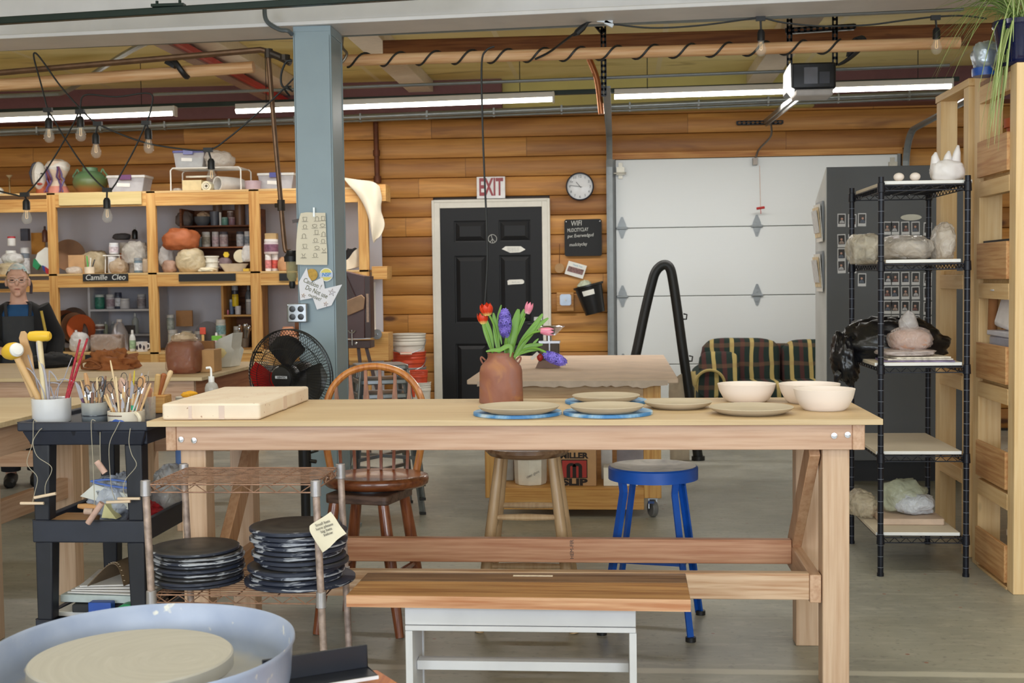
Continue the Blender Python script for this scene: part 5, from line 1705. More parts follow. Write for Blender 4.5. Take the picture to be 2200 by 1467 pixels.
# ======== PEDESTAL FAN
C0=P(624,808,6.05)
t=T('pedestal_fan','black pedestal fan with one red blade in front of the blue column','fan')
FB=mat((24,24,27),0.28)
rf=101/sc_at(C0)
yawf=Euler((0,0,0.0)).to_matrix().to_4x4()
tilt=TR(C0)@Matrix.Rotation(-0.30,4,'Z')@Matrix.Rotation(0.05,4,'X')
def ring(r_,y,rad,n=64):
 return[tilt@V((r_*cos(2*PI*i/n),y,r_*sin(2*PI*i/n)))for i in range(n)]
def grille(yo,yh,sgn,nw=84):
 q=M()
 for i in range(nw):
  a=2*PI*i/nw
  tw=0.18*sgn
  pts=[]
  for u,yy in((0.28,yh),(0.55,yh*0.97+yo*0.03),(0.8,yh*0.75+yo*0.25),(0.95,yh*0.3+yo*0.7),(1.0,yo)):
   aa=a+tw*(1-u)
   pts.append(tilt@V((rf*u*cos(aa),yy,rf*u*sin(aa))))
  q.tube(pts,0.0013,4,cap=False)
 for u,yy in((0.28,yh),(0.62,yh*0.93+yo*0.07),(0.87,yh*0.55+yo*0.45)):
  q.tube(ring(rf*u,yy,0),0.0016,5,closed=True)
 q.tube(ring(rf,yo,0),0.0035,6,closed=True)
 return q
t.part('front_grille',grille(-0.01,-0.085,1),FB)
t.part('rear_grille',grille(0.012,0.07,-1),FB)
for ang,cc in((1.68,None),(-0.25,None),(3.55,1)):
 vs,fs=[],[]
 nu,nv=8,8
 for i in range(nu+1):
  u=i/nu
  r_=0.045+(rf*0.88-0.045)*u
  half=(0.62+0.12*sin(u*PI*0.6))*(1 if u<0.85 else math.sqrt(max(0.3,1-((u-0.85)/0.165)**2)))
  for j in range(nv+1):
   w=-1+2*j/nv
   a=ang+half*w-0.12*u
   vs.append(tilt@V((r_*cos(a),-0.02+0.028*w,r_*sin(a))))
 for i in range(nu):
  for j in range(nv):
   a=i*(nv+1)+j
   fs.append((a,a+1,a+nv+2,a+nv+1))
 q=M().add(vs,fs)
 n0=len(q.v)
 q.v+=[v+(tilt.to_3x3()@V((0,0.003,0)))for v in q.v[:n0]]
 q.f+=[tuple(reversed([x+n0 for x in f]))for f in fs]
 q.mi+=[0]*len(fs)
 t.part('blade',q,mat((176,24,24),0.25)if cc else FB,angle=60,label='red fan blade' if cc else None,norm=False)
q=M().lathe([(0,-0.092),(0.03,-0.091),(0.055,-0.085),(0.064,-0.07),(0.066,-0.045),(0.06,0.0),(0,0.0)],(0,0,0),28,Matrix.Rotation(PI/2,4,'X')@Matrix.Scale(-1,4,(0,0,1)))
q.xf(tilt)
t.part('hub',q,FB)
ctr=tilt@V((0.006,-0.0935,0.006))
xr=(tilt.to_3x3()@V((1,0,0)))
zr=(tilt.to_3x3()@V((0,0,1)))
yr=(tilt.to_3x3()@V((0,1,0)))
nb=t.part('badge',M().bar(ctr-xr*0.033,ctr+xr*0.033,0.003,0.013,zr),mat((196,198,204),0.35))
t.part('lettering',text_m('GENTEC',0.0135,ctr+xr*0.004-yr*0.003,xr,zr),BLACK,parent=nb,norm=False)
t.part('motor',M().lathe([(0,0),(0.062,0),(0.068,0.04),(0.062,0.13),(0.03,0.16),(0,0.16)],(0,0,0),24,Matrix.Rotation(-PI/2,4,'X')).xf(tilt),FB)
PB=V((P(653,1000,6.15).x,6.17,0))
t.part('pole',M().cyl(PB+V((0,0,0.03)),0.017,C0.z-0.03,16).cyl(PB+V((0,0,0.03)),0.024,0.6,16),FB)
kz=P(653,990,6.15).z
t.part('clamp',M().cyl(PB+V((0,0,kz-0.05)),0.032,0.12,16).rod(PB+V((0,0,kz)),PB+V((0.06,-0.01,kz-0.005)),0.010,8).rod(PB+V((0,0,kz+0.03)),PB+V((0.07,0,kz+0.05)),0.006,8),FB)
t.part('base',M().lathe([(0,0),(0.22,0),(0.22,0.012),(0.1,0.03),(0.03,0.045),(0,0.05)],PB,32),FB)
t.done()
# ======== EASEL BY THE SHELF END
YE=9.7
DKB=mat((94,66,66),0.4,var=0.1,vs=7)
DKB2=mat((74,50,46),0.4,var=0.1,vs=7)
t=T('box_easel','folded dark brown box easel with wing nuts beside the shelf end','easel')
def pxbox(a,b,c_,d,Y,dep):
 x0,x1,z0,z1=rect(a,b,c_,d,Y)
 return M().box(x0,x1,Y,Y+dep,z0,z1)
q=M().prism([P(734,727,YE),P(734,584,YE),P(738,582,YE),P(783,593,YE),P(783,727,YE)],(0,0.16,0))
t.part('box',q,DKB,bevel=0.004)
t.part('side_rail',pxbox(783,593,796,726,YE+0.01,0.15),DKB2,bevel=0.003)
t.part('lower_box',pxbox(736,732,796,748,YE-0.005,0.17),DKB2,bevel=0.004)
t.part('metal_edge',M().bar(P(738,729,YE-0.004),P(796,727,YE-0.004),0.004,0.006),GALV)
t.part('ruler',pxbox(787,631,792,692,YE+0.004,0.006),mat((206,176,156),0.6,var=0.15,vs=70))
c_=P(757,714,YE)
t.part('wing_nut',M().rod(c_+V((0,-0.02,-0.1)),c_+V((0,-0.02,0.02)),0.006,8).tube([c_+V((-0.028,-0.022,0.016)),c_+V((-0.014,-0.022,0)),c_+V((0.014,-0.022,0)),c_+V((0.028,-0.022,0.016))],0.007,8).blob(c_+V((0.03,-0.015,-0.085)),(0.012,0.01,0.012),10,8,0,0),CHROME)
t.part('arm',M().bar(P(724,566,YE-0.02),P(757,646,YE-0.03),0.02,0.03,(1,0,0.4)).bar(P(733,574,YE-0.02),P(766,650,YE-0.03),0.016,0.02,(1,0,0.4)),DKB2)
q=M().prism([P(733,650,YE-0.06),P(740,672,YE-0.06),P(747,678,YE-0.06),P(780,664,YE-0.06),P(783,640,YE-0.06),P(776,633,YE-0.06)],(0,0.022,0))
t.part('palette_board',q,mat((180,142,110),0.55,var=0.1),bevel=0.004)
t.part('mast',M().bar(P(729,396,YE-0.02),P(731,600,YE-0.02),0.035,0.045,(1,0,0)),DKB2,bevel=0.004)
t.part('mast_handle',M().tube(spath([P(724,540,YE-0.03),P(729,545,YE-0.05),P(728,556,YE-0.05),P(721,557,YE-0.03)],4),0.007,8),mat((96,90,90),0.4,0.5))
for(a,b)in(((787,746),(842,960)),((745,746),(752,955)),((770,746),(790,930))):
 p0,p1=P(a[0],a[1],YE+0.08),P(b[0],b[1],YE+0.02)
 p1=p0+(p1-p0)*(p0.z/(p0.z-p1.z))
 t.part('leg',M().bar(p0,p1,0.025,0.02,(0,1,0)),DKB2)
t.done()
solo('pvc_pipe','white plastic pipe running down the shelf end by the log wall','pipe',M().rod(P(803,606,10.6),P(806,860,10.6),0.014,10),WHITE)
c_=P(810,718,10.37)
t=T('steel_disc','round steel knob screwed to the shelf end block','knob')
t.part('plate',M().lathe([(0,0),(0.042,0),(0.042,0.01),(0,0.012)],c_,24,RX),GALV)
t.part('centre',M().lathe([(0,0),(0.012,0),(0.01,0.02),(0,0.022)],c_+V((0,-0.008,0)),12,RX),CHROME)
t.done()
BW=mat((222,216,204),0.45,var=0.08,vs=6)
BO=mat((206,76,44),0.4,var=0.08,vs=6)
BG=mat((150,148,146),0.45,var=0.08)
def bucket(lb,o,r_,h,m_,group,handle=True,sgn=1):
 t=T('bucket',lb,'bucket',group)
 pr=[(0,0),(r_*0.86,0),(r_*0.95,h*0.72),(r_*1.0,h*0.74),(r_*1.0,h*0.80),(r_*0.965,h*0.81),(r_*1.0,h*0.86),(r_*0.97,h*0.88),(r_*1.02,h*0.93),(r_*0.985,h*0.95),(r_*1.04,h*0.985),(r_*1.03,h),(r_*0.97,h),(r_*0.93,h*0.6),(r_*0.80,h*0.02),(0,h*0.02)]
 t.part('shell',M().lathe(pr,o,28),m_)
 if handle:
  t.part('bail',M().tube(spath([o+V((-r_*1.03,0,h*0.86)),o+V((-r_*0.9,-r_*0.7,h*0.66)),o+V((0,-r_*1.1,h*0.55)),o+V((r_*0.9,-r_*0.7,h*0.66)),o+V((r_*1.03,0,h*0.86))],5),0.0035,6),GALV)
  t.part('grip',M().rod(o+V((-0.05,-r_*1.1,h*0.55)),o+V((0.05,-r_*1.1,h*0.55)),0.009,8),mat((226,200,180),0.5))
 return t.done()
bo=V((P(879,760,10.8).x,10.8,0))
tz=P(879,718,10.65).z
g_='plastic buckets stacked by the door'
hb,rb_=0.37,0.145
z3=tz-hb
bucket('white bucket on top of the bucket stack beside the door',bo+V((0,0,z3)),rb_,hb,BW,g_)
bucket('orange bucket second from the top of the stack',bo+V((0,0,z3-0.155)),rb_*1.0,hb,BO,g_)
bucket('grey bucket third from the top of the stack',bo+V((0,0,z3-0.29)),rb_,hb,BG,g_)
bucket('white bucket at the bottom of the bucket stack',bo+V((0,0,0.0)),rb_,hb,BW,g_,handle=False)
b2=V((P(900,820,10.35).x,10.35,0))
t2=P(903,797,10.25).z
bucket('small orange bucket on the lower stack behind the chair',b2+V((0,0,t2-0.22)),0.075,0.22,BO,g_,handle=False)
bucket('small white pail under the little orange bucket',b2+V((0.02,0,t2-0.36)),0.08,0.26,BW,g_,handle=False)
bucket('grey pail at the foot of the lower stack',b2+V((0.02,0,0)),0.085,0.24,BG,g_,handle=False)
STL=mat((150,156,162),0.3,0.9,0.05)
so=V((P(812,900,7.35).x,7.45,0))
def steel_stool(lb,o):
 t=T('steel_stool',lb,'stool','stacked steel stools behind the chair')
 h=0.72
 t.part('seat',rbox(-0.15,0.15,-0.15,0.15,h-0.03,h,0.03).xf(TR(o)@Matrix.Rotation(0.35,4,'Z')),STL,bevel=0.006)
 mt=TR(o)@Matrix.Rotation(0.35,4,'Z')
 for sx in(-1,1):
  for sy in(-1,1):
   a,b=V((sx*0.13,sy*0.13,h-0.03)),V((sx*0.205,sy*0.205,0.012))
   q=M().bar(a,b,0.04,0.012,(sy,-sx,0)).bar(a,b,0.012,0.04,(sy,sx*1.0,0)).xf(mt)
   k=t.part('leg',q,STL,bevel=0.003)
   t.part('foot',M().cbox(b+V((0,0,-0.004)),(0.035,0.035,0.016)).xf(mt),BLACK,parent=k)
 for z_,e in((0.25,0.178),(0.5,0.153)):
  q=M()
  for a,b in(((-1,-1),(1,1)),((-1,1),(1,-1))):
   q.bar((a[0]*e,a[1]*e,z_),(b[0]*e,b[1]*e,z_),0.02,0.02)
  if z_<0.3:
   t.part('brace',q.xf(mt),STL)
 return t.done()
s1=steel_stool('grey steel stool at the bottom of the stack behind the chair',so)
dup(s1,(0,0,0.085),'grey steel stool in the middle of the stack behind the chair')
dup(s1,(0,0,0.17),'grey steel stool on top of the stack behind the chair')
# ======== ON THE LOG WALL AND THE DOOR
YP=11.335
t=T('exit_sign','white sign with red EXIT letters above the black door','sign')
x0,x1,z0,z1=rect(1025,380,1086,427,YP)
t.part('plate',M().box(x0,x1,11.30,11.33,z0,z1),mat((238,234,232),0.15,coat=0.8),bevel=0.003)
t.part('lettering',text_m('EXIT',0.215,((x0+x1)/2,11.298,(z0+z1)/2-0.002),bold=0.006,fit=(x1-x0)*0.84),mat((150,26,30),0.3,var=0),norm=False)
t.done()
t=T('wall_clock','round white wall clock with a black rim right of the door','clock')
c_=P(1246,401,11.32)
r_=30/sc_at(c_)
t.part('rim',M().lathe([(r_*0.9,0.0),(r_,0.0),(r_,0.035),(r_*0.93,0.045),(r_*0.9,0.03),(r_*0.9,0)],c_,40,RX),mat((38,44,58),0.3))
t.part('face',M().lathe([(0,0.006),(r_*0.92,0.006)],c_,40,RX),mat((236,236,236),0.5,var=0),norm=False)
for k in range(1,13):
 a=PI/2-k*PI/6
 t.part('numeral',text_m(str(k),r_*0.25,c_+V((r_*0.73*cos(a),-0.008,r_*0.73*sin(a)))),mat((70,72,76),0.6,var=0),norm=False)
t.part('hour_hand',M().bar(c_+V((0.01,-0.011,-0.01)),c_+V((-0.034,-0.011,0.042)),0.002,0.005,(1,0,1)),BLACK)
t.part('minute_hand',M().bar(c_+V((0.02,-0.013,-0.002)),c_+V((-0.088,-0.013,0.012)),0.002,0.004,(0,0,1)),BLACK)
t.part('glass',M().lathe([(0,0.046),(r_*0.5,0.044),(r_*0.92,0.034)],c_,40,RX),mat((255,255,255),0.02,alpha=0.10,var=0,spec=1.0),norm=False)
t.done()
t=T('chalkboard','small black chalkboard with wifi notes on the log wall','chalkboard')
x0,x1,z0,z1=rect(1213,471,1293,550,YP)
q=rbox(x0,x1,-(z1),-(z0),11.315,11.33,0.02)
q.v=[V((v.x,v.z,-v.y))for v in q.v]
t.part('board',q,SLATE)
for txt,px,py,sz,wd_ in(('WIFI',1238,480,0.066,0.095),('MUDCITYCLAY',1241,494,0.046,0.19),('pw: Everwedgud',1247,506,0.042,0.235),('mudcityclay',1242,525,0.042,0.16)):
 t.part('chalk_lettering',text_m(txt,sz,P(px,py,11.31)+V((0,0.002,0)),(1,0,0.05),(-0.05,0,1),shear=0.15,fit=wd_),CHALK,norm=False)
for x in(x0+0.015,x1-0.015):
 t.part('screw',M().lathe([(0,0),(0.006,0),(0,0.004)],(x,11.314,z1-0.02),10,RX),CHROME)
t.done()
t=T('hanging_disc','round tan ceramic disc hanging on a string by the door','ornament')
c_=P(1202,576,11.325)
t.part('disc',M().lathe([(0,0),(0.043,0),(0.043,0.008),(0,0.01)],c_,26,RX),mat((176,138,94),0.7))
t.part('string',M().rod(c_+V((0,-0.004,0.04)),P(1202,524,11.32),0.003,6),mat((110,70,40),0.8))
t.done()
t=T('postcard','tilted white postcard with a picture strip under the chalkboard','postcard')
pc_=[(1222,560),(1261,571),(1252,599),(1213,588)]
t.part('card',poly_px(pc_,11.322,0.003),PAPER)
t.part('picture',poly_px([(1222,571),(1255,580),(1251,591),(1218,582)],11.3195,0.002),mat((130,96,92),0.6,var=0.6,vs=60))
t.part('lettering',text_m('Thank You',0.02,P(1241,571,11.3195),(1,0,-0.27),(0.27,0,1)),mat((120,170,200),0.6,var=0),norm=False)
t.done()
t=T('wall_switch','grey steel switch plate on a small pine block','switch')
x0,x1,z0,z1=rect(1196,628,1233,668,YP-0.02)
t.part('block',M().box(x0,x1,11.305,11.335,z0,z1),wood((206,156,92),(176,124,62),'X',knots=0),bevel=0.004)
x0,x1,z0,z1=rect(1203,632,1227,656,YP-0.03)
q=M()
c4=0.012
q.prism([(x0+c4,11.30,z0),(x1-c4,11.30,z0),(x1,11.30,z0+c4),(x1,11.30,z1-c4),(x1-c4,11.30,z1),(x0+c4,11.30,z1),(x0,11.30,z1-c4),(x0,11.30,z0+c4)],(0,0.006,0))
t.part('plate',q,mat((160,168,178),0.35,0.7))
t.part('toggle',M().cbox(((x0+x1)/2,11.293,(z0+z1)/2),(0.01,0.016,0.02)),WHITE)
t.done()
t=T('wall_bucket','tilted black bucket with a white label hung on the log wall','bucket')
c_=P(1279,673,11.18)
mt=Euler((0,-0.24,0)).to_matrix().to_4x4()
t.part('shell',M().lathe([(0,0),(0.088,0),(0.122,0.24),(0.135,0.245),(0.135,0.262),(0.118,0.262),(0.084,0.012),(0,0.012)],c_,28,mt),mat((24,24,25),0.35))
q=M()
prof=[]
for j in range(9):
 a=-PI/2-0.55+0.9*j/8
 for r_,z_ in((0.1165,0.17),(0.1225,0.215)):
  prof.append(V((r_*cos(a),r_*sin(a),z_)))
mt4=TR(c_)@mt
q.add([mt4@v for v in prof],[(2*j,2*j+2,2*j+3,2*j+1)for j in range(8)])
t.part('label',q,PAPER,norm=False)
t.part('contents',M().blob(c_+mt.to_3x3()@V((-0.03,0,0.255)),(0.065,0.07,0.055),22,14,0.2,5,None,crease=0.1),bag_mat((206,214,190),0.8),norm=False)
t.done()
t=T('iron_bracket','small rusted bolt plate low on the garage door trim','bracket')
t.part('plate',M().cbox(P(1317,728,11.3),(0.02,0.03,0.03)),GALV)
t.done()
t=T('door_sign','white six sided paper sign on the upper right of the black door','sign')
t.part('paper',poly_px([(1078,535),(1086,529),(1119,529),(1129,536),(1117,542),(1096,543)],11.296,0.003),PAPER)
for k in range(3):
 t.part('lettering',text_m('please keep door shut',0.012,P(1103,532.5+3.2*k,11.2955)),mat((150,150,150),0.7,var=0),norm=False)
t.done()
t=T('door_sign','white rounded paper sign on the middle right door panel','sign')
t.part('paper',poly_px([(1090,603),(1094,601),(1122,600),(1126,603),(1126,608),(1122,610),(1100,611),(1091,612)],11.296,0.003),PAPER)
t.part('lettering',text_m('thank you',0.018,P(1108,606,11.2955)),mat((170,170,170),0.7,var=0),norm=False)
t.done()
t=T('door_sign','small white printed tag near the door handle','sign')
t.part('tag',poly_px([(1147,681),(1165,680),(1165,688),(1147,689)],11.296,0.003),mat((206,206,204),0.6,var=0.2,vs=80))
t.done()
c_=P(1058,513,11.297)
q=M().tube([c_+V((0.038*cos(2*PI*i/28),0,0.038*sin(2*PI*i/28)))for i in range(28)],0.0022,5,closed=True)
q.rod(c_+V((-0.012,0,0.036)),c_+V((0,0,-0.004)),0.002,5)
for a in(-2.2,-0.9,-1.55):
 q.rod(c_,c_+V((0.037*cos(a),0,0.037*sin(a))),0.002,5)
solo('peace_sign','chalk drawn peace sign on the upper middle of the black door','drawing',q,CHALK)
# ======== SOFA, HOSE STAND
m,nt,p=nodes('plaid')
tc=nt.nodes.new('ShaderNodeTexCoord')
sep=nt.nodes.new('ShaderNodeSeparateXYZ')
nt.links.new(tc.outputs['Object'],sep.inputs[0])
wob=math_n(nt,'MULTIPLY',nz(3,2,0,None,nt,tc),0.05)
fx=math_n(nt,'FRACT',math_n(nt,'DIVIDE',math_n(nt,'ADD',math_n(nt,'ADD',sep.outputs['X'],5.02),wob),0.166))
fz=math_n(nt,'FRACT',math_n(nt,'DIVIDE',math_n(nt,'ADD',math_n(nt,'ADD',sep.outputs['Z'],5.0),wob),0.16))
c=ramp(nt,fx,[(0.0,lin((26,44,38))),(0.12,lin((24,40,35))),(0.16,lin((74,42,40))),(0.34,lin((76,42,40))),(0.38,lin((26,44,38))),(0.62,lin((26,44,38))),(0.64,lin((176,156,96))),(0.82,lin((184,162,100))),(0.84,lin((26,44,38))),(1.0,lin((26,44,38)))])
zr_=ramp(nt,fz,[(0.0,(0,0,0)),(0.3,(0,0,0)),(0.34,(1,1,1)),(0.52,(1,1,1)),(0.56,(0,0,0))])
c=mix_rgb(nt,math_n(nt,'MULTIPLY',zr_,0.22),c,lin((150,110,80)))
nt.links.new(c,p.inputs['Base Color'])
p.inputs['Roughness'].default_value=0.9
PLAID=m
t=T('loveseat','plaid green and red two seat sofa against the garage door','sofa')
YSo=10.35
def cushion(a,b,c_,d,Y,dep,lean=0.0,pw=0.45):
 x0,x1,z0,z1=rect(a,b,c_,d,Y)
 return M().blob(((x0+x1)/2,Y+dep/2,(z0+z1)/2),((x1-x0)/2,dep/2,(z1-z0)/2),32,22,0.03,3,lambda q,dd:V((q.x,q.y+lean*q.z,q.z)),pw=pw)
t.part('back_cushion',cushion(1508,728,1680,850,YSo+0.45,0.24,0.12),PLAID,angle=180)
t.part('back_cushion',cushion(1682,731,1850,850,YSo+0.45,0.24,0.12),PLAID,angle=180)
t.part('throw_pillow',cushion(1503,757,1590,842,YSo+0.22,0.16,0.3),PLAID,angle=180)
x0,x1,z0,z1=rect(1494,795,1557,850,YSo)
ra_=(x1-x0)/2
for xx in((x0+x1)/2,P(1880,800,YSo).x):
 q=M().lathe([(0,0),(ra_,0),(ra_,0.8),(0,0.8)],(xx,YSo,z1-ra_),28,Euler((-PI/2,0,0)).to_matrix().to_4x4())
 q.box(xx-ra_*0.8,xx+ra_*0.8,YSo+0.012,YSo+0.79,0.08,z1-ra_)
 t.part('arm',q,PLAID,bevel=0.01)
 t.part('arm_piping',M().tube([V((xx+ra_*cos(a),YSo-0.004,z1-ra_+ra_*sin(a)))for a in[PI*i/16 for i in range(17)]],0.012,6),mat((170,150,92),0.8))
xl_,xr_=(x0+x1)/2+ra_*0.8,P(1880,800,YSo).x-ra_*0.8
for a,b in((xl_,(xl_+xr_)/2),((xl_+xr_)/2,xr_)):
 t.part('seat_cushion',M().blob(((a+b)/2,YSo+0.32,0.42),((b-a)/2,0.34,0.10),26,16,0.02,4,pw=0.4),PLAID,angle=180)
t.part('base',M().box(xl_,xr_,YSo+0.04,YSo+0.8,0.08,0.34),PLAID,bevel=0.01)
t.part('back_frame',M().box(xl_,xr_,YSo+0.68,YSo+0.82,0.3,0.80),PLAID,bevel=0.03)
for x in(xl_-0.1,xr_+0.1):
 for y in(YSo+0.05,YSo+0.72):
  t.part('foot',M().box(x-0.03,x+0.03,y,y+0.05,0,0.085),DKB2)
t.done()
t=T('bent_tube_stand','tall black bent tube frame standing before the garage door','frame')
YH=9.56
pts=[P(1345,853,YH),P(1363,775,YH),P(1385,672,YH),P(1400,610,YH),P(1408,585,YH),P(1419,572,YH),P(1431,569,YH),P(1440,578,YH),P(1446,605,YH),P(1455,665,YH),P(1470,775,YH),P(1482,858,YH)]
for i in(0,-1):
 d=(pts[i]-pts[1 if i==0 else-2])
 pts[i]=pts[i]+d*((pts[i].z-0.02)/-d.z)
t.part('frame_tube',M().tube(spath(pts,5),0.037,14),mat((26,27,26),0.5,bump=0.1))
for px,py in((1460,680),(1472,770)):
 c_=P(px,py,YH)
 t.part('clip',M().tube([c_+V((0.03,0,0.02)),c_+V((0.055,-0.01,0.015)),c_+V((0.05,-0.01,-0.02)),c_+V((0.03,0,-0.02))],0.006,6),BLACK)
for i in(0,-1):
 t.part('foot',M().cyl(V((pts[i].x,YH,0)),0.05,0.03,16),BLACK)
t.done()
# ======== CANVAS TOPPED TABLE ON WHEELS
ZC=0.811
A0,A1,A2=PZ(1004,815,ZC),PZ(1457,814,ZC),PZ(1427,762,ZC)
x0,x1=A0.x,(A1.x+A2.x)/2
y0,y1=(A0.y+A1.y)/2,A2.y
t=T('canvas_table','low rolling worktable with a clay stained canvas top','table')
CNV=mat((206,182,160),0.8,var=0.10,vs=5,bump=0.15)
t.part('canvas_top',M().box(x0,x1,y0,y1,ZC-0.028,ZC),CNV,bevel=0.006)
edge=[]
R2=random.Random(4)
npt=44
for k in range(npt+1):
 edge.append((x0+0.06+(x1-0.12-x0)*k/npt,y0-0.004,ZC-0.035-0.022*R2.random()*(0.4+0.6*(0.5+0.5*sin(k*0.7)))))
q=M().prism([(x0+0.06,y0-0.004,ZC-0.01)]+edge+[(x1-0.06,y0-0.004,ZC-0.01)],(0,0.008,0))
t.part('ragged_edge',q,mat((190,172,156),0.85,var=0.1))
x1l=P(1420,900,y0+0.06).x
xl_=P(1042,1000,y0+0.06).x
t.part('front_apron',M().box(xl_,x1l,y0+0.06,y0+0.1,ZC-0.12,ZC-0.028),wood((206,176,138),(186,152,112),'X',knots=0.1),bevel=0.002)
t.part('rear_apron',M().box(xl_,x1l,y1-0.1,y1-0.06,ZC-0.12,ZC-0.028),PINEX)
OKZ=wood((216,172,104),(196,148,80),'Z',knots=0.2)
for x in(xl_,x1l-0.1):
 for y in(y0+0.055,y1-0.15):
  t.part('leg',M().box(x,x+0.1,y,y+0.09,0.115,ZC-0.028),OKZ,bevel=0.003)
zsh=P(1230,1048,y0+0.06).z
t.part('lower_shelf',M().box(xl_+0.1,x1l-0.1,y0+0.06,y1-0.06,zsh-0.02,zsh),PINEX)
t.part('shelf_rail',M().box(xl_+0.1,x1l-0.1,y0+0.05,y0+0.085,zsh-0.125,zsh-0.004),wood((214,168,100),(196,146,78),'X',knots=0.2),bevel=0.002)
t.part('middle_shelf',M().box(xl_+0.1,x1l-0.1,y0+0.3,y1-0.06,ZC-0.26,ZC-0.24),PINEX)
for x in(xl_+0.05,x1l-0.05):
 for y in(y0+0.1,y1-0.1):
  q=M().lathe([(0,-0.016),(0.045,-0.016),(0.05,-0.01),(0.05,0.01),(0.045,0.016),(0,0.016)],(x,y-0.01,0.052),24,Euler((0,PI/2,0.4)).to_matrix().to_4x4())
  kx=t.part('caster',M().box(x-0.028,x+0.028,y-0.03,y+0.03,0.106,0.115).bar((x-0.022,y,0.108),(x-0.022,y-0.01,0.05),0.006,0.04,(0,1,0)).bar((x+0.022,y,0.108),(x+0.022,y-0.01,0.05),0.006,0.04,(0,1,0)),GALV)
  t.part('wheel',q,mat((110,110,112),0.4),parent=kx)
  t.part('brake_pedal',M().cbox((x-0.01,y-0.055,0.095),(0.035,0.03,0.012)),mat((40,70,130),0.4),parent=kx)
t.done()
t=T('stained_canvas','stiff clay stained canvas sheet leaning behind the canvas table','canvas')
t.part('canvas',sheet_px([[(1437,816),(1450,812),(1462,804),(1470,802)],[(1437,836),(1448,835),(1460,835),(1474,836)],[(1437,860),(1448,860),(1462,860),(1478,860)],[(1440,1000),(1450,1000),(1464,1000),(1482,1000)]],y1+0.12,y1+0.14,0.01),mat((206,190,166),0.85,var=0.15,vs=10),angle=80)
t.done()
g_='goods on the lower shelf of the canvas table'
yb_=y0+0.12
o=V((P(1138,1050,yb_).x,yb_+0.09,zsh+0.001))
s=sc_at(o)
t=T('octagonal_pail','white eight sided pail with a dark lid on the low shelf','pail',g_)
t.part('body',M().lathe([(0,0),(0.09,0),(0.095,0.02),(0.098,0.16),(0,0.16)],o,8),mat((234,230,222),0.4),bevel=0.003)
t.part('lid',M().lathe([(0,0.158),(0.103,0.158),(0.103,0.185),(0,0.187)],o,24),mat((44,50,52),0.4))
t.part('lettering',text_m('clear glaze',0.02,o+V((0.02,-0.099,0.07)),(1,0,0.5),(-0.5,0,1)),mat((120,120,126),0.6,var=0),norm=False)
t.done()
bx0_,bx1_,bz0,bz1=rect(1196,968,1281,1047,yb_)
t=T('cardboard_box','brown cardboard box printed MILLER SLIP with a red m logo','box',g_)
t.part('carton',M().box(bx0_,bx1_,yb_,yb_+0.2,zsh+0.001,zsh+0.25),mat((186,146,106),0.75,var=0.05),bevel=0.003)
lx0,lx1,lz0,lz1=rect(1206,987,1262,1027,yb_-0.001)
INK=mat((36,26,24),0.7,var=0)
RED=mat((168,52,48),0.7,var=0.05)
t.part('logo_frame',M().box(lx0,lx1,yb_-0.0012,yb_-0.0002,lz0,lz1),INK)
t.part('logo_field',M().box(lx0+0.005,lx1-0.005,yb_-0.002,yb_-0.001,lz0+0.004,lz1-0.006),RED)
lw=lx1-lx0
q=M()
base_z=lz0+0.004
tpz=lz0+(lz1-lz0)*0.72
yy=yb_-0.0028
xa,xb=lx0+lw*0.20,lx0+lw*0.80
lg=lw*0.14
for x in(xa,(xa+xb)/2-lg/2,xb-lg):
 q.box(x,x+lg,yy,yy+0.001,base_z,tpz-0.012)
for x in(xa,(xa+xb)/2-lg/2):
 x2=x+(xb-xa-lg)/2+lg
 ro=(x2-x)/2
 ri=ro-lg
 c2=V(((x+x2)/2,yy,tpz-0.012))
 pts=[c2+V((ro*cos(a),0,ro*0.8*sin(a)))for a in[PI*i/10 for i in range(11)]]+[c2+V((ri*cos(a),0,ri*0.7*sin(a)))for a in[PI*i/10 for i in range(10,-1,-1)]]
 q.prism(pts,(0,0.001,0))
t.part('logo_letter',q,INK)
t.part('lettering',text_m('MILLER',0.045,((lx0+lx1)/2-0.002,yb_-0.001,P(1235,979,yb_).z),bold=0.0022,fit=lw*1.08),INK,norm=False)
t.part('lettering',text_m('SLIP',0.052,((lx0+lx1)/2,yb_-0.001,P(1235,1036,yb_).z),bold=0.003,fit=lw*1.0),INK,norm=False)
t.done()
crate('white open carton right of the brown printed box',1330,74,40,zsh,(232,228,220),Y=yb_,d=0.15,group=g_)
crate('tall pale carton standing behind the white open carton',1300,24,70,zsh,(206,204,204),Y=yb_+0.25,d=0.12,group=g_)
crate('lilac grey storage box at the right end of the low shelf',1352,60,90,zsh,(176,172,184),Y=yb_+0.45,d=0.2,group=g_)
crate('grey carton at the left end of the low shelf',1085,26,70,zsh,(196,196,196),Y=yb_+0.2,d=0.2,group=g_)
for k,px in enumerate((1150,1215,1280,1340)):
 crate('white lidded box in a row on the middle shelf',px,52,30,ZC-0.24,(216,216,218)if k%2==0 else(190,190,196),Y=y0+0.5,d=0.2,group='white boxes on the middle shelf of the canvas table')
t=T('kitchen_scale','chrome and glass kitchen scale with a bowl on the canvas table','scale')
o=PZ(1180,790,ZC+0.0)
s=sc_at(o)
o.z=ZC+0.001
w=25/s
t.part('base',M().prism([o+V((-w*1.15,-0.05,0)),o+V((w*0.9,-0.05,0)),o+V((w*0.85,-0.04,0.05)),o+V((-w*0.85,-0.04,0.05))],(0,0.12,0)),mat((110,74,52),0.4))
t.part('body',M().box(o.x-w*0.8,o.x+w*0.9,o.y-0.04,o.y+0.06,0.05+ZC,ZC+0.16),mat((96,86,78),0.15,0.6),bevel=0.006)
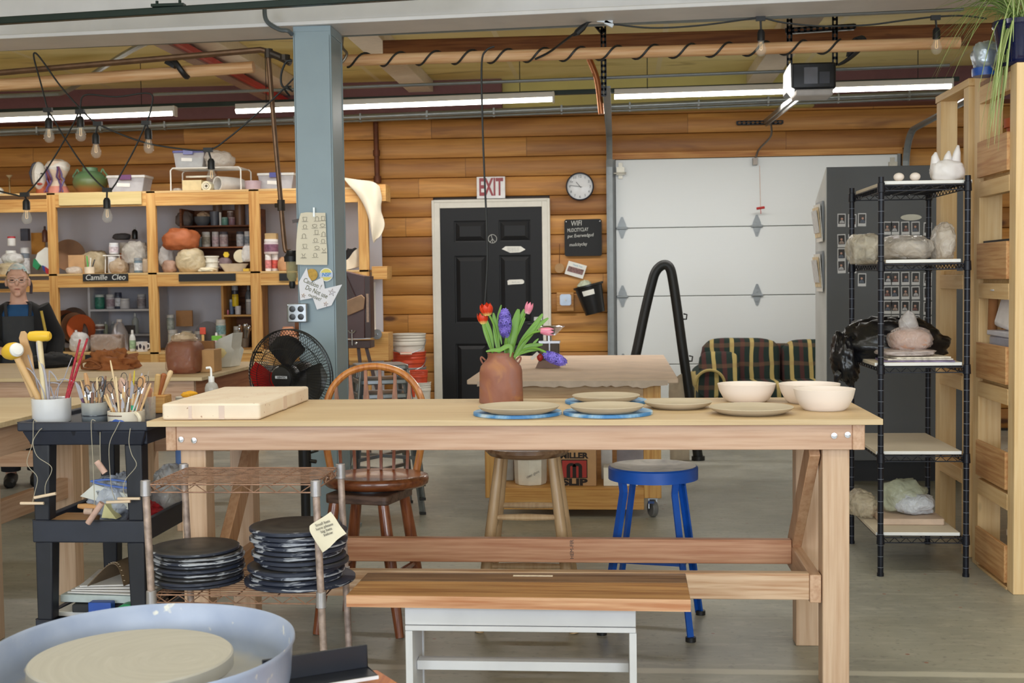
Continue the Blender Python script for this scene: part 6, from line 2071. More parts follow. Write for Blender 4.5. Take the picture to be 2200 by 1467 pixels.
t.part('trim',M().box(o.x-w*0.85,o.x+w*0.95,o.y-0.045,o.y+0.065,ZC+0.16,ZC+0.175).box(o.x+w*0.02,o.x+w*0.12,o.y-0.046,o.y-0.04,ZC+0.05,ZC+0.16),CHROME)
t.part('neck',M().cyl(V((o.x,o.y,ZC+0.175)),0.018,0.04,14),CHROME)
t.part('bowl',M().lathe([(0,0),(0.04,0.0),(0.085,0.045),(0.098,0.055),(0.096,0.058),(0.08,0.048),(0,0.006)],V((o.x+0.005,o.y,ZC+0.212)),28),CHROME)
t.part('lever',M().bar(o+V((-w*0.9,-0.05,0.10)),o+V((-w*1.5,-0.06,0.06)),0.012,0.02),WHITE)
t.part('red_knob',M().blob(o+V((-w*0.75,-0.05,0.07)),(0.02,0.015,0.025),12,8,0,0),mat((170,40,34),0.4))
t.done()
# ======== DARK CABINET WITH PHOTOGRAPHS
YD=8.5
dx0=P(1776,500,YD).x
dx1=P(2075,500,YD).x
dzt=P(1776,359,YD).z
DGREY=mat((92,94,97),0.5,var=0.05,vs=2)
t=T('dark_cabinet','tall dark grey cabinet covered in small photographs at right','cabinet')
t.part('front',M().box(dx0,dx1,YD,YD+0.03,0.15,dzt),DGREY,bevel=0.003)
q=M().prism([(dx0-0.004,YD+0.001,0.0),(dx0-0.004,YD+0.001,dzt-0.005),(dx0-0.004,YD+0.45,dzt-0.2),(dx0-0.004,YD+0.45,0.0)],(0.018,0,0))
t.part('side_panel',q,mat((196,198,196),0.6,var=0.12,vs=3))
t.part('rear_body',M().box(dx0+0.014,dx1,YD+0.03,YD+0.45,0.15,dzt-0.2),DGREY)
t.part('gap_shade',M().box(dx0+0.05,dx1,YD+0.08,YD+0.42,0,0.15),mat((34,36,42),0.5))  # shade of the open gap under the cabinet, painted as a dark block
t.done()
POLF=mat((226,226,228),0.5,var=0.02)
pics=[(1808,473),(1831,474),(1852,472),(1808,517),(1831,517),(1852,517),(1808,547),(1831,547),(1808,573),(1831,573),(1852,601)]
for y_ in(490,598,629,660,691):
 for x_ in(1907,1923,1945,1967,1993):
  pics.append((x_,y_+(2 if x_==1993 else 0)))
colr=[(60,44,40),(40,44,48),(96,84,80),(50,36,36),(30,30,34),(70,66,62)]
R3=random.Random(5)
root=None
for k,(px,py)in enumerate(pics):
 a=R3.uniform(-0.03,0.03)
 c_=P(px,py,YD-0.002)
 w,h=0.053,0.086
 mt=TR(c_)@Matrix.Rotation(a,4,'Y')
 where='left column of' if px<1820 else('near the rear rack post in' if px<1860 else 'grid behind the wire rack on')
 lb='small white bordered portrait photograph in the left group on the dark cabinet' if px<1870 else 'small white bordered portrait photograph in the right grid on the dark cabinet'
 t=T('photograph',lb,'photograph','photographs in the left group' if px<1870 else 'photographs in the right grid')
 t.part('border',M().box(-w/2,w/2,-0.0012,0.0012,-h/2,h/2).xf(mt),POLF)
 cc=colr[k%6]
 t.part('image',M().box(-w*0.40,w*0.40,-0.0022,-0.001,-h*0.28,h*0.42).xf(mt),mat(tuple(int(v*0.6)for v in cc),0.35,var=0.3,vs=30))
 u=R3.uniform(-0.004,0.004)
 hair_c=((70,50,40),(140,110,80),(40,36,36))[k%3]
 t.part('figure',M().prism([V((u+0.016*cos(a_),-0.0028,-0.02+0.02*sin(a_)))for a_ in[PI*i/8 for i in range(9)]],(0,0.0006,0)).xf(mt),mat(((196,196,200),(130,90,84),(96,104,120),(170,150,140))[k%4],0.5,var=0.2,vs=50))
 t.part('face',M().lathe([(0,0),(0.0075,0),(0.0075,0.0006),(0,0.0008)],V((u,-0.0026,0.009)),14,RX).xf(mt),mat((206,160,140),0.5,var=0.1))
 t.done()
c_=P(1957,467,YD-0.003)
solo('oval_sign','white oval name plate on the dark cabinet behind the rack','sign',M().lathe([(0,0),(0.068,0),(0.068,0.006),(0,0.007)],c_,28,RX,sx=1.0,sy=0.30),mat((222,220,206),0.5))
for k,(a,b,c2,d,lb)in enumerate(((440,520,1749,1768,'bundle of papers hanging in the upper holder on the cabinet side'),(546,626,1756,1769,'bundle of papers hanging in the lower holder on the cabinet side'))):
 t=T('paper_bundle',lb,'papers')
 za,zb_=P(1760,b,YD+0.2).z,P(1760,a,YD+0.2).z
 hx_=dx0-0.006
 t.part('holder',M().box(hx_-0.012,hx_,YD+0.08,YD+0.34,za+0.02,zb_+0.02),mat((150,152,154),0.4))
 for j in range(3):
  off=0.014+0.008*j
  t.part('paper_sheet',M().prism([(hx_-off,YD+0.05+0.02*j,za+0.03*j),(hx_-off-0.02,YD+0.05+0.02*j,zb_-0.02*j),(hx_-off-0.02,YD+0.3,zb_-0.02*j),(hx_-off,YD+0.3,za+0.03*j)],(0.004,0,0)),mat(((232,230,224),(226,206,170),(214,214,214))[j],0.7,var=0.15,vs=40))
 t.done()
# ======== SWIVEL CHAIR, STOOLS
OAK=wood((206,138,66),(180,110,46),'Z',knots=0,coat=0.6,rough=0.4)
OAKD=wood((150,88,46),(124,66,34),'X',knots=0,coat=0.8,rough=0.35)
OAKL=wood((160,92,52),(132,70,38),'Z',knots=0,coat=0.7,rough=0.35)
ZS=0.60
yr,yf=PZ(805,1004,ZS).y,PZ(805,1034,ZS).y
xc=P(808,1015,(yr+yf)/2).x
t=T('swivel_chair','oak bow backed swivel chair behind the left of the main table','chair')
def seatfn(a):
 r_=0.205*(1+0.05*cos(2*a))
 return V((xc+r_*cos(a),(yr+yf)/2+(yf-yr)*-0.5*sin(a)*1.0,0))
pts=[seatfn(2*PI*i/40)for i in range(40)]
q=M()
lay=[(0.93,ZS-0.045),(0.985,ZS-0.035),(1.0,ZS-0.02),(0.985,ZS-0.004),(0.94,ZS),(0.6,ZS-0.010),(0.2,ZS-0.012)]
cc_=V((xc,(yr+yf)/2,0))
for f_,z_ in lay:
 q.v+=[cc_+(p_-cc_)*f_+V((0,0,z_))for p_ in pts]
for i in range(len(lay)-1):
 q.f+=[(i*40+j,i*40+(j+1)%40,(i+1)*40+(j+1)%40,(i+1)*40+j)for j in range(40)]
q.f+=[tuple(reversed(range(40))),tuple((len(lay)-1)*40+j for j in range(40))]
q.mi=[0]*len(q.f)
t.part('seat',q,OAKD,angle=60)
def bk(px,py):
 p_=P(px,py,yr-0.03)
 return P(px,py,yr-0.03+0.22*max(0,p_.z-ZS))
bow=spath([bk(x,y)for x,y in((711,1010),(700,950),(698,900),(703,862),(720,825),(755,797),(806,787),(857,798),(890,826),(907,864),(910,905),(905,955),(895,1010))],5)
q=M()
for a_,b_ in zip(bow,bow[1:]):
 pass
q.tube(bow,0.0155,10)
t.part('bow',q,OAK)
for xt,yt,xb,in((721,815,733),(752,797,763),(785,789,792),(816,789,819),(849,797,846),(880,815,875)):
 n=14
 L,Rr=[],[]
 for i in range(n+1):
  u=i/n
  px,py=xt+(xb-xt)*u,yt+(1008-yt)*u
  w=3.0+4.6*math.exp(-((u-0.42)/0.20)**2)*(1 if u>0.2 else 0.75)
  c_=bk(px,py)
  s=sc_at(c_)
  L.append((c_,w/s))
 q=M()
 for c_,w in L:
  q.v+=[c_+V((-w,-0.006,0)),c_+V((w,-0.006,0)),c_+V((w,0.006,0)),c_+V((-w,0.006,0))]
 for i in range(n):
  q.f+=[(i*4+j,i*4+(j+1)%4,i*4+4+(j+1)%4,i*4+4+j)for j in range(4)]
 q.f+=[(3,2,1,0),tuple(n*4+j for j in range(4))]
 q.mi=[0]*len(q.f)
 t.part('spindle',q,OAKL)
A_,B_=PZ(681,1362,0),PZ(859,1370,0)
e1=(B_-A_)
n1=V((-e1.y,e1.x,0)).normalized()*0.36
feet=[A_,B_,B_+n1,A_+n1]
fc=sum(feet,V())/4
zb_=0.545
t.part('swivel_plate',M().cyl(V((fc.x,fc.y,zb_)),0.09,ZS-0.046-zb_,20),BLKM)
ang=math.atan2(e1.y,e1.x)-0.12
mt=TR(V((fc.x,fc.y,0)))@Matrix.Rotation(ang,4,'Z')
t.part('base_block',rbox(-0.135,0.135,-0.135,0.135,zb_-0.036,zb_,0.02).xf(mt),wood((120,92,74),(98,72,58),'X',knots=0,coat=0.3),bevel=0.004)
tops=[mt@V((sx*0.105,sy*0.105,zb_-0.034))for sx,sy in((-1,-1),(1,-1),(1,1),(-1,1))]
for a_,b_ in zip(tops,feet):
 t.part('leg',M().tube([a_,a_.lerp(b_,0.35),a_.lerp(b_,0.7),b_],[0.022,0.025,0.022,0.017],14),OAKL)
for i in range(4):
 j=(i+1)%4
 f_=0.56 if i%2 else 0.66
 p0,p1=tops[i].lerp(feet[i],f_),tops[j].lerp(feet[j],f_)
 t.part('stretcher',M().tube([p0,p0.lerp(p1,0.5),p1],[0.010,0.016,0.010],10),OAKL)
t.done()
MAPLE=wood((206,174,132),(180,146,104),'Z',knots=0,coat=0.2,grain=0.3)
t=T('wooden_stool','round pale wooden stool under the middle of the main table','stool')
A_,B_=PZ(1030,1357,0),PZ(1233,1361,0)
cx_,cy_=(A_.x+B_.x)/2,(A_.y+B_.y)/2+0.18
zt_=P(1130,991,cy_-0.15).z
q=M().lathe([(0,zt_),(0.12,zt_),(0.155,zt_+0.008),(0.172,zt_+0.025),(0.17,zt_+0.038),(0.15,zt_+0.042),(0,zt_+0.036)],(cx_,cy_,0),32)
t.part('seat',q,wood((168,134,100),(140,106,76),'X',knots=0,coat=0.2))
fw_=(B_.x-A_.x)/2
leg=[]
for sx,sy in((-1,-1),(1,-1),(1,1),(-1,1)):
 a_,b_=V((cx_+sx*0.105,cy_+sy*0.105,zt_+0.006)),V((cx_+sx*fw_,cy_+sy*0.18,0))
 leg.append((a_,b_))
 t.part('leg',M().tube([a_,a_.lerp(b_,0.4),a_.lerp(b_,0.75),b_],[0.019,0.023,0.024,0.018],14),MAPLE)
for i in range(4):
 j=(i+1)%4
 for f_ in((0.34,0.62)if i%2==0 else(0.42,0.70)):
  p0,p1=leg[i][0].lerp(leg[i][1],f_),leg[j][0].lerp(leg[j][1],f_)
  t.part('rung',M().tube([p0,p0.lerp(p1,0.5),p1],[0.010,0.0145,0.010],10),MAPLE)
t.done()
t=T('blue_stool','blue painted metal stool with a worn grey round seat','stool')
BL=mat((20,84,176),0.35,var=0.12,vs=12)
FL,FR,RR=PZ(1293,1363,0),PZ(1484,1378,0),PZ(1505,1320,0)
RL=FL+(RR-FR)
feet=[FL,FR,RR,RL]
fc=sum(feet,V())/4
sc0=PZ(1403,998,0.655)
sc0=V((sc0.x,sc0.y,0))
zt_=0.652
r_=96/sc_at(V((sc0.x,sc0.y,zt_)))
q=M().lathe([(r_,zt_-0.05),(r_,zt_-0.006),(r_*0.97,zt_),(r_*0.94,zt_-0.002),(r_*0.96,zt_-0.05),(r_,zt_-0.05)],sc0,40)
t.part('seat_rim',q,BL)
m,nt,p=nodes('worn_metal')
tc=nt.nodes.new('ShaderNodeTexCoord')
c=ramp(nt,nz(9,6,0.6,None,nt,tc),[(0.35,lin((104,100,96))),(0.5,lin((156,150,142))),(0.65,lin((184,178,170)))])
nt.links.new(c,p.inputs['Base Color'])
p.inputs['Roughness'].default_value=0.4
t.part('seat_pan',M().lathe([(0,zt_-0.012),(0.02,zt_-0.010),(r_*0.5,zt_-0.008),(r_*0.9,zt_+0.001),(r_*0.955,zt_+0.001),(r_*0.955,zt_-0.02),(0,zt_-0.025)],sc0,40),m)
tops=[]
for b_ in feet:
 d=(b_-fc)
 d=d.normalized()
 tops.append(sc0+d*(r_*0.94)+V((0,0,zt_-0.02)))
for a_,b_ in zip(tops,feet):
 d=(b_-fc).normalized()
 kn=a_+V((0,0,-0.07))-d*0.012
 q=M().bar(a_,kn,0.026,0.008,d).bar(kn,b_+V((0,0,0.01)),0.026,0.008,d)
 sd=V((-d.y,d.x,0))
 q.bar(a_-d*0.008+sd*0.011,kn-d*0.008+sd*0.011,0.005,0.018,d).bar(kn-d*0.008+sd*0.011,b_-d*0.008+sd*0.011+V((0,0,0.01)),0.005,0.018,d)
 k=t.part('leg',q,BL)
 t.part('rubber_foot',M().cyl(b_,0.020,0.018,14),BLACK,parent=k)
for f_,zz in((0.53,0),(0.80,1)):
 for i in range(4):
  j=(i+1)%4
  if zz and i not in(2,3):
   continue
  p0,p1=tops[i].lerp(feet[i],f_),tops[j].lerp(feet[j],f_)
  t.part('footrest',M().bar(p0,p1,0.006,0.022),BL)
t.done()
# ======== MAIN TABLE
TX0,TX1,TY0,TY1,TZ=-1.605,0.857,4.15,4.91,0.917
t=T('main_table','long plywood topped worktable with fir legs in the foreground','table')
t.part('tabletop',M().box(TX0,TX1,TY0,TY1,TZ-0.019,TZ),wood((218,194,156),(208,180,140),'X',knots=0.05,grain=0.25),bevel=0.0015)
ax0_,ax1_=P(357,950,4.19).x,P(1858,940,4.19).x
za=P(1100,967,4.19).z
t.part('front_apron',M().box(ax0_+0.036,ax1_-0.040,4.19,4.228,za,TZ-0.019),FIRX,bevel=0.003)
t.part('rear_apron',M().box(ax0_+0.036,ax1_-0.040,4.83,4.868,za,TZ-0.019),FIRX,bevel=0.003)
for a,b in((ax0_,ax0_+0.036),(ax1_-0.04,ax1_)):
 t.part('side_apron',M().box(a,b,4.186,4.868,za,TZ-0.019),FIRY,bevel=0.003)
for px,py in((389,944),(417,946),(1792,936),(1821,934)):
 c_=P(px,py,4.188)
 t.part('bolt',M().lathe([(0,0),(0.010,0),(0.010,0.003),(0.006,0.0035),(0.006,0.008),(0,0.009)],c_,12,RX),CHROME)
lr=P(1767,1200,4.232).x
ll=P(391,1100,4.232).x
yL=4.232
yR=4.72
for x in(ll,lr):
 t.part('leg',M().box(x,x+0.089,yL,yL+0.089,0,TZ-0.02),FIRZ,bevel=0.004)
 t.part('leg',M().box(x-0.02 if x>0 else x+0.02,x+0.069 if x>0 else x+0.109,yR,yR+0.089,0,TZ-0.02),FIRZ,bevel=0.004)
zr1=0.385
for x,sx in((ll,1),(lr,-1)):
 ix=x+0.089 if sx>0 else x
 a,b=(ix,ix+0.038)if sx>0 else(ix-0.038,ix)
 t.part('side_rail',M().box(a+0.004*sx,b+0.004*sx,yL-0.002,yR+0.09,zr1-0.095,zr1),FIRY,bevel=0.003)
 ya_,yb__=(yR+0.05,yL+0.06)if sx>0 else(yL+0.04,yR+0.04)
 xm_=a+0.019+0.004*sx
 t.part('brace',M().bar((xm_,ya_,TZ-0.10),(xm_,yb__,zr1-0.02),0.036,0.089,(0,(1 if sx>0 else-1),0.8)),wood((216,176,142),(196,150,114),'Z',knots=0.5,grain=0.3),bevel=0.003)
zst=P(1600,1231,yL).z
STRI=wood((222,192,164),(206,170,138),'X',knots=0.0,grain=0.9)
t.part('front_stretcher',M().box(ll+0.128,lr-0.043,yL,yL+0.038,zst-0.09,zst),STRI,bevel=0.003)
zst2=P(1300,1158,4.66).z
sb_=t.part('rear_stretcher',M().box(ll+0.128,lr-0.043,4.66,4.698,zst2-0.09,zst2),wood((214,166,134),(194,142,108),'X',knots=0.6),bevel=0.003)
t.part('grade_stamp',text_m('HEM-FIR',0.02,P(1229,1180,4.659),(0,0,1),(-1,0,0)),mat((96,80,76),0.8,var=0),parent=sb_,norm=False)
t.done()
sl0,sl1=PZ(347,903,TZ),PZ(557,903,TZ)
t0=PZ(667,830,TZ+0.056)
t=T('plaster_slab','thick cream plaster slab lying on the left end of the main table','slab')
m,nt,p=nodes('plaster')
tc=nt.nodes.new('ShaderNodeTexCoord')
c=ramp(nt,nz(7,6,0.5,None,nt,tc),[(0.3,lin((234,212,190))),(0.6,lin((242,226,206)))])
c=mix_rgb(nt,ramp(nt,nz(60,2,0,None,nt,tc),[(0.70,(0,0,0)),(0.74,(1,1,1))]),c,lin((186,150,130)))
nt.links.new(c,p.inputs['Base Color'])
p.inputs['Roughness'].default_value=0.8
yb_=t0.y
q=rbox(sl0.x,sl1.x+0.0,sl0.y,yb_,TZ+0.0012,TZ+0.057,0.015)
t.part('slab',q,m,bevel=0.007)
xm=sl1.x
for y_ in(sl0.y+0.30,):
 t.part('tape_strip',M().box(xm-0.0005,xm+0.0012,y_,y_+0.05,TZ+0.004,TZ+0.052),mat((226,202,184),0.6,var=0.02))
for px,w in((405,0.012),(470,0.02)):
 x_=P(px,890,sl0.y).x
 t.part('tape_strip',M().box(x_,x_+w,sl0.y-0.0012,sl0.y+0.0005,TZ+0.004,TZ+0.05),mat((222,200,188),0.6,var=0.06))
t.done()
o=V((P(452,838,4.86).x,4.875,TZ+0.001))
o.y=max(o.y,yb_+0.035)if yb_<4.86 else 4.875
t=T('soap_pump','clear soap pump bottle with a white nozzle behind the plaster slab','bottle')
t.part('bottle',M().lathe([(0,0),(0.026,0),(0.027,0.05),(0.022,0.066),(0.011,0.075),(0,0.075)],o,18),mat((210,210,206),0.1,alpha=0.5))
t.part('collar',M().cyl(o+V((0,0,0.073)),0.012,0.024,14),mat((226,226,226),0.3))
t.part('nozzle',M().cyl(o+V((0,0,0.095)),0.0045,0.03,10).tube([o+V((0,0,0.125)),o+V((-0.004,0,0.132)),o+V((-0.02,0,0.130))],0.005,8),mat((232,232,232),0.3))
t.done()
PLATE=mat((196,182,160),0.8,var=0.05,vs=8)
BISQ=mat((240,228,220),0.75,var=0.02,vs=5)
m,nt,p=nodes('bluebat')
tc=nt.nodes.new('ShaderNodeTexCoord')
c=ramp(nt,nz(9,5,1.2,None,nt,tc),[(0.4,lin((70,136,196))),(0.52,lin((140,184,220))),(0.62,lin((196,214,228)))])
nt.links.new(c,p.inputs['Base Color'])
p.inputs['Roughness'].default_value=0.45
BBAT=m
def bat(lb,px,py,rp,z=TZ):
 o=PZ(px,py,z)
 o.z=z+0.001
 r=rp/sc_at(o)
 return o,r,solo('blue_bat',lb,'bat',M().lathe([(0,0),(r,0),(r,0.009),(r*0.985,0.011),(0,0.011)],o,48),BBAT,group='blue marbled throwing bats')
def plate(lb,px,py,rp,z,h=0.022,foot=0.72):
 o=PZ(px,py,z)
 o.z=z+0.001
 r=rp/sc_at(o)
 return solo('plate',lb,'plate',M().lathe([(0,0),(r*foot,0),(r*0.93,h*0.55),(r,h),(r*0.985,h*1.08),(r*0.955,h*1.03),(r*0.86,h*0.62),(r*foot*0.92,h*0.4),(0,h*0.36)],o,48),PLATE,group='unfired plates on the main table')
def bowl(lb,px,py,rp,h):
 o=PZ(px,py,TZ)
 o.z=TZ+0.001
 r=rp/sc_at(o)
 f=0.66
 return solo('bowl',lb,'bowl',M().lathe([(0,0),(r*f,0),(r*(f+0.13),h*0.16),(r*0.93,h*0.58),(r,h),(r*0.985,h*1.012),(r*0.965,h),(r*0.89,h*0.58),(r*0.74,h*0.2),(r*0.5,h*0.09),(0,h*0.07)],o,48),BISQ,group='pale bisque bowls on the main table')
bat('blue marbled bat under the leftmost plate below the vase',1112,890,95)
plate('unfired plate on a blue bat in front of the vase',1115,886,88,TZ+0.012)
bat('blue marbled bat under the middle front plate',1306,889,96)
plate('unfired plate on a blue bat in front of another bat plate',1304,885,80,TZ+0.012)
bat('blue marbled bat under the plate at the rear',1302,865,88)
plate('small unfired plate on a blue bat at the rear',1302,862,73,TZ+0.012)
plate('unfired plate directly on the table between bats and bowls',1457,876,73,TZ)
plate('unfired plate directly on the table in front of the left bowl',1614,888,90,TZ)
bowl('pale bisque bowl left of the other two bowls',1604,862,62,0.066)
bowl('pale bisque bowl partly hidden behind the front bowl',1739,865,65,0.07)
bowl('pale bisque bowl nearest the right table end',1771,880,65,0.073)
o=PZ(1077,864,TZ)
o.z=TZ+0.001
s=sc_at(o)
m,nt,p=nodes('stoneware')
tc=nt.nodes.new('ShaderNodeTexCoord')
c=ramp(nt,nz(5,4,1.0,None,nt,tc),[(0.35,lin((140,88,70))),(0.5,lin((152,100,82))),(0.62,lin((146,108,104)))])
c=mix_rgb(nt,ramp(nt,nz(7,3,2.2,None,nt,tc),[(0.52,(0,0,0)),(0.72,(0.8,0.8,0.8))]),c,lin((176,122,76)))
nt.links.new(c,p.inputs['Base Color'])
p.inputs['Roughness'].default_value=0.55
t=T('vase','rust brown stoneware vase with a narrow neck holding flowers','vase')
k=1/s
pr=[(0,0),(47,0),(47.5,2),(46,55),(46,66),(43.5,77),(37,85),(30,92),(28,97),(28,103),(29.5,106),(27,106.5),(25,100),(26,92),(40,60),(40,10),(0,8)]
t.part('body',M().lathe([(a*k,b*k)for a,b in pr],o,40),m)
for sg in(-1,1):
 t.part('handle',M().tube(spath([o+V((sg*33*k,0,90*k)),o+V((sg*41*k,0,97*k)),o+V((sg*43*k,0,92*k)),o+V((sg*38*k,0,82*k))],4),0.0035,8),m)
t.done()
VY=o.y
GR=mat((112,158,62),0.45,var=0.2,vs=9)
GRD=mat((86,136,48),0.45,var=0.2,vs=9)
def fp(px,py,dy=0.0):
 return P(px,py,VY+dy)
def stem_to(pts,dy):
 q=[fp(x,y,dy*(1-i/max(1,len(pts)-1)))for i,(x,y)in enumerate(pts)]
 return spath(q+[V((q[-1].x*0.5+o.x*0.5,VY,TZ+0.05))],4)
def leaf(t,pts,w,dy=0.0,m_=None,name='leaf'):
 c_=spath([fp(x,y,dy)for x,y in pts],5)
 q=M()
 n=len(c_)-1
 for i,v in enumerate(c_):
  u=i/n
  ww=w/s*sin(PI*min(1,0.06+u*0.9))**0.8
  tg=(c_[min(i+1,n)]-c_[max(i-1,0)]).normalized()
  side=tg.cross(V((0,-1,0.15))).normalized()
  q.v+=[v-side*ww,v+V((0,0.35*ww,0)),v+side*ww]
 for i in range(n):
  a=i*3
  q.f+=[(a,a+1,a+4,a+3),(a+1,a+2,a+5,a+4)]
 n0=len(q.v)
 q.v+=[v+V((0,0.0012,0))for v in q.v[:n0]]
 q.f+=[tuple(reversed([i+n0 for i in f]))for f in q.f]
 q.mi=[0]*len(q.f)
 t.part(name,q,m_ or GR,angle=180,norm=False)
def tulip(lb,c_,r_,L,axis,cols,stem,dy,leaves=()):
 t=T('tulip',lb,'flower')
 cc=fp(*c_,dy)
 ax=V(axis).normalized()
 t.part('stem',M().tube(stem_to(stem,dy),0.0042,8),GR)
 B=ax.to_track_quat('Z','Y').to_matrix().to_4x4()
 r_,L=r_/s,L/s
 for kk in range(6):
  a=kk*PI/3
  inner=kk%2
  q=M()
  nu,nv=7,6
  for i in range(nu+1):
   u=i/nu
   rad=r_*(0.25+0.80*sin(PI*min(1,0.12+u*0.62))**0.9)*(0.9 if inner else 1.0)
   hw=0.75*sin(PI*min(1,0.14+0.84*u))**0.7
   for j in range(nv+1):
    w=-1+2*j/nv
    th=a+hw*w
    q.v.append(V((rad*cos(th),rad*sin(th),L*(u-0.5)-0.06*L*w*w)))
  for i in range(nu):
   for j in range(nv):
    b=i*(nv+1)+j
    q.f.append((b,b+1,b+nv+2,b+nv+1))
  q.mi=[0]*len(q.f)
  q.xf(TR(cc)@B)
  t.part('petal',q,cols,angle=180,norm=False)
 for lf in leaves:
  leaf(t,*lf,dy=dy*0.4)
 return t.done()
def tulip_mat(tipc,basec):
 m,nt,p=nodes('petal')
 tc=nt.nodes.new('ShaderNodeTexCoord')
 sp_=nt.nodes.new('ShaderNodeSeparateXYZ')
 nt.links.new(tc.outputs['Generated'],sp_.inputs[0])
 f_=math_n(nt,'ADD',sp_.outputs['Z'],math_n(nt,'MULTIPLY',nz(40,3,0,None,nt,tc),0.35))
 c=ramp(nt,f_,[(0.22,lin(basec)),(0.5,lin(tipc))])
 nt.links.new(c,p.inputs['Base Color'])
 p.inputs['Roughness'].default_value=0.45
 p.inputs['Subsurface Weight'].default_value=0.0
 return m
REDT=tulip_mat((214,58,24),(238,214,130))
PINK=tulip_mat((226,134,160),(236,190,200))
tulip('red tulip with a yellow base standing highest at left',(1045,664),13.5,25,(-0.15,-0.2,1),REDT,[(1050,675),(1060,695),(1067,722),(1072,768)],-0.02,[([(1060,672),(1064,700),(1068,735),(1074,768)],6)])
tulip('red tulip half hidden below the highest one',(1037,683),11.5,24,(-0.12,-0.1,1),REDT,[(1039,694),(1049,722),(1056,749),(1060,768)],0.01,[([(1035,672),(1044,700),(1052,728),(1058,755)],9)])
tulip('pink tulip bud standing highest at right',(1136,661),8.5,25,(0.3,0,1),PINK,[(1128,673),(1114,707),(1103,743),(1098,768)],0.0,[([(1126,664),(1112,700),(1103,735),(1099,766)],6),([(1128,682),(1117,700),(1106,725),(1101,755)],5)])
tulip('pink tulip bent sideways to the right',(1176,712),8.5,28,(1,0,-0.1),PINK,[(1163,711),(1142,716),(1123,732),(1112,749),(1104,767)],-0.03,[([(1166,674),(1142,708),(1122,736),(1108,764)],7),([(1178,683),(1150,705),(1128,732),(1110,762)],6)])
HY=mat((122,106,204),0.5,var=0.25,vs=60)
HY2=mat((92,78,176),0.5,var=0.25,vs=60)
def hyacinth(lb,c_,rx,rz,axis,stem,dy,leaves=(),n=62,seed=3):
 t=T('hyacinth',lb,'flower')
 cc=fp(*c_,dy)
 B=V(axis).normalized().to_track_quat('Z','Y').to_matrix().to_4x4()
 t.part('stem',M().tube(stem_to(stem,dy),0.005,8),GR)
 rr=random.Random(seed)
 rx,rz=rx/s,rz/s
 t.part('spike',M().lathe([(0,-rz*0.95),(rx*0.4,-rz*0.7),(rx*0.5,0),(rx*0.3,rz*0.8),(0,rz)],(0,0,0),12).xf(TR(cc)@B),HY2)
 for i in range(n):
  z=-1+2*(i+0.5)/n
  a=i*2.39996
  rad=math.sqrt(max(0.05,1-z*z*0.85))*0.9
  d=V((rad*cos(a)*rx,rad*sin(a)*rx,z*rz*0.95))
  nn=V((cos(a),sin(a),z*0.5+rr.uniform(-0.2,0.2))).normalized()
  q=M()
  Q=nn.to_track_quat('Z','Y').to_matrix().to_4x4()
  sz=0.0125*rr.uniform(0.85,1.1)
  for p_ in range(6):
   b=2*PI*p_/6+i
   e,f_=V((cos(b),sin(b),0)),V((-sin(b),cos(b),0))
   k0=len(q.v)
   q.v+=[V((0,0,0)),e*sz*0.55+f_*sz*0.26+V((0,0,sz*0.25)),e*sz*1.15-V((0,0,sz*0.05)),e*sz*0.55-f_*sz*0.26+V((0,0,sz*0.25))]
   q.f+=[(k0,k0+1,k0+2,k0+3)]
  q.mi=[0]*len(q.f)
  q.xf(TR(cc)@B@TR(d)@Q)
  t.part('floret',q,HY if i%3 else HY2,angle=180,norm=False)
 for lf in leaves:
  leaf(t,*lf,dy=dy*0.4)
 return t.done()
hyacinth('upright purple hyacinth in the middle of the bouquet',(1085,694),14,29,(0.0,0,1),[(1087,722),(1088,768)],-0.02,[([(1077,655),(1071,680),(1072,705),(1078,740)],3.5),([(1114,664),(1105,700),(1096,735),(1090,768)],10),([(1100,700),(1090,730),(1086,768)],6)])
hyacinth('purple hyacinth drooping over the right side of the vase',(1192,770),12,24,(1,-0.1,-0.42),[(1176,759),(1154,749),(1130,750),(1106,767)],-0.03,[([(1166,740),(1140,743),(1118,753),(1104,767)],6),([(1158,751),(1136,752),(1116,758),(1106,768)],5),([(1157,727),(1150,734),(1145,738)],2.5)],n=52,seed=6)
t=T('curled_leaf','long green leaf curling across the mouth of the vase','leaf')
leaf(t,[(1044,755),(1058,752),(1074,751),(1088,744),(1096,744),(1098,752),(1096,767)],5,dy=-0.045)
t.done()
# ======== BLACK WIRE RACK AND ITS LOAD
RX0,RX1,RY0=1.197,1.580,5.85
d=ray(1830,700)
RY1=RX0*d.y/d.x
zP=P(1893,380,RY0).z
t=T('wire_rack','tall black wire rack with white boards at right','rack')
shz=[P(1980,y,RY0).z for y in(397,567,789,980,1155)]
def wire_shelf(x0,x1,y0,y1,z,n,r=0.0028,zig=0.024,nz_=(7,12)):
 q=M()
 for y in(y0,y1):
  q.rod((x0,y,z),(x1,y,z),r,6).rod((x0,y,z-zig),(x1,y,z-zig),r,6)
 for x in(x0,x1):
  q.rod((x,y0,z),(x,y1,z),r,6).rod((x,y0,z-zig),(x,y1,z-zig),r,6)
 for a,b,k in(((x0,y0),(x1,y0),nz_[0]),((x0,y1),(x1,y1),nz_[0]),((x0,y0),(x0,y1),nz_[1]),((x1,y0),(x1,y1),nz_[1])):
  pts=[V((a[0]+(b[0]-a[0])*i/(2*k),a[1]+(b[1]-a[1])*i/(2*k),z-(zig if i%2 else 0)))for i in range(2*k+1)]
  q.tube(pts,r*0.8,5)
 for i in range(1,n):
  y=y0+(y1-y0)*i/n
  q.rod((x0,y,z+0.002),(x1,y,z+0.002),r*0.75,5)
 for i in(1,2,3):
  x=x0+(x1-x0)*i/4
  q.rod((x,y0,z-0.003),(x,y1,z-0.003),r,5)
 return q
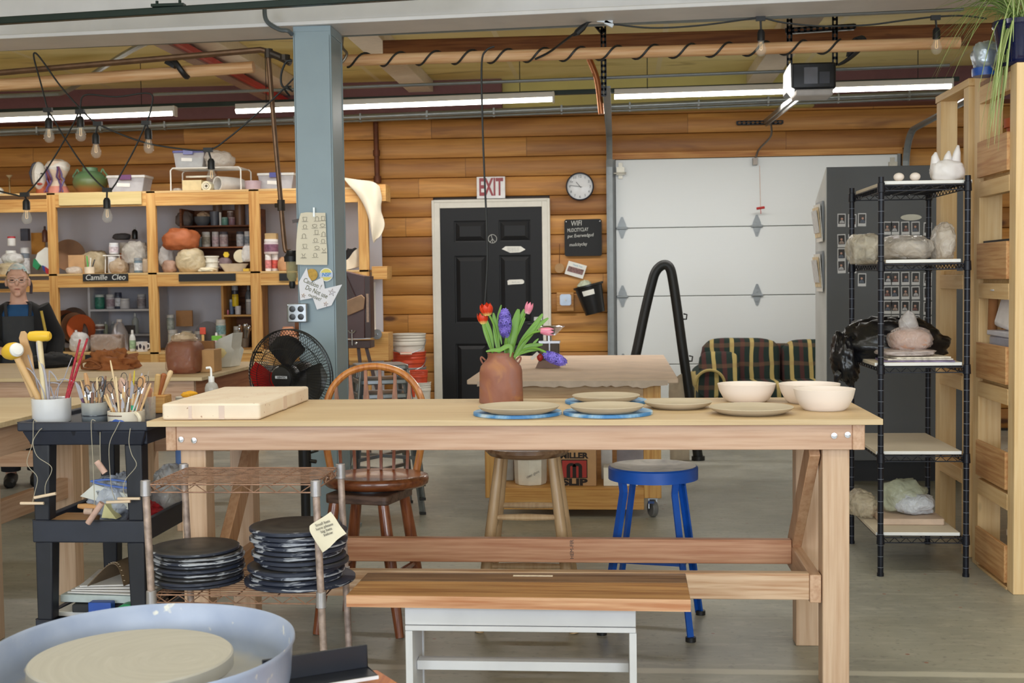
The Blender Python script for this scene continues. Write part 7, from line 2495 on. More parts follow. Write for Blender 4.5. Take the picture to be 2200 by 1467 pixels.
for x in(RX0,RX1):
 for y in(RY0,RY1):
  q=M().cyl((x,y,0.012),0.0135,zP-0.012,14).cyl((x,y,0),0.016,0.014,12)
  k=t.part('post',q,RACKB)
  g=M()
  for i in range(int(zP/0.051)):
   g.lathe([(0.0136,0),(0.0141,0.0012),(0.0136,0.0024)],(x,y,0.04+0.051*i),12)
  t.part('groove_rings',g,mat((120,126,140),0.4),parent=k,norm=False)
  for z in shz:
   t.part('shelf_collar',M().lathe([(0.0136,-0.032),(0.0185,-0.03),(0.0165,0.012),(0.0136,0.014)],(x,y,z),12),RACKB,parent=k,norm=False)
for z in shz:
 t.part('wire_shelf',wire_shelf(RX0+0.012,RX1-0.012,RY0,RY1,z,22),RACKB,norm=False)
t.done()
BRD=mat((214,202,182),0.7,var=0.06,vs=4)
g_='white boards lying on the wire rack'
ed=mat((240,240,238),0.6,var=0.02)
for k,(xa,xb,lb)in enumerate(((1897,2090,'white board on the top rack shelf under two eggs'),(1904,2066,'white board on the second rack shelf under plastic sheets'),(1881,2072,'white board on the third rack shelf under newspaper'),(1884,2071,'bare white board on the fourth rack shelf'),(1884,2067,'white board on the lowest rack shelf'))):
 z=shz[k]+0.0055
 x0,x1=P(xa,700,RY0).x,P(xb,700,RY0).x
 y0=RY0+0.016 if k!=0 else RY0+0.02
 x0,x1=(max(x0,RX0+0.016)if k in(0,1)else x0),(min(x1,RX1-0.016)if k!=0 else x1)
 if k in(2,3,4):
  y0=RY0+0.017
 q=M().box(x0,x1,y0,RY1-0.02,z,z+0.016)
 q.mi=[0]*6
 q.mi[2]=1
 t=T('rack_board',lb,'board',g_)
 t.part('rack_board',q,[BRD,ed],bevel=0.002,norm=False)
 t.done()
bt=[z+0.0225 for z in shz]
for px,lb in((1931,'white clay egg at left on the top of the rack'),(1966,'white clay egg beside the white carrier bag on the rack')):
 o=V((P(px,380,RY0+0.06).x,RY0+0.06,bt[0]))
 solo('clay_egg',lb,'egg',M().blob(o+V((0,0,0.019)),(0.024,0.024,0.0195),18,12,0,0),mat((238,226,218),0.6,var=0.03))
c_=P(2036,352,RY0+0.12)
o=V((c_.x,RY0+0.14,bt[0]))
def twist(q,dd):
 return q
t=T('carrier_bag','white plastic carrier bag with upright ears on the rack top','bag')
t.part('bag',M().blob(o+V((0,0,0.045)),(0.076,0.07,0.055),34,20,0.12,41,None,flat=-0.044,pw=0.8,crease=0.04),mat((238,234,234),0.4,var=0.03),norm=False,angle=180)
for dx,h in((-0.055,0.05),(0.004,0.055),(0.045,0.08)):
 t.part('ear',M().tube([o+V((dx*0.8,0,0.06)),o+V((dx*0.9,0,0.085)),o+V((dx,-0.01,0.085+h*0.6)),o+V((dx+0.004,-0.012,0.085+h))],[0.034,0.024,0.016,0.005],10),mat((238,234,234),0.4,var=0.03),angle=180)
t.done()
FS=bag_mat((222,214,204),0.5,0.15)
def film(lb,px0,px1,py0,Y,z,dep,seed,m_=FS,inner=None,spike=None,name='plastic_sheet',amp=0.2,pw=0.75):
 x0,x1=P(px0,py0,Y).x,P(px1,py0,Y).x
 h=P((px0+px1)/2,py0,Y).z-z
 t=T(name,lb,'plastic sheet' if name=='plastic_sheet' else 'bag')
 o=V(((x0+x1)/2,Y+dep/2,z))
 def fn(q,dd):
  if spike and dd.z>0.3:
   q.x+=spike*(dd.z-0.3)
   q.z*=1+0.35*(dd.z-0.3)
  return q
 t.part('film',M().blob(o+V((0,0,h*0.45)),((x1-x0)/2,dep/2,h*0.56),44,24,amp*0.6,seed,fn,flat=-h*0.45+0.002,pw=pw,crease=amp*0.22,freq=3),m_,norm=False,angle=180)
 if inner:
  t.part('contents',M().blob(o+V((0,0,h*0.36)),((x1-x0)*0.4,dep*0.38,h*0.34),24,14,0.1,seed+2,None,flat=-h*0.35,pw=0.7),inner,norm=False)
 return t.done()
film('crumpled clear plastic hanging out at the left of the second rack shelf',1838,1905,497,RY0+0.22,shz[1]+0.005,0.36,51,bag_mat((226,216,196),0.55,0.15),amp=0.3)
film('clear plastic sheet over pots on the middle of the second rack shelf',1900,2020,502,RY0+0.04,bt[1],0.42,52,inner=mat((190,176,160),0.8),amp=0.2)
film('clear plastic sheet twisted to a point at right on the second rack shelf',2014,2062,487,RY0+0.05,bt[1],0.2,53,spike=0.01,amp=0.25)
t=T('bin_liner','black bin liner drooping over the left of the third rack shelf','bag')
BKF=mat((20,20,24),0.28,var=0.1,bump=0.5,vs=14)
zz=shz[2]+0.006
q=M().blob(P(1900,735,RY0+0.42)+V((0.03,0,-0.02)),(0.27,0.19,0.14),50,28,0.16,61,None,flat=-(P(1900,735,RY0+0.42).z-0.02-zz),crease=0.06,freq=4)
t.part('bag',q,BKF,norm=False,angle=180)
t.part('drooping_fold',M().blob(P(1812,772,RY0+0.36),(0.062,0.11,0.125),40,26,0.25,62,lambda q,dd:V((q.x+0.25*max(0,-q.z)-0.2*max(0,q.z)*0,q.y,q.z)),crease=0.07,freq=4),BKF,norm=False,angle=180)
t.part('torn_tail',M().tube(spath([P(1806,800,RY0+0.3),P(1798,812,RY0+0.3),P(1796,828,RY0+0.3)],4),[0.02,0.02,0.02,0.02,0.015,0.012,0.01,0.008,0.004],8),BKF)
t.done()
for k in range(3):
 x0,x1=RX0+0.02+0.02*k,RX1-0.03-0.02*k
 solo('newspaper',('purple edged newspaper lying lowest on the third rack shelf','newspaper lying in the middle of the paper pile on the rack','newspaper lying on top under the clay bags on the rack')[k],'newspaper',M().box(-(x1-x0)/2,(x1-x0)/2,-0.15,0.15,0,0.006).xf(TR(((x0+x1)/2,RY0+0.18+0.01*k,bt[2]+0.0075*k))@Matrix.Rotation(0.12*(k-1),4,'Z')),mat(((130,116,150),(214,206,196),(228,220,204))[k],0.8,var=0.3,vs=40))
zc=bt[2]+0.024
film('wide clear bag lying folded under the pink clay on the rack',1895,2020,752,RY0+0.05,zc,0.26,63,bag_mat((226,210,204),0.75),amp=0.14,pw=0.6)
t=T('clay_bag','pink clay in a clear bag with a puffed top on the rack','clay')
zc2=P(1950,752,RY0+0.08).z
o=V((P(1962,740,RY0+0.1).x,RY0+0.17,zc2-0.004))
t.part('clay',M().blob(o+V((0,0,0.045)),(0.088,0.08,0.052),28,16,0.06,64,None,flat=-0.044,pw=0.7),mat((190,150,130),0.6,var=0.06),norm=False)
t.part('film',M().blob(o+V((0,0,0.05)),(0.10,0.088,0.06),36,20,0.08,65,None,flat=-0.049,pw=0.75,crease=0.08),bag_mat((230,214,208),0.4,0.12),norm=False,angle=180)
t.part('puffed_top',M().blob(o+V((-0.006,0,0.125)),(0.044,0.04,0.052),28,20,0.12,66,lambda q,dd:V((q.x*(1-0.3*max(0,dd.z)),q.y*(1-0.3*max(0,dd.z)),q.z*(1.15 if dd.z>0 else 1))),crease=0.05),bag_mat((226,220,218),0.5,0.12),norm=False,angle=180)
t.done()
o=V((P(1968,1105,RY0+0.15).x,RY0+0.3,bt[4]))
solo('plaster_board','pinkish plaster board on the lowest rack shelf','board',rbox(o.x-0.15,o.x+0.14,o.y-0.12,o.y+0.16,o.z,o.z+0.03,0.01),mat((206,182,162),0.7,var=0.1),bevel=0.004)
t=T('plastic_bag','white and greenish plastic bag on the plaster board low on the rack','bag')
o2=V((P(1950,1070,RY0+0.3).x,RY0+0.34,bt[4]+0.032))
t.part('film',M().blob(o2+V((-0.01,0.03,0.075)),(0.115,0.1,0.085),40,24,0.2,71,None,flat=-0.073,crease=0.05),bag_mat((206,210,184),0.6),norm=False,angle=180)
t.part('white_fold',M().blob(o2+V((0.03,-0.03,0.045)),(0.1,0.07,0.055),36,20,0.2,72,None,flat=-0.043,crease=0.05),bag_mat((224,228,236),0.85),norm=False,angle=180)
t.done()
film('crumpled clear film trailing off the left of the lowest rack shelf',1832,1892,1066,RY0+0.3,bt[4],0.3,73,bag_mat((220,206,180),0.55,0.15),amp=0.3)
# ======== PINE SHELVING AT RIGHT
UX=1.69
zl5=[0.03,0.44,0.90,1.36,1.83]
PLYR=wood((218,174,122),(196,148,96),'Y',knots=0.2)
def rail_unit(t,y0,y1,w,zt0,zt1,lips,xr):
 x=UX
 t.part('post',M().box(x,x+w,y0,y0+0.089,0,zt0),PINER,bevel=0.003)
 t.part('post',M().box(x,x+w,y1-0.089,y1,0,zt1),PINER,bevel=0.003)
 for xx in(xr-w,):
  t.part('post',M().box(xx,xx+w,y0,y0+0.089,0,zt0),PINER,bevel=0.003)
  t.part('post',M().box(xx,xx+w,y1-0.089,y1,0,zt1),PINER,bevel=0.003)
 for z in lips:
  t.part('shelf_board',M().box(x+0.02,xr,y0+0.09,y1-0.09,z-0.018,z),PLYX)
  t.part('end_rail',M().box(x-0.002,x+0.038,y0+0.089,y1-0.089,z-0.09,z-0.019),PINERY,bevel=0.002)
  t.part('front_rail',M().box(x+w,xr-w,y0+0.02,y0+0.058,z-0.09,z-0.019),PINERX,bevel=0.002)
t=T('pine_shelving','tall pine shelving frame at the right edge below the plant','shelf')
zt1=P(2172,134,5.52).z
zt2=P(2097,112,6.08).z
rail_unit(t,5.52,6.15,0.105,zt1,zt2,zl5,3.0)
for z in zl5:
 t.part('plywood_lip',M().box(UX-0.012,UX+0.004,5.61,6.06,z,z+0.165),PLYR,bevel=0.002)
zt_=zt1-0.002
t.part('top_board',M().box(UX,3.0,5.61,6.06,zt_-0.02,zt_),wood((176,128,84),(150,104,64),'X',knots=0.1))
t.part('end_rail',M().box(UX-0.002,UX+0.038,5.61,6.06,zt_-0.10,zt_-0.021),PINERY,bevel=0.002)
t.done()
t=T('pine_shelving','second pine shelving frame standing behind the wire rack','shelf')
ztb=P(2065,187,6.28).z
rail_unit(t,6.25,6.86,0.085,ztb,ztb,[0.44,0.90,1.40],3.0)
t.part('top_rail',M().box(UX-0.004,UX+0.085,6.24,6.87,ztb,ztb+0.036),PINERY,bevel=0.002)
t.done()
xg=UX+0.10
o=V((UX+0.16,5.84,0.90))
crate('clear storage box behind the third plywood lip at right',0,1,1,0,None)if False else None
t=T('storage_box','pale clear box behind the plywood lip near the right post','storage bin')
t.part('body',M().box(UX+0.03,UX+0.4,5.66,6.0,0.902,1.10),mat((186,188,206),0.3,alpha=0.7),bevel=0.01)
t.part('lid',M().box(UX+0.022,UX+0.41,5.65,6.01,1.10,1.125),mat((206,204,214),0.35),bevel=0.005)
t.done()
t=T('paper_rolls','white paper sheets and cups heaped on the clear box at right','papers')
t.part('sheet',M().cbox((UX+0.10,5.86,1.20),(0.09,0.2,0.15),(0.1,0.25,0.1)),mat((232,226,226),0.6),bevel=0.02)
t.part('cup',M().lathe([(0,0),(0.04,0),(0.052,0.12),(0.048,0.12),(0,0.01)],(UX+0.14,5.72,1.127),20),mat((236,234,230),0.5))
t.part('folded_end',M().blob((UX+0.09,5.82,1.30),(0.085,0.13,0.035),24,14,0.25,81,crease=0.1),mat((226,222,228),0.6),norm=False)
t.done()
solo('kraft_tube','brown kraft paper tube leaning beside the white papers','tube',M().rod((UX+0.045,6.0,1.127),(UX+0.03,5.93,1.33),0.022,12),mat((150,100,58),0.7))
t=T('fruit_bag','clear bag of orange and red balls behind the lower plywood lip','bag')
t.part('film',M().blob((UX+0.12,5.82,0.52),(0.085,0.15,0.085),28,18,0.15,82,None,flat=-0.078,crease=0.1),FILM,norm=False,angle=75)
for k,(dx,dy,dz,cc)in enumerate(((-0.02,-0.02,0.105,(196,50,34)),(0.03,-0.08,0.10,(226,146,40)),(0.05,0.03,0.09,(210,90,40)))):
 t.part('ball',M().blob((UX+0.12+dx,5.82+dy,0.52+dz-0.012),(0.035,0.035,0.033),16,12,0,0),mat(cc,0.4))
t.done()
t=T('lidded_tin','round tin with a pale lid behind the lowest plywood lip','tin')
t.part('tin',M().cyl((UX+0.12,5.8,0.031),0.06,0.17,20),mat((90,70,56),0.4))
t.part('lid',M().cyl((UX+0.12,5.8,0.201),0.063,0.025,20),mat((216,206,190),0.4))
t.done()
bag('black cloth edge showing over the fourth plywood lip',0,1,1,0,BLACK)if False else None
solo('black_sheet','black sheet lying over the fourth plywood lip at right','sheet',M().box(UX+0.01,UX+0.3,5.63,6.03,1.526,1.536).box(UX+0.02,UX+0.3,5.65,6.0,1.362,1.527),mat((24,24,26),0.6))
t=T('terracotta_pot','small terracotta pot on the upper shelf under the plant','pot')
oo=V((UX+0.12,5.80,1.832))
t.part('pot',M().lathe([(0,0),(0.055,0),(0.075,0.2),(0.085,0.2),(0.085,0.24),(0.07,0.24),(0.05,0.02),(0,0.02)],oo,22),mat((176,84,44),0.65))
t.done()
t=T('wrapped_jar','blue jar wrapped in silver foil on the shelf top beside the plant','jar')
oo=V((P(2112,150,5.85).x+0.02,5.88,zt_+0.001))
t.part('jar',M().lathe([(0,0),(0.058,0),(0.06,0.02),(0.06,0.035),(0,0.035)],oo,22),mat((40,84,170),0.3))
t.part('foil',M().blob(oo+V((0,0,0.085)),(0.062,0.06,0.07),26,18,0.12,83,None,pw=0.8,crease=0.12),mat((186,200,216),0.25,0.6,var=0.1),norm=False,angle=75)
t.done()
po=V((P(2190,130,5.66).x,5.68,zt_+0.002))
t=T('spider_plant','spider plant with long striped leaves in a dark blue pot','plant')
t.part('pot',M().lathe([(0,0),(0.07,0),(0.075,0.01),(0.10,0.17),(0.108,0.18),(0.108,0.20),(0.095,0.20),(0.07,0.03),(0,0.03)],po,32),mat((16,22,66),0.15,coat=0.6))
t.part('saucer',M().lathe([(0,-0.0),(0.10,0.0),(0.112,0.014),(0.105,0.016),(0,0.006)],po,32),mat((16,22,66),0.15,coat=0.6))
t.part('soil',M().cyl(po+V((0,0,0.165)),0.092,0.015,20),mat((60,44,32),0.9))
rr=random.Random(21)
L1=mat((120,150,74),0.4,var=0.15)
L2=mat((206,210,160),0.4,var=0.1)
cr=po+V((0,0,0.19))
ends=[]
for k in range(95):
 if k<34:
  ends.append((cr+V((-rr.uniform(0.22,0.40),rr.uniform(-0.16,0.1),rr.uniform(-0.26,0.12))),rr.uniform(0.08,0.18)))
 elif k<54:
  ends.append((cr+V((-rr.uniform(0.10,0.22),rr.uniform(-0.22,-0.06),-rr.uniform(0.30,0.56))),rr.uniform(0.05,0.12)))
 else:
  a=rr.uniform(0,2*PI)
  ends.append((cr+V((0.3*cos(a),0.22*sin(a),rr.uniform(-0.12,0.22))),rr.uniform(0.1,0.2)))
for e,up_ in ends:
 s0=cr+V((rr.uniform(-0.03,0.03),rr.uniform(-0.03,0.03),-0.01))
 q=M()
 n=12
 d_=e-s0
 side=V((0,0,1)).cross(d_).normalized()
 w0=rr.uniform(0.004,0.0065)
 for i in range(n+1):
  u=i/n
  c_=s0+V((d_.x*u,d_.y*u,d_.z*u**2.0+up_*4*u*(1-u)*(1.1-0.6*u)))
  w=w0*(1-u)**0.6*(0.6+1.2*u if u<0.33 else 1)+0.0006
  q.v+=[c_-side*w+V((0,0,w*0.4)),c_-side*w*0.35,c_+side*w*0.35,c_+side*w+V((0,0,w*0.4))]
 for i in range(n):
  for j in range(3):
   a=i*4+j
   q.f.append((a,a+1,a+5,a+4))
   q.mi.append(1 if j==1 else 0)
 t.part('leaf',q,[L1,L2],norm=False,angle=180)
t.done(org=po)
# ======== TOOL CART
CY,CYB=4.265,4.98
CB=mat((38,42,56),0.5,var=0.18,vs=10)
CB2=mat((30,32,42),0.55,var=0.15,vs=10)
cxl,cxr=P(36,915,CY).x,P(316,915,CY).x
ztp=P(190,907,CY).z
z2=P(190,1122,CY).z
z2b=P(190,1170,CY).z
z3=P(190,1338,CY).z
t=T('utility_cart','black plastic utility cart holding pottery tools at left','cart')
def tray(t,z,h,lip,ins,name='tray'):
 a,b,c_,d_=cxl+ins,cxr-ins,CY+ins,CYB-ins
 q=M()
 th=0.018
 q.box(a,b,c_,c_+th,z-h,z).box(a,b,d_-th,d_,z-h,z).box(a,a+th,c_+th,d_-th,z-h,z).box(b-th,b,c_+th,d_-th,z-h,z)
 q.box(a+th,b-th,c_+th,d_-th,z-lip-0.01,z-lip)
 t.part(name,q,CB,bevel=0.006)
tray(t,ztp,0.032,0.016,0.0,'top_tray')
q=M()
i_=0.028
q.prism([(cxl+0.012,CY+0.012,ztp-0.033),(cxr-0.012,CY+0.012,ztp-0.033),(cxr-0.034,CY+0.034,ztp-0.085),(cxl+0.034,CY+0.034,ztp-0.085)],(0,0.02,0))
q.box(cxl+0.02,cxl+0.036,CY+0.05,CYB-0.03,ztp-0.085,ztp-0.033).box(cxr-0.036,cxr-0.02,CY+0.05,CYB-0.03,ztp-0.085,ztp-0.033).box(cxl+0.03,cxr-0.03,CYB-0.046,CYB-0.03,ztp-0.085,ztp-0.033)
t.part('top_skirt',q,CB,bevel=0.004)
for f_ in(0.42,0.62):
 x=cxl+(cxr-cxl)*f_
 t.part('rib',M().prism([(x-0.006,CY+0.010,ztp-0.034),(x+0.006,CY+0.010,ztp-0.034),(x,CY+0.034,ztp-0.075)],(0.006,0.004,0)),CB2)
tray(t,z2,z2-z2b,0.06,0.03,'middle_tray')
tray(t,z3,0.09,0.07,0.03,'bottom_tray')
for x,sg in((cxl+0.036,1),(cxr-0.036,-1)):
 for y,sy in((CY+0.036,1),(CYB-0.036,-1)):
  for za,zb__ in((z2-0.002,ztp-0.084),(z3-0.002,z2b+0.002)):
   q=M()
   w0,w1=0.056,0.064
   for z_,w in((za,w0),(zb__,w1)):
    xa,xb=sorted((x,x+sg*w))
    ya,yb=sorted((y,y+sy*w))
    q.v+=[V((xa,ya,z_)),V((xb,ya,z_)),V((xb,yb,z_)),V((xa,yb,z_))]
   q.f=[(3,2,1,0),(4,5,6,7)]+[(j,(j+1)%4,4+(j+1)%4,4+j)for j in range(4)]
   q.mi=[0]*6
   t.part('leg',q,CB2,bevel=0.005)
  t.part('caster',M().lathe([(0,-0.014),(0.045,-0.014),(0.05,0),(0.045,0.014),(0,0.014)],(x+sg*0.03,y+sy*0.03,0.052),20,Euler((0,PI/2,0)).to_matrix().to_4x4()).cyl((x+sg*0.03,y+sy*0.03,0.09),0.02,z3-0.175,10),BLACK)
t.done()
zt=ztp-0.0145
POTW=mat((226,226,230),0.2,coat=0.5,var=0.02)
def cup(name,lb,px,rimpy,rpx,Y,m_,taper=0.97,extra=None):
 c_=P(px,rimpy,Y)
 r=rpx/sc_at(c_)
 o=V((c_.x,Y,zt))
 h=c_.z-zt
 t=T(name,lb,'cup')
 t.part('body',M().lathe([(0,0),(r*taper*0.97,0),(r*taper,0.004),(r,h),(r*0.94,h*1.01),(r*0.9,h*0.97),(r*taper*0.9,0.008),(0,0.008)],o,36),m_)
 if extra:
  extra(t,o,r,h)
 t.done()
 return o,r,h
oW=cup('white_crock','white glazed crock full of mallets and loop tools',110,855,41,4.42,POTW)
def grey_extra(t,o,r,h):
 t.part('glaze_band',M().lathe([(r*1.005,h*0.32),(r*1.012,h*0.36),(r*1.005,h*0.40)],o,36),mat((60,64,72),0.25),norm=False)
m,nt,p=nodes('grey_glaze')
tc=nt.nodes.new('ShaderNodeTexCoord')
sep=nt.nodes.new('ShaderNodeSeparateXYZ')
nt.links.new(tc.outputs['Object'],sep.inputs[0])
c=ramp(nt,math_n(nt,'ADD',sep.outputs['Z'],math_n(nt,'MULTIPLY',nz(20,4,0.5,None,nt,tc),0.03)),[(0.015,lin((76,84,94))),(0.04,lin((122,128,134))),(0.075,lin((172,172,168)))])
nt.links.new(c,p.inputs['Base Color'])
p.inputs['Roughness'].default_value=0.2
oG=cup('grey_mug','grey banded mug crammed with sticks and needle tools',203,864,27.5,4.40,m,0.98,grey_extra)
def blue_extra(t,o,r,h):
 q=M()
 for j in range(13):
  a=-PI/2-0.75+1.25*j/12
  e=0.012*sin(j*1.7)
  for z_ in(h*0.08,h*(0.50+e*3-0.25*abs(j-6)/6)):
   q.v.append(o+V((r*1.012*cos(a),r*1.012*sin(a),z_)))
 q.f=[(2*j,2*j+2,2*j+3,2*j+1)for j in range(12)]
 q.mi=[0]*12
 t.part('blue_brushstroke',q,mat((64,96,176),0.3,var=0.3,vs=40),norm=False)
 t.part('handle',M().tube(spath([o+V((r*0.75,-r*0.6,h*0.92)),o+V((r*1.05,-r*0.95,h*0.8)),o+V((r*1.15,-r*0.95,h*0.4)),o+V((r*0.9,-r*0.6,h*0.05))],5),0.007,8),mat((226,214,190),0.3))
 for j in range(10):
  a=-PI/2-0.8+0.1*j
  t.part('painted_dot',M().blob(o+V((r*1.0*cos(a),r*1.0*sin(a),h*0.72)),(0.0035,0.0035,0.0025),8,6,0,0),mat((110,90,80),0.4))
oB=cup('painted_mug','cream mug with a blue brushstroke full of small tools',271,882,39,4.345,mat((222,212,196),0.3,var=0.05),0.98,blue_extra)
oC=cup('clear_tumbler','clear tumbler with a few wooden tools at the cart edge',322,852,12.5,4.5,mat((220,214,206),0.08,alpha=0.35),0.92)
c_=P(343,855,4.72)
t=T('tool_block','small pine block holding three thick wooden tool handles','block')
t.part('block',M().box(c_.x-0.035,c_.x+0.03,4.69,4.77,zt,c_.z+0.012),PINEX,bevel=0.003)
t.done()
zblk=c_.z+0.012
WD=(mat((214,176,128),0.6,var=0.1),mat((196,150,104),0.6,var=0.1),mat((226,200,160),0.6,var=0.1))
GY=mat((168,164,174),0.45,var=0.08)
DK=mat((60,56,58),0.5)
def in_cup(C,px,py,fx=0.3,fy=0.3,dy=0.0):
 o,r,h=C
 tip=P(px,py,o.y+dy)
 b=o+V((r*0.62*fx,r*0.62*fy,0.012))
 return b,tip
def stick(lb,C,px,py,kind,m_,r_=0.004,fx=0.0,fy=0.0,dy=0.0,group=None,name='clay_tool',cat='tool'):
 b,tip=in_cup(C,px,py,fx,fy,dy)
 t=T(name,lb,cat,group)
 d=(tip-b).normalized()
 if kind=='rod':
  t.part('handle',M().tube([b,b.lerp(tip,0.9),tip],[r_,r_,r_*0.6],8),m_)
 elif kind=='loop':
  n_=b.lerp(tip,0.72)
  L=(tip-n_).length
  s_=d.cross(V((0,1,0))).normalized()
  t.part('handle',M().tube([b,n_],r_,8),m_)
  t.part('ferrule',M().tube([n_-d*0.02,n_],r_*1.1,8),CHROME)
  t.part('wire_loop',M().tube(spath([n_,n_+d*L*0.5+s_*0.011,n_+d*L*0.9+s_*0.008,tip,n_+d*L*0.9-s_*0.008,n_+d*L*0.5-s_*0.011,n_],4),0.0012,5),DK)
 elif kind=='knife':
  n_=b.lerp(tip,0.55)
  t.part('handle',M().bar(b,n_,r_*1.6,r_*1.6),m_)
  s_=d.cross(V((0,1,0))).normalized()
  t.part('blade',M().prism([n_-s_*r_*1.6,n_+s_*r_*1.6,tip+s_*r_*0.8,tip,tip-d*0.02-s_*r_*1.8],(0,0.002,0)),m_ if kind=='w' else GY)
 elif kind=='needle':
  n_=b.lerp(tip,0.75)
  t.part('handle',M().tube([b,n_],r_,8),m_)
  t.part('needle',M().tube([n_,tip],0.0011,5),CHROME)
 elif kind=='paddle':
  s_=d.cross(V((0,1,0))).normalized()
  n_=b.lerp(tip,0.35)
  w=r_*3
  t.part('handle',M().tube([b,n_],r_,8),m_)
  t.part('paddle',M().prism([n_-s_*r_,n_+s_*r_,b.lerp(tip,0.6)+s_*w,tip-d*0.01+s_*w*0.8,tip,tip-d*0.01-s_*w*0.8,b.lerp(tip,0.6)-s_*w],(0,0.007,0)),m_,bevel=0.002)
 return t.done()
YEL=mat((236,190,52),0.45,var=0.03)
o,r,h=oW
t=T('mallet','yellow headed mallet standing highest in the white crock','mallet')
b,tip=in_cup(oW,84,735,-0.5,0.2)
t.part('handle',M().tube([b,P(95,850,o.y),P(90,790,o.y),P(84,728,o.y)],[0.009,0.010,0.011,0.011],12),mat((226,208,170),0.5))
c_=P(85,722,o.y)
q=M().lathe([(0,-0.041),(0.012,-0.041),(0.017,-0.036),(0.0195,-0.015),(0.0195,0.015),(0.017,0.036),(0.012,0.041),(0,0.041)],c_,24,Euler((0,PI/2,0)).to_matrix().to_4x4())
t.part('head',q,YEL)
t.done()
t=T('mallet','yellow mallet with a white striking face leaning left','mallet')
b,tip=in_cup(oW,45,770,-0.7,0.0)
t.part('handle',M().tube([b,P(80,850,o.y),P(33,762,o.y-0.03)],[0.010,0.012,0.012],12),mat((216,176,124),0.55))
c_=P(27,754,o.y-0.03)
mtm=V((0.72,-0.62,0.14)).to_track_quat('Z','Y').to_matrix().to_4x4()
t.part('head',M().lathe([(0,-0.05),(0.016,-0.05),(0.026,-0.04),(0.032,-0.01),(0.030,0.02),(0.024,0.034),(0,0.036)],c_,28,mtm),YEL)
t.part('striking_face',M().lathe([(0,0.034),(0.025,0.032),(0.025,0.040),(0.018,0.048),(0,0.051)],c_,28,mtm),mat((240,238,236),0.4))
t.done()
t=T('wooden_paddle','long flat wooden paddle leaning behind the mallets','paddle')
q=[(44,712),(52,711),(58,718),(60,735),(68,760),(72,790),(80,850),(70,852),(56,800),(48,762),(40,726)]
t.part('blade',poly_px(q,o.y+0.015,0.008),mat((206,168,124),0.6,var=0.1),bevel=0.002)
t.done()
for k,(pts,lb,w)in enumerate((([(56,790),(66,796),(78,812),(92,838),(98,866)],'grey bent strip tool reaching left from the white crock',0.004),([(80,735),(84,770),(96,800),(104,860)],'wide grey metal strip tool standing in the white crock',0.008),([(92,792),(106,796),(118,808),(124,818),(135,814),(154,818),(159,821)],'long grey curved strip tool arching to the right',0.004),([(155,768),(146,790),(138,812),(128,826),(120,840)],'thin grey strip tool curving up at the right',0.003),([(98,842),(106,824),(116,822),(127,824)],'small grey hook tool inside the white crock',0.004),([(82,816),(92,830),(102,846),(112,870)],'short grey strip tool inside the white crock',0.005),([(60,762),(66,780),(76,808)],'grey strip hanging beside the white mallet face',0.005),([(108,830),(113,845),(120,866)],'pale metal edged strip in the white crock',0.005))):
 c3=spath([P(x,y,o.y-0.01+0.004*k)for x,y in pts],4)
 if pts[-1][1]<850 and k not in(2,6):
  c3.append(V((o.x+0.01*k-0.03,o.y,zt+0.02)))
 if k==2:
  c3=[V((o.x-0.01,o.y,zt+0.015))]+c3[4:]
 if k==6:
  c3.append(V((o.x-0.03,o.y,zt+0.03)))
 q=M()
 for a,b_ in zip(c3,c3[1:]):
  q.bar(a,b_,w*1.7,0.0022,(0,1,0))if False else q.bar(a,b_,0.0022,w*1.8,V((0,1,0)))
 solo('strip_tool',lb,'tool',M().tube(c3,w*0.62,8),GY,group='grey strip tools in the white crock')
for px,py,bx,lb in((172,729,144,'left of two red speckled chopsticks in the white crock'),(188,727,147,'right of two red speckled chopsticks in the white crock')):
 solo('chopstick',lb,'chopstick',M().tube([V((P(bx,850,o.y).x-0.015,o.y,zt+0.02)),P(bx,850,o.y),P(px,py,o.y)],[0.006,0.006,0.004],8),mat((170,40,56),0.3,var=0.35,vs=120))
solo('wooden_spatula','wide wooden spatula leaning to the left in the white crock','spatula',poly_px([(28,768),(48,760),(76,852),(66,854)],o.y+0.03,0.006),WD[0],bevel=0.002)
rq=random.Random(9)
KN=('rod','rod','loop','needle','knife','loop')
for i in range(20):
 px=172+58*(i+0.5)/20+rq.uniform(-3,3)
 py=rq.uniform(805,838)
 kind=KN[i%6]
 lb={'rod':'thin stick tool standing in the grey banded mug','loop':'wire loop tool standing in the grey banded mug','needle':'needle tool standing in the grey banded mug','knife':'flat bladed tool standing in the grey banded mug'}[kind]
 stick(lb,oG,px,py,kind,(WD[0],WD[1],WD[2],DK,mat((130,90,70),0.5))[i%5],rq.uniform(0.003,0.0055),(px-203)/40,rq.uniform(-0.7,0.8),rq.uniform(-0.01,0.01),'tools in the grey mug: '+kind)
stick('thick brown wooden handle standing tall in the grey mug',oG,183,801,'rod',WD[1],0.009,-0.3,0.5)
stick('black and purple handled tool leaning left in the grey mug',oG,163,820,'knife',mat((90,50,90),0.5),0.005,-0.8,0.1)
for i in range(26):
 px=226+96*(i+0.5)/26+rq.uniform(-4,4)
 py=rq.uniform(800,862)
 kind=KN[(i*5+1)%6]
 lb={'rod':'thin stick tool standing in the painted mug','loop':'wire loop tool standing in the painted mug','needle':'needle tool standing in the painted mug','knife':'flat bladed tool standing in the painted mug'}[kind]
 stick(lb,oB,px,py,kind,(WD[0],WD[2],mat((176,150,140),0.5),WD[1],mat((200,196,196),0.35))[i%5],rq.uniform(0.0028,0.0048),(px-271)/55,rq.uniform(-0.7,0.8),rq.uniform(-0.02,0.02),'tools in the painted mug: '+kind)
stick('pale tool standing highest in the painted mug',oB,237,774,'rod',WD[2],0.0035,-0.6,0.4)
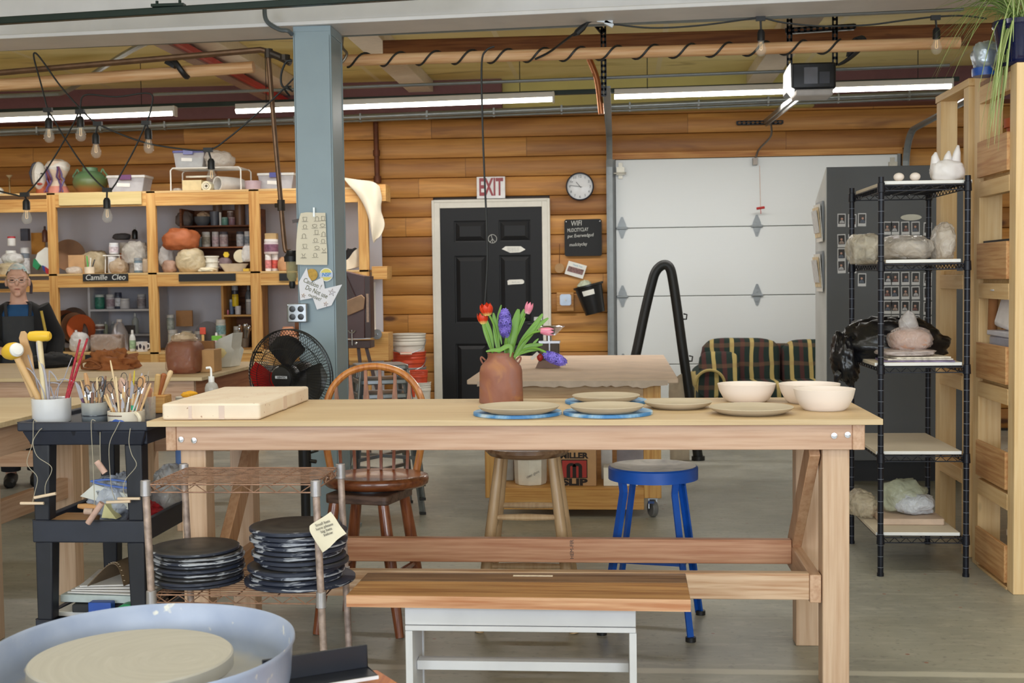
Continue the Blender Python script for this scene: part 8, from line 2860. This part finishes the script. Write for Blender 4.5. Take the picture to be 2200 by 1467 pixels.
stick('broad pinkish wooden rib standing in the painted mug',oB,260,810,'paddle',mat((206,168,150),0.6),0.005,-0.2,0.3)
stick('yellow pencil standing in the painted mug',oB,289,796,'rod',mat((206,186,50),0.5),0.003,0.3,0.3)
stick('tool with a red tip standing in the painted mug',oB,320,796,'needle',mat((224,190,170),0.5),0.004,0.7,0.4)
stick('tan wooden modelling knife in the painted mug',oB,307,806,'paddle',WD[1],0.005,0.5,0.5)
solo('green_stopper','small green stopper among the tools of the painted mug','cap',M().cyl(P(286,875,4.33)-V((0,0,0.01)),0.008,0.017,8),mat((30,150,110),0.4))
stick('flat pink brown rib standing in the clear tumbler',oC,320,830,'paddle',mat((190,130,100),0.6),0.004,0.0,0.2)
stick('wooden stick in the clear tumbler',oC,328,842,'rod',WD[0],0.004,0.4,0.0)
for k,(bx,px,py,rr_,cc,lb)in enumerate(((335,340,803,0.011,(206,168,110),'square wooden handle in the pine block'),(341,353,802,0.011,(160,92,48),'red brown varnished handle in the pine block'),(347,368,796,0.010,(222,190,146),'pale round handle leaning right in the pine block'))):
 a,b=P(bx,850,4.72+0.012*k),P(px,py,4.72+0.012*k)
 a.z=zblk+0.001
 solo('turning_tool',lb,'tool',M().tube([a,a.lerp(b,0.5),b.lerp(a,0.06),b],[rr_*0.8,rr_,rr_,rr_*0.6],10),mat(cc,0.5,var=0.1))
solo('orange_sponge','yellow orange sponge piece lying on the cart behind the slab','sponge',M().blob(P(409,846,4.86),(0.028,0.02,0.012),18,10,0.15,7).blob(P(400,848,4.85),(0.02,0.016,0.012),16,10,0.2,9),mat((236,172,40),0.7,bump=0.3))
solo('white_tub','low white tub on the cart carrying the orange sponge','tub',M().box(P(378,870,4.82).x,P(424,870,4.82).x,4.8,4.92,zt,P(400,853,4.82).z-0.001)if False else M().lathe([(0,0),(0.036,0),(0.042,P(400,853,4.85).z-zt),(0,P(400,853,4.85).z-zt)],V((min(P(398,860,4.86).x,cxr-0.06),4.87,zt)),24),mat((216,210,200),0.5))
CORD=mat((176,168,150),0.8)
TOG=mat((230,206,180),0.55)
yh=CY-0.012
for lb,path,a,b,rt_ in(('wire clay cutter with a level toggle at the left of the cart',[(80,906),(72,905),(70,950),(58,995),(80,1025),(74,1060),(70,1079)],(44,1081),(94,1081),0.0052),('wire clay cutter with a tilted toggle at the left of the cart',[(90,920),(82,928),(71,950),(80,980),(108,1000),(110,1015),(98,1040),(97,1063)],(74,1069),(120,1060),0.0055),('clay cutter with a cork at the middle of the cart',[(215,928),(215,960),(216,993)],(208,991),(226,1016),0.011),('clay cutter with a thick rough toggle hanging lowest on the cart',[(205,904),(196,906),(198,960),(201,1020),(203,1085)],(189,1124),(219,1080),0.0105),('wire clay cutter with an upper right toggle',[(280,920),(277,950),(283,976),(293,1000),(270,1030),(265,1055),(275,1071)],(253,1071),(301,1071),0.005),('wire clay cutter with a lower right toggle',[(258,904),(250,920),(235,955),(236,1010),(240,1050),(248,1077)],(229,1079),(280,1077),0.0052)):
 t=T('clay_cutter',lb,'clay cutter')
 t.part('cord',M().tube(spath([P(x,y,yh)for x,y in path],5),0.0013,5),CORD)
 t.part('toggle',M().tube([P(*a,yh),P(*a,yh).lerp(P(*b,yh),0.5),P(*b,yh)],rt_,12),TOG if rt_<0.008 else mat((206,170,156),0.7,var=0.15,vs=40))
 t.done()
zm=z2-0.0585
ZB_=bag_mat((206,212,226),0.72,0.2)
def tz(px,py,Y):
 return P(px,py,Y)
t=T('zip_bag','clear zip bags with blue seals heaped on the middle tray','bag')
o=V((P(250,1060,4.5).x,4.52,zm+0.005))
t.part('film',M().blob(o+V((0,0,0.095)),(0.10,0.12,0.10),40,22,0.2,91,None,flat=-0.09,crease=0.18),ZB_,norm=False,angle=75)
t.part('white_sheet',M().prism([P(172,1066,4.42),P(202,1040,4.42),P(300,1070,4.42),P(296,1100,4.42)],(0,0.01,0.002)),mat((222,222,214),0.5,var=0.08))
t.part('blue_seal',M().tube(spath([P(195,1034,4.40),P(230,1030,4.40),P(270,1034,4.40),P(292,1040,4.41)],4),0.004,6).tube(spath([P(200,1036,4.40),P(240,1044,4.40),P(290,1050,4.41)],4),0.004,6),mat((90,120,196),0.4))
t.done()
q=M().prism([P(218,1112,4.37),P(225,1082,4.37),P(250,1115,4.37)],(0,0.05,0))
for v in q.v:
 v.z=max(v.z,zm+0.002)
solo('yellow_wedge','pale yellow foam wedge standing on the middle tray','foam',q,mat((222,214,160),0.7))
solo('wooden_rib','round ended wooden rib lying on the middle tray','rib',M().tube([P(168,1087,4.42),P(185,1088,4.42),P(215,1092,4.42)],[0.008,0.012,0.012],10),mat((214,160,104),0.55))
solo('rolling_pin','short pale roller lying on the middle tray','roller',M().tube([P(182,1098,4.40),P(200,1099,4.40)],[0.012,0.012],14),mat((214,184,166),0.6))
solo('blue_ring','bright blue plastic ring behind the yellow wedge','ring',M().tube([P(243,1096,4.44)+V((0.028*cos(a),0,0.028*sin(a)))for a in[2*PI*i/24 for i in range(24)]],0.006,8,closed=True),mat((40,90,200),0.35))
solo('wooden_tray_box','thin plywood box lying in the front of the middle tray','box',M().box(P(105,1100,4.36).x,P(190,1100,4.36).x,4.36,4.5,zm+0.001,zm+0.05),wood((196,150,96),(168,120,70),'X',knots=0),bevel=0.003)
o=V((P(345,1080,4.72).x,4.74,zm+0.002))
o.x=min(o.x,cxr-0.13)
t=T('plastic_bag','white plastic bag slumped at the right of the middle tray','bag')
t.part('film',M().blob(o+V((0.03,0,0.09)),(0.07,0.12,0.10),32,20,0.2,93,None,flat=-0.088,crease=0.15),FILMW,norm=False,angle=75)
t.done()
solo('red_net','red netting heaped at the right of the middle tray','net',M().blob(V((cxr-0.115,4.55,zm+0.04)),(0.055,0.07,0.04),24,14,0.3,95,None,flat=-0.038,crease=0.2),mat((176,34,40),0.6,var=0.3,vs=60),norm=False)
t=T('blue_bottle','pale blue bottle with a pointed cap between cart and table leg','bottle')
zsb=0.0
o=V((P(374,1000,4.93).x,4.88,zm+0.0))
o.x=cxr-0.09
t.part('body',M().lathe([(0,0),(0.03,0),(0.032,0.10),(0.032,0.27),(0.02,0.30),(0.014,0.31),(0,0.31)],o,20),mat((110,146,206),0.35))
t.part('cap',M().lathe([(0,0.305),(0.017,0.305),(0.014,0.34),(0.007,0.365),(0,0.37)],o,16),mat((120,156,214),0.35))
t.done()
zb3=z3-0.068
xa_,xb_=cxl+0.06,cxr-0.06
for k,(cc,hh_,lb,ry)in enumerate((((206,160,130),0.05,'pink edged book lowest on the bottom tray of the cart',0.05),((226,224,220),0.02,'white magazine on the pink edged book',-0.1),((44,44,46),0.03,'black folder under the papers on the bottom tray',0.1),((196,206,206),0.03,'clear plastic sleeve of papers on the bottom tray',-0.05))):
 zz_=zb3+0.002+(0,0.052,0.074,0.106)[k]
 w=xb_-xa_
 q=M().box(-w*0.42,w*0.42,-0.15,0.15,0,hh_-0.002).xf(TR(((xa_+xb_)/2+(0.0,-0.02,0.03,0.0)[k],CY+0.27,zz_))@Matrix.Rotation(ry,4,'Z'))
 solo(('book','magazine','folder','paper_sleeve')[k],lb,('book','magazine','folder','papers')[k],q,mat(cc,0.6,var=0.1),bevel=0.003)
zz_=zb3+0.14
for k in range(4):
 q=M().box(-0.15,0.15,-0.13,0.13,0,0.005).xf(TR(((xa_+xb_)/2+0.03+0.006*k,CY+0.25+0.01*k,zz_+0.008*k))@Matrix.Rotation(0.08*k-0.1,4,'Z'))
 solo('paper_stack','white sheaf of paper under the leather flap on the cart','papers',q,mat((226,222,220),0.7,var=0.04),group='white sheaves of paper on the bottom tray')
zz_+=0.034
t=T('leather_case','brown stitched leather case tented open on the papers','case')
LT=mat((112,92,70),0.6,var=0.12,bump=0.2)
cx__=(xa_+xb_)/2+0.06
pa=[V((cx__-0.10,CY+0.10,zz_)),V((cx__-0.05,CY+0.12,zz_+0.055)),V((cx__-0.02,CY+0.13,zz_+0.075)),V((cx__+0.005,CY+0.13,zz_+0.06)),V((cx__+0.035,CY+0.10,zz_+0.002))]
c3=spath(pa,4)
q=M()
for v in c3:
 q.v+=[v,v+V((0.07,0.18,0.01)),v+V((0.07,0.18,0.014)),v+V((0,0,0.004))]
n=len(c3)-1
for i in range(n):
 a=i*4
 q.f+=[(a+j,a+(j+1)%4,a+4+(j+1)%4,a+4+j)for j in range(4)]
q.f+=[(0,1,2,3),(n*4+3,n*4+2,n*4+1,n*4)]
q.mi=[0]*len(q.f)
t.part('flap',q,LT)
st_=M()
for i in range(0,n,1):
 v=c3[i]+V((0.004,0.006,0.0062))
 st_.cbox(v,(0.006,0.002,0.002))
t.part('stitching',st_,mat((190,170,140),0.7))
t.part('cord_tie',M().tube(spath([c3[-6]+V((0.06,0.15,0.01)),c3[-6]+V((0.03,0.12,0.045)),c3[-6]+V((0.08,0.13,0.05)),c3[-6]+V((0.10,0.16,0.02))],5),0.004,6),BLACK)
t.done()
RXX=Euler((PI/2,0,0)).to_matrix().to_4x4()
t=T('green_tape','green ring of tape standing on the bottom tray of the cart','tape')
c_=V((xb_-0.06,CY+0.085,zb3+0.108))
t.part('ring',M().lathe([(0.036,-0.02),(0.046,-0.02),(0.046,0.02),(0.036,0.02),(0.036,-0.02)],c_+V((0,0,-0.035)),28,RXX),mat((20,140,80),0.4))
t.done()
solo('blue_box','blue box end beside the green tape on the cart','box',M().box(xb_-0.20,xb_-0.115,CY+0.06,CY+0.1,zb3+0.001,zb3+0.125),mat((44,84,176),0.4),bevel=0.003)
# ======== RUSTY RACK WITH BATS
RU=mat((146,112,92),0.55,0.4,var=0.35,vs=30)
RUP=mat((170,150,140),0.5,0.4,var=0.35,vs=40)
y0=3.73
xl,xr=P(323,1160,y0).x,P(688,1160,y0).x
dd_=ray(741,1150)
y1=xr*dd_.y/dd_.x
zt1_=P(690,1032,y0).z
za_,zb_r=P(500,1041,y0).z,P(500,1279,y0).z
t=T('rusty_rack','low rusty wire rack stacked with black bats before the table','rack')
zsh=(za_,zb_r,0.12)
for x,lean in((xl,-1),(xr,1)):
 for y in(y0,y1):
  k=t.part('post',M().tube([V((x-0.011,y,zt1_-0.004)),V((x+0.011,y,0.0))]if True else[],0.0115,12),RUP)
  for z in zsh:
   xx=x-0.011+0.022*(zt1_-z)/zt1_
   t.part('shelf_collar',M().lathe([(0.012,-0.036),(0.0165,-0.034),(0.0155,0.012),(0.012,0.014)],(xx,y,z),14),mat((176,172,174),0.4,0.6,var=0.15),parent=k,norm=False)
for z in zsh:
 xx=-0.011+0.022*(zt1_-z)/zt1_
 t.part('wire_shelf',wire_shelf(xl+xx+0.012,xr+xx-0.012,y0,y1,z,13,0.0024,0.024,(7,5)),RU,norm=False)
t.done()
m,nt,p=nodes('black_bat')
tc=nt.nodes.new('ShaderNodeTexCoord')
oi=nt.nodes.new('ShaderNodeObjectInfo')
sep=nt.nodes.new('ShaderNodeSeparateXYZ')
nt.links.new(tc.outputs['Object'],sep.inputs[0])
rad=math_n(nt,'SQRT',math_n(nt,'ADD',math_n(nt,'POWER',sep.outputs['X'],2.0),math_n(nt,'POWER',sep.outputs['Y'],2.0)))
rn=math_n(nt,'FRACT',math_n(nt,'MULTIPLY',rad,17.0))
c=ramp(nt,rn,[(0.0,lin((46,44,44))),(0.5,lin((58,56,54))),(1.0,lin((40,40,42)))])
mpn=nt.nodes.new('ShaderNodeMapping')
mpn.inputs['Scale'].default_value=(1,1,6)
nt.links.new(tc.outputs['Object'],mpn.inputs[0])
ed_=math_n(nt,'MULTIPLY',ramp(nt,rad,[(0.134,(0,0,0)),(0.141,(1,1,1))]),ramp(nt,math_n(nt,'ADD',nz(16,5,0.8,mpn.outputs[0],nt,tc),math_n(nt,'MULTIPLY',math_n(nt,'SUBTRACT',oi.outputs['Random'],0.5),0.25)),[(0.56,(0,0,0)),(0.64,(1,1,1))]))
c=mix_rgb(nt,ramp(nt,rad,[(0.136,(0,0,0)),(0.142,(1,1,1))]),c,lin((40,46,64)))
c=mix_rgb(nt,math_n(nt,'MULTIPLY',ed_,0.7),c,lin((200,204,214)))
nt.links.new(c,p.inputs['Base Color'])
p.inputs['Roughness'].default_value=0.45
BATM=m
rb=random.Random(3)
NUMW=['top','second','third','fourth','fifth','sixth','seventh','eighth','ninth','tenth','eleventh','twelfth']
ym=(y0+y1)/2
for nm,px,n_,htop,seed in(('left',424,9,1172,1),('right',640,12,1126,2)):
 xc_=P(px,1200,ym).x
 z=zb_r+0.006
 top_=P(px,htop,ym).z
 th=(top_-z)/n_
 for k in range(n_):
  r_=0.145+rb.uniform(-0.007,0.005)
  dx,dy=rb.uniform(-0.011,0.011),rb.uniform(-0.011,0.011)
  if nm=='right' and k==0:
   r_,dx=0.176,0.004
  if nm=='right' and k==1:
   dx=-0.006
  if nm=='right' and k in(4,5):
   dx+=0.012
  if nm=='left' and k==0:
   dx=0.006
  e=min(0.0022,th*0.2)
  solo('throwing_bat','black throwing bat, %s from the top of the %s stack'%(NUMW[n_-1-k],nm)if k<n_-1 else 'black throwing bat on the very top of the %s stack'%nm,'bat',M().lathe([(0,0),(r_-0.003,0),(r_,0.002),(r_,th-e-0.002),(r_-0.003,th-e),(0,th-e)],(xc_+dx,ym+dy,z),48),BATM,group='black bats in the %s stack'%nm)
  z+=th
t=T('paper_tag','handwritten paper note tied to the front post of the rusty rack','note')
yt=y0-0.02
q=sheet_px([[(665,1130),(672,1124),(698,1108),(710,1099)],[(666,1142),(684,1136),(708,1118),(720,1112)],[(676,1160),(694,1152),(716,1134),(730,1128)],[(693,1187),(708,1176),(726,1158),(744,1146)]],yt-0.006,yt,0.001)
t.part('note',q,mat((232,222,198),0.75,var=0.05),angle=80)
for k in range(4):
 t.part('lettering',text_m(('Small bats','here please','big bats','below')[k],0.012,P(693+4*k,1124+7.5*k,yt-0.0085),(1,0,0.35),(-0.35,0,1)),mat((120,116,110),0.8,var=0),norm=False)
t.done()
disc_o=V(((xl+xr)/2+0.11,ym,0.127))
solo('round_board','brown round board on the lowest shelf of the rusty rack','board',M().lathe([(0,0),(0.15,0),(0.15,0.02),(0,0.02)],disc_o,40),mat((140,110,90),0.6,var=0.15))
# ======== BENCH
ZBN=0.45
f0,f1,b1,b0=PZ(744,1278,ZBN),PZ(1484,1288,ZBN),PZ(1473,1231,ZBN),PZ(789,1230,ZBN)
t=T('bench','low bench with a worn two board plank seat on a white base','bench')
ml,mr=f0.lerp(b0,0.62),f1.lerp(b1,0.62)
e=V((0,0,-0.036))
gap=V((0,0.0015,0))
t.part('front_plank',M().prism([f0,f1,mr-gap,ml-gap],e),wood((184,140,90),(146,104,62),'X',knots=0.4,stain=(112,82,54)),bevel=0.003)
t.part('rear_plank',M().prism([ml+gap,mr+gap,b1,b0],e),wood((136,104,76),(100,74,54),'X',knots=0.3,stain=(84,64,50)),bevel=0.003)
t.part('edge_strip',M().prism([f0+V((0,-0.0015,0.0)),f1+V((0,-0.0015,0)),f1,f0],V((0,0,-0.0355))),wood((220,174,136),(198,146,108),'X',knots=0.3,grain=0.8))
tp=PZ(1145,1237,ZBN)
t.part('tape_label',M().cbox(tp+V((0,0,0.0006)),(0.125,0.014,0.001)),mat((222,206,184),0.6,var=0.15,vs=80))
yb=f0.y+0.05
wx0,wx1=P(870,1335,yb).x,P(1366,1335,yb).x
WB=mat((216,216,220),0.5,var=0.06,vs=6)
zc_=ZBN-0.036
zap1=P(1100,1345,yb).z
zap2=P(1100,1357,yb).z
t.part('apron',M().box(wx0,wx1,yb,yb+0.02,zap1+0.001,zc_),WB,bevel=0.002)
t.part('apron_strip',M().box(wx0,wx1,yb-0.002,yb+0.018,zap2,zap1-0.001),WB,bevel=0.002)
for x in(wx0,wx1-0.02):
 t.part('end_board',M().box(x,x+0.02,yb+0.02,yb+0.2,0.05,zc_),WB,bevel=0.002)
 for y in(yb,yb+0.19):
  t.part('leg',M().box(x,x+0.022,y+(0.021 if y>yb else 0.0),y+0.042,0,zap2-0.001 if y==yb else zc_),WB,bevel=0.002)
zs_a,zs_b=P(1100,1417,yb+0.1).z,P(1100,1437,yb+0.1).z
t.part('stretcher',M().box(wx0+0.021,wx1-0.021,yb+0.08,yb+0.13,zs_b,zs_a),WB,bevel=0.002)
t.done()
# ======== POTTER'S WHEEL
ZH=0.72
wc=V((-0.872,2.155,0))
t=T('potters_wheel','pottery wheel with a grey splash pan in the lower left corner','pottery wheel')
m,nt,p=nodes('wheelhead')
tc=nt.nodes.new('ShaderNodeTexCoord')
sep=nt.nodes.new('ShaderNodeSeparateXYZ')
nt.links.new(tc.outputs['Object'],sep.inputs[0])
rad=math_n(nt,'SQRT',math_n(nt,'ADD',math_n(nt,'POWER',math_n(nt,'SUBTRACT',sep.outputs['X'],0.0),2.0),math_n(nt,'POWER',sep.outputs['Y'],2.0)))
cbx=nt.nodes.new('ShaderNodeCombineXYZ')
nt.links.new(math_n(nt,'MULTIPLY',rad,90.0),cbx.inputs[0])
nt.links.new(math_n(nt,'MULTIPLY',math_n(nt,'ARCTAN2',sep.outputs['Y'],sep.outputs['X']),0.8),cbx.inputs[1])
c=ramp(nt,nz(1.0,3,0.3,cbx.outputs[0],nt,tc),[(0.3,lin((180,176,170))),(0.6,lin((186,182,176))),(0.8,lin((194,190,185)))])
nt.links.new(c,p.inputs['Base Color'])
p.inputs['Roughness'].default_value=0.55
t.part('wheel_head',M().lathe([(0,ZH-0.03),(0.174,ZH-0.03),(0.178,ZH-0.026),(0.178,ZH-0.003),(0.175,ZH),(0,ZH)],wc,72),m)
t.part('shaft',M().cyl(wc+V((0,0,0.55)),0.025,ZH-0.03-0.55,16),GALV)
m,nt,p=nodes('splashpan')
tc=nt.nodes.new('ShaderNodeTexCoord')
c=ramp(nt,nz(9,5,0.4,None,nt,tc),[(0.35,lin((146,158,186))),(0.65,lin((164,174,198)))])
c=mix_rgb(nt,ramp(nt,nz(30,3,0,None,nt,tc),[(0.66,(0,0,0)),(0.72,(1,1,1))]),c,lin((212,210,204)))
sp2=nt.nodes.new('ShaderNodeSeparateXYZ')
nt.links.new(tc.outputs['Object'],sp2.inputs[0])
c=mix_rgb(nt,ramp(nt,math_n(nt,'ADD',sp2.outputs['Z'],math_n(nt,'MULTIPLY',nz(12,3,0,None,nt,tc),0.02)),[(0.630+0.02-0.0,(1,1,1)),(0.668,(0,0,0))]),c,lin((186,182,178)))
nt.links.new(c,p.inputs['Base Color'])
p.inputs['Roughness'].default_value=0.35
def pan_out(a,k=1.0):
 x,y=cos(a),sin(a)
 e=0.95
 return V((wc.x+0.008+(0.272 if x>0 else 0.25)*k*math.copysign(abs(x)**e,x),wc.y+0.0+0.28*k*math.copysign(abs(y)**e,y),0))
N=96
lay=[(0.84,0.640),(0.93,0.642),(0.97,0.652),(0.985,0.675),(1.0,0.735),(1.022,0.741),(1.026,0.735),(1.01,0.728),(0.995,0.672),(0.98,0.645),(0.93,0.634),(0.84,0.632)]
q=M()
for k_,z_ in lay:
 q.v+=[pan_out(2*PI*j/N,k_)+V((0,0,z_))for j in range(N)]
for i in range(len(lay)-1):
 q.f+=[(i*N+j,i*N+(j+1)%N,(i+1)*N+(j+1)%N,(i+1)*N+j)for j in range(N)]
q.f+=[tuple(range(N)),tuple((len(lay)-1)*N+j for j in range(N))]
q.mi=[0]*len(q.f)
t.part('splash_pan',q,m,angle=50)
t.part('body',rbox(wc.x-0.24,wc.x+0.24,wc.y-0.3,wc.y+0.24,0.42,0.63,0.04),mat((90,96,108),0.5),bevel=0.01)
for sx in(-0.2,0.2):
 for sy in(-0.25,0.2):
  t.part('leg',M().cyl((wc.x+sx,wc.y+sy,0),0.025,0.42,14),mat((90,96,108),0.5))
pA,pB=PZ(600,1462,0.66),PZ(790,1432,0.66)
u_=(pB-pA).normalized()
n_=V((u_.y,-u_.x,0))
pA=pA-u_*0.03
t.part('angle_ledge',M().prism([pA,pB,pB+V((0,0,0.042)),pA+V((0,0,0.042))],n_*-0.006).prism([pA,pB,pB+n_*0.055,pA+n_*0.055],V((0,0,-0.006))),mat((24,27,38),0.35),bevel=0.001,label='black angle ledge')
t.part('pale_edge',M().bar(pA+n_*0.056+V((0,0,-0.004)),pB+n_*0.056+V((0,0,-0.004)),0.004,0.006),mat((214,214,220),0.5))
t.done()
t=T('wooden_stool','orange varnished wooden stool corner at the bottom edge by the wheel','stool')
ORW=wood((206,128,54),(176,98,36),'Y',knots=0,coat=0.3)
c0,c1=PZ(812,1438,0.635),PZ(858,1467,0.635)
t.part('seat',M().prism([c0,c0+(c1-c0)*3.2,c0+(c1-c0)*3.2+V((-0.26,-0.05,0)),c0+V((-0.14,-0.03,0))],V((0,0,-0.03))),ORW,bevel=0.004)
sc_=c0+(c1-c0)*1.6+V((-0.1,-0.02,0))
for dx,dy in((-0.05,-0.08),(0.05,-0.08),(0.03,0.05),(-0.06,0.05)):
 t.part('leg',M().rod(V((sc_.x+dx,sc_.y+dy,0.604)),V((sc_.x+dx*1.6,sc_.y+dy*1.4,0)),0.016,12),ORW)
t.done()
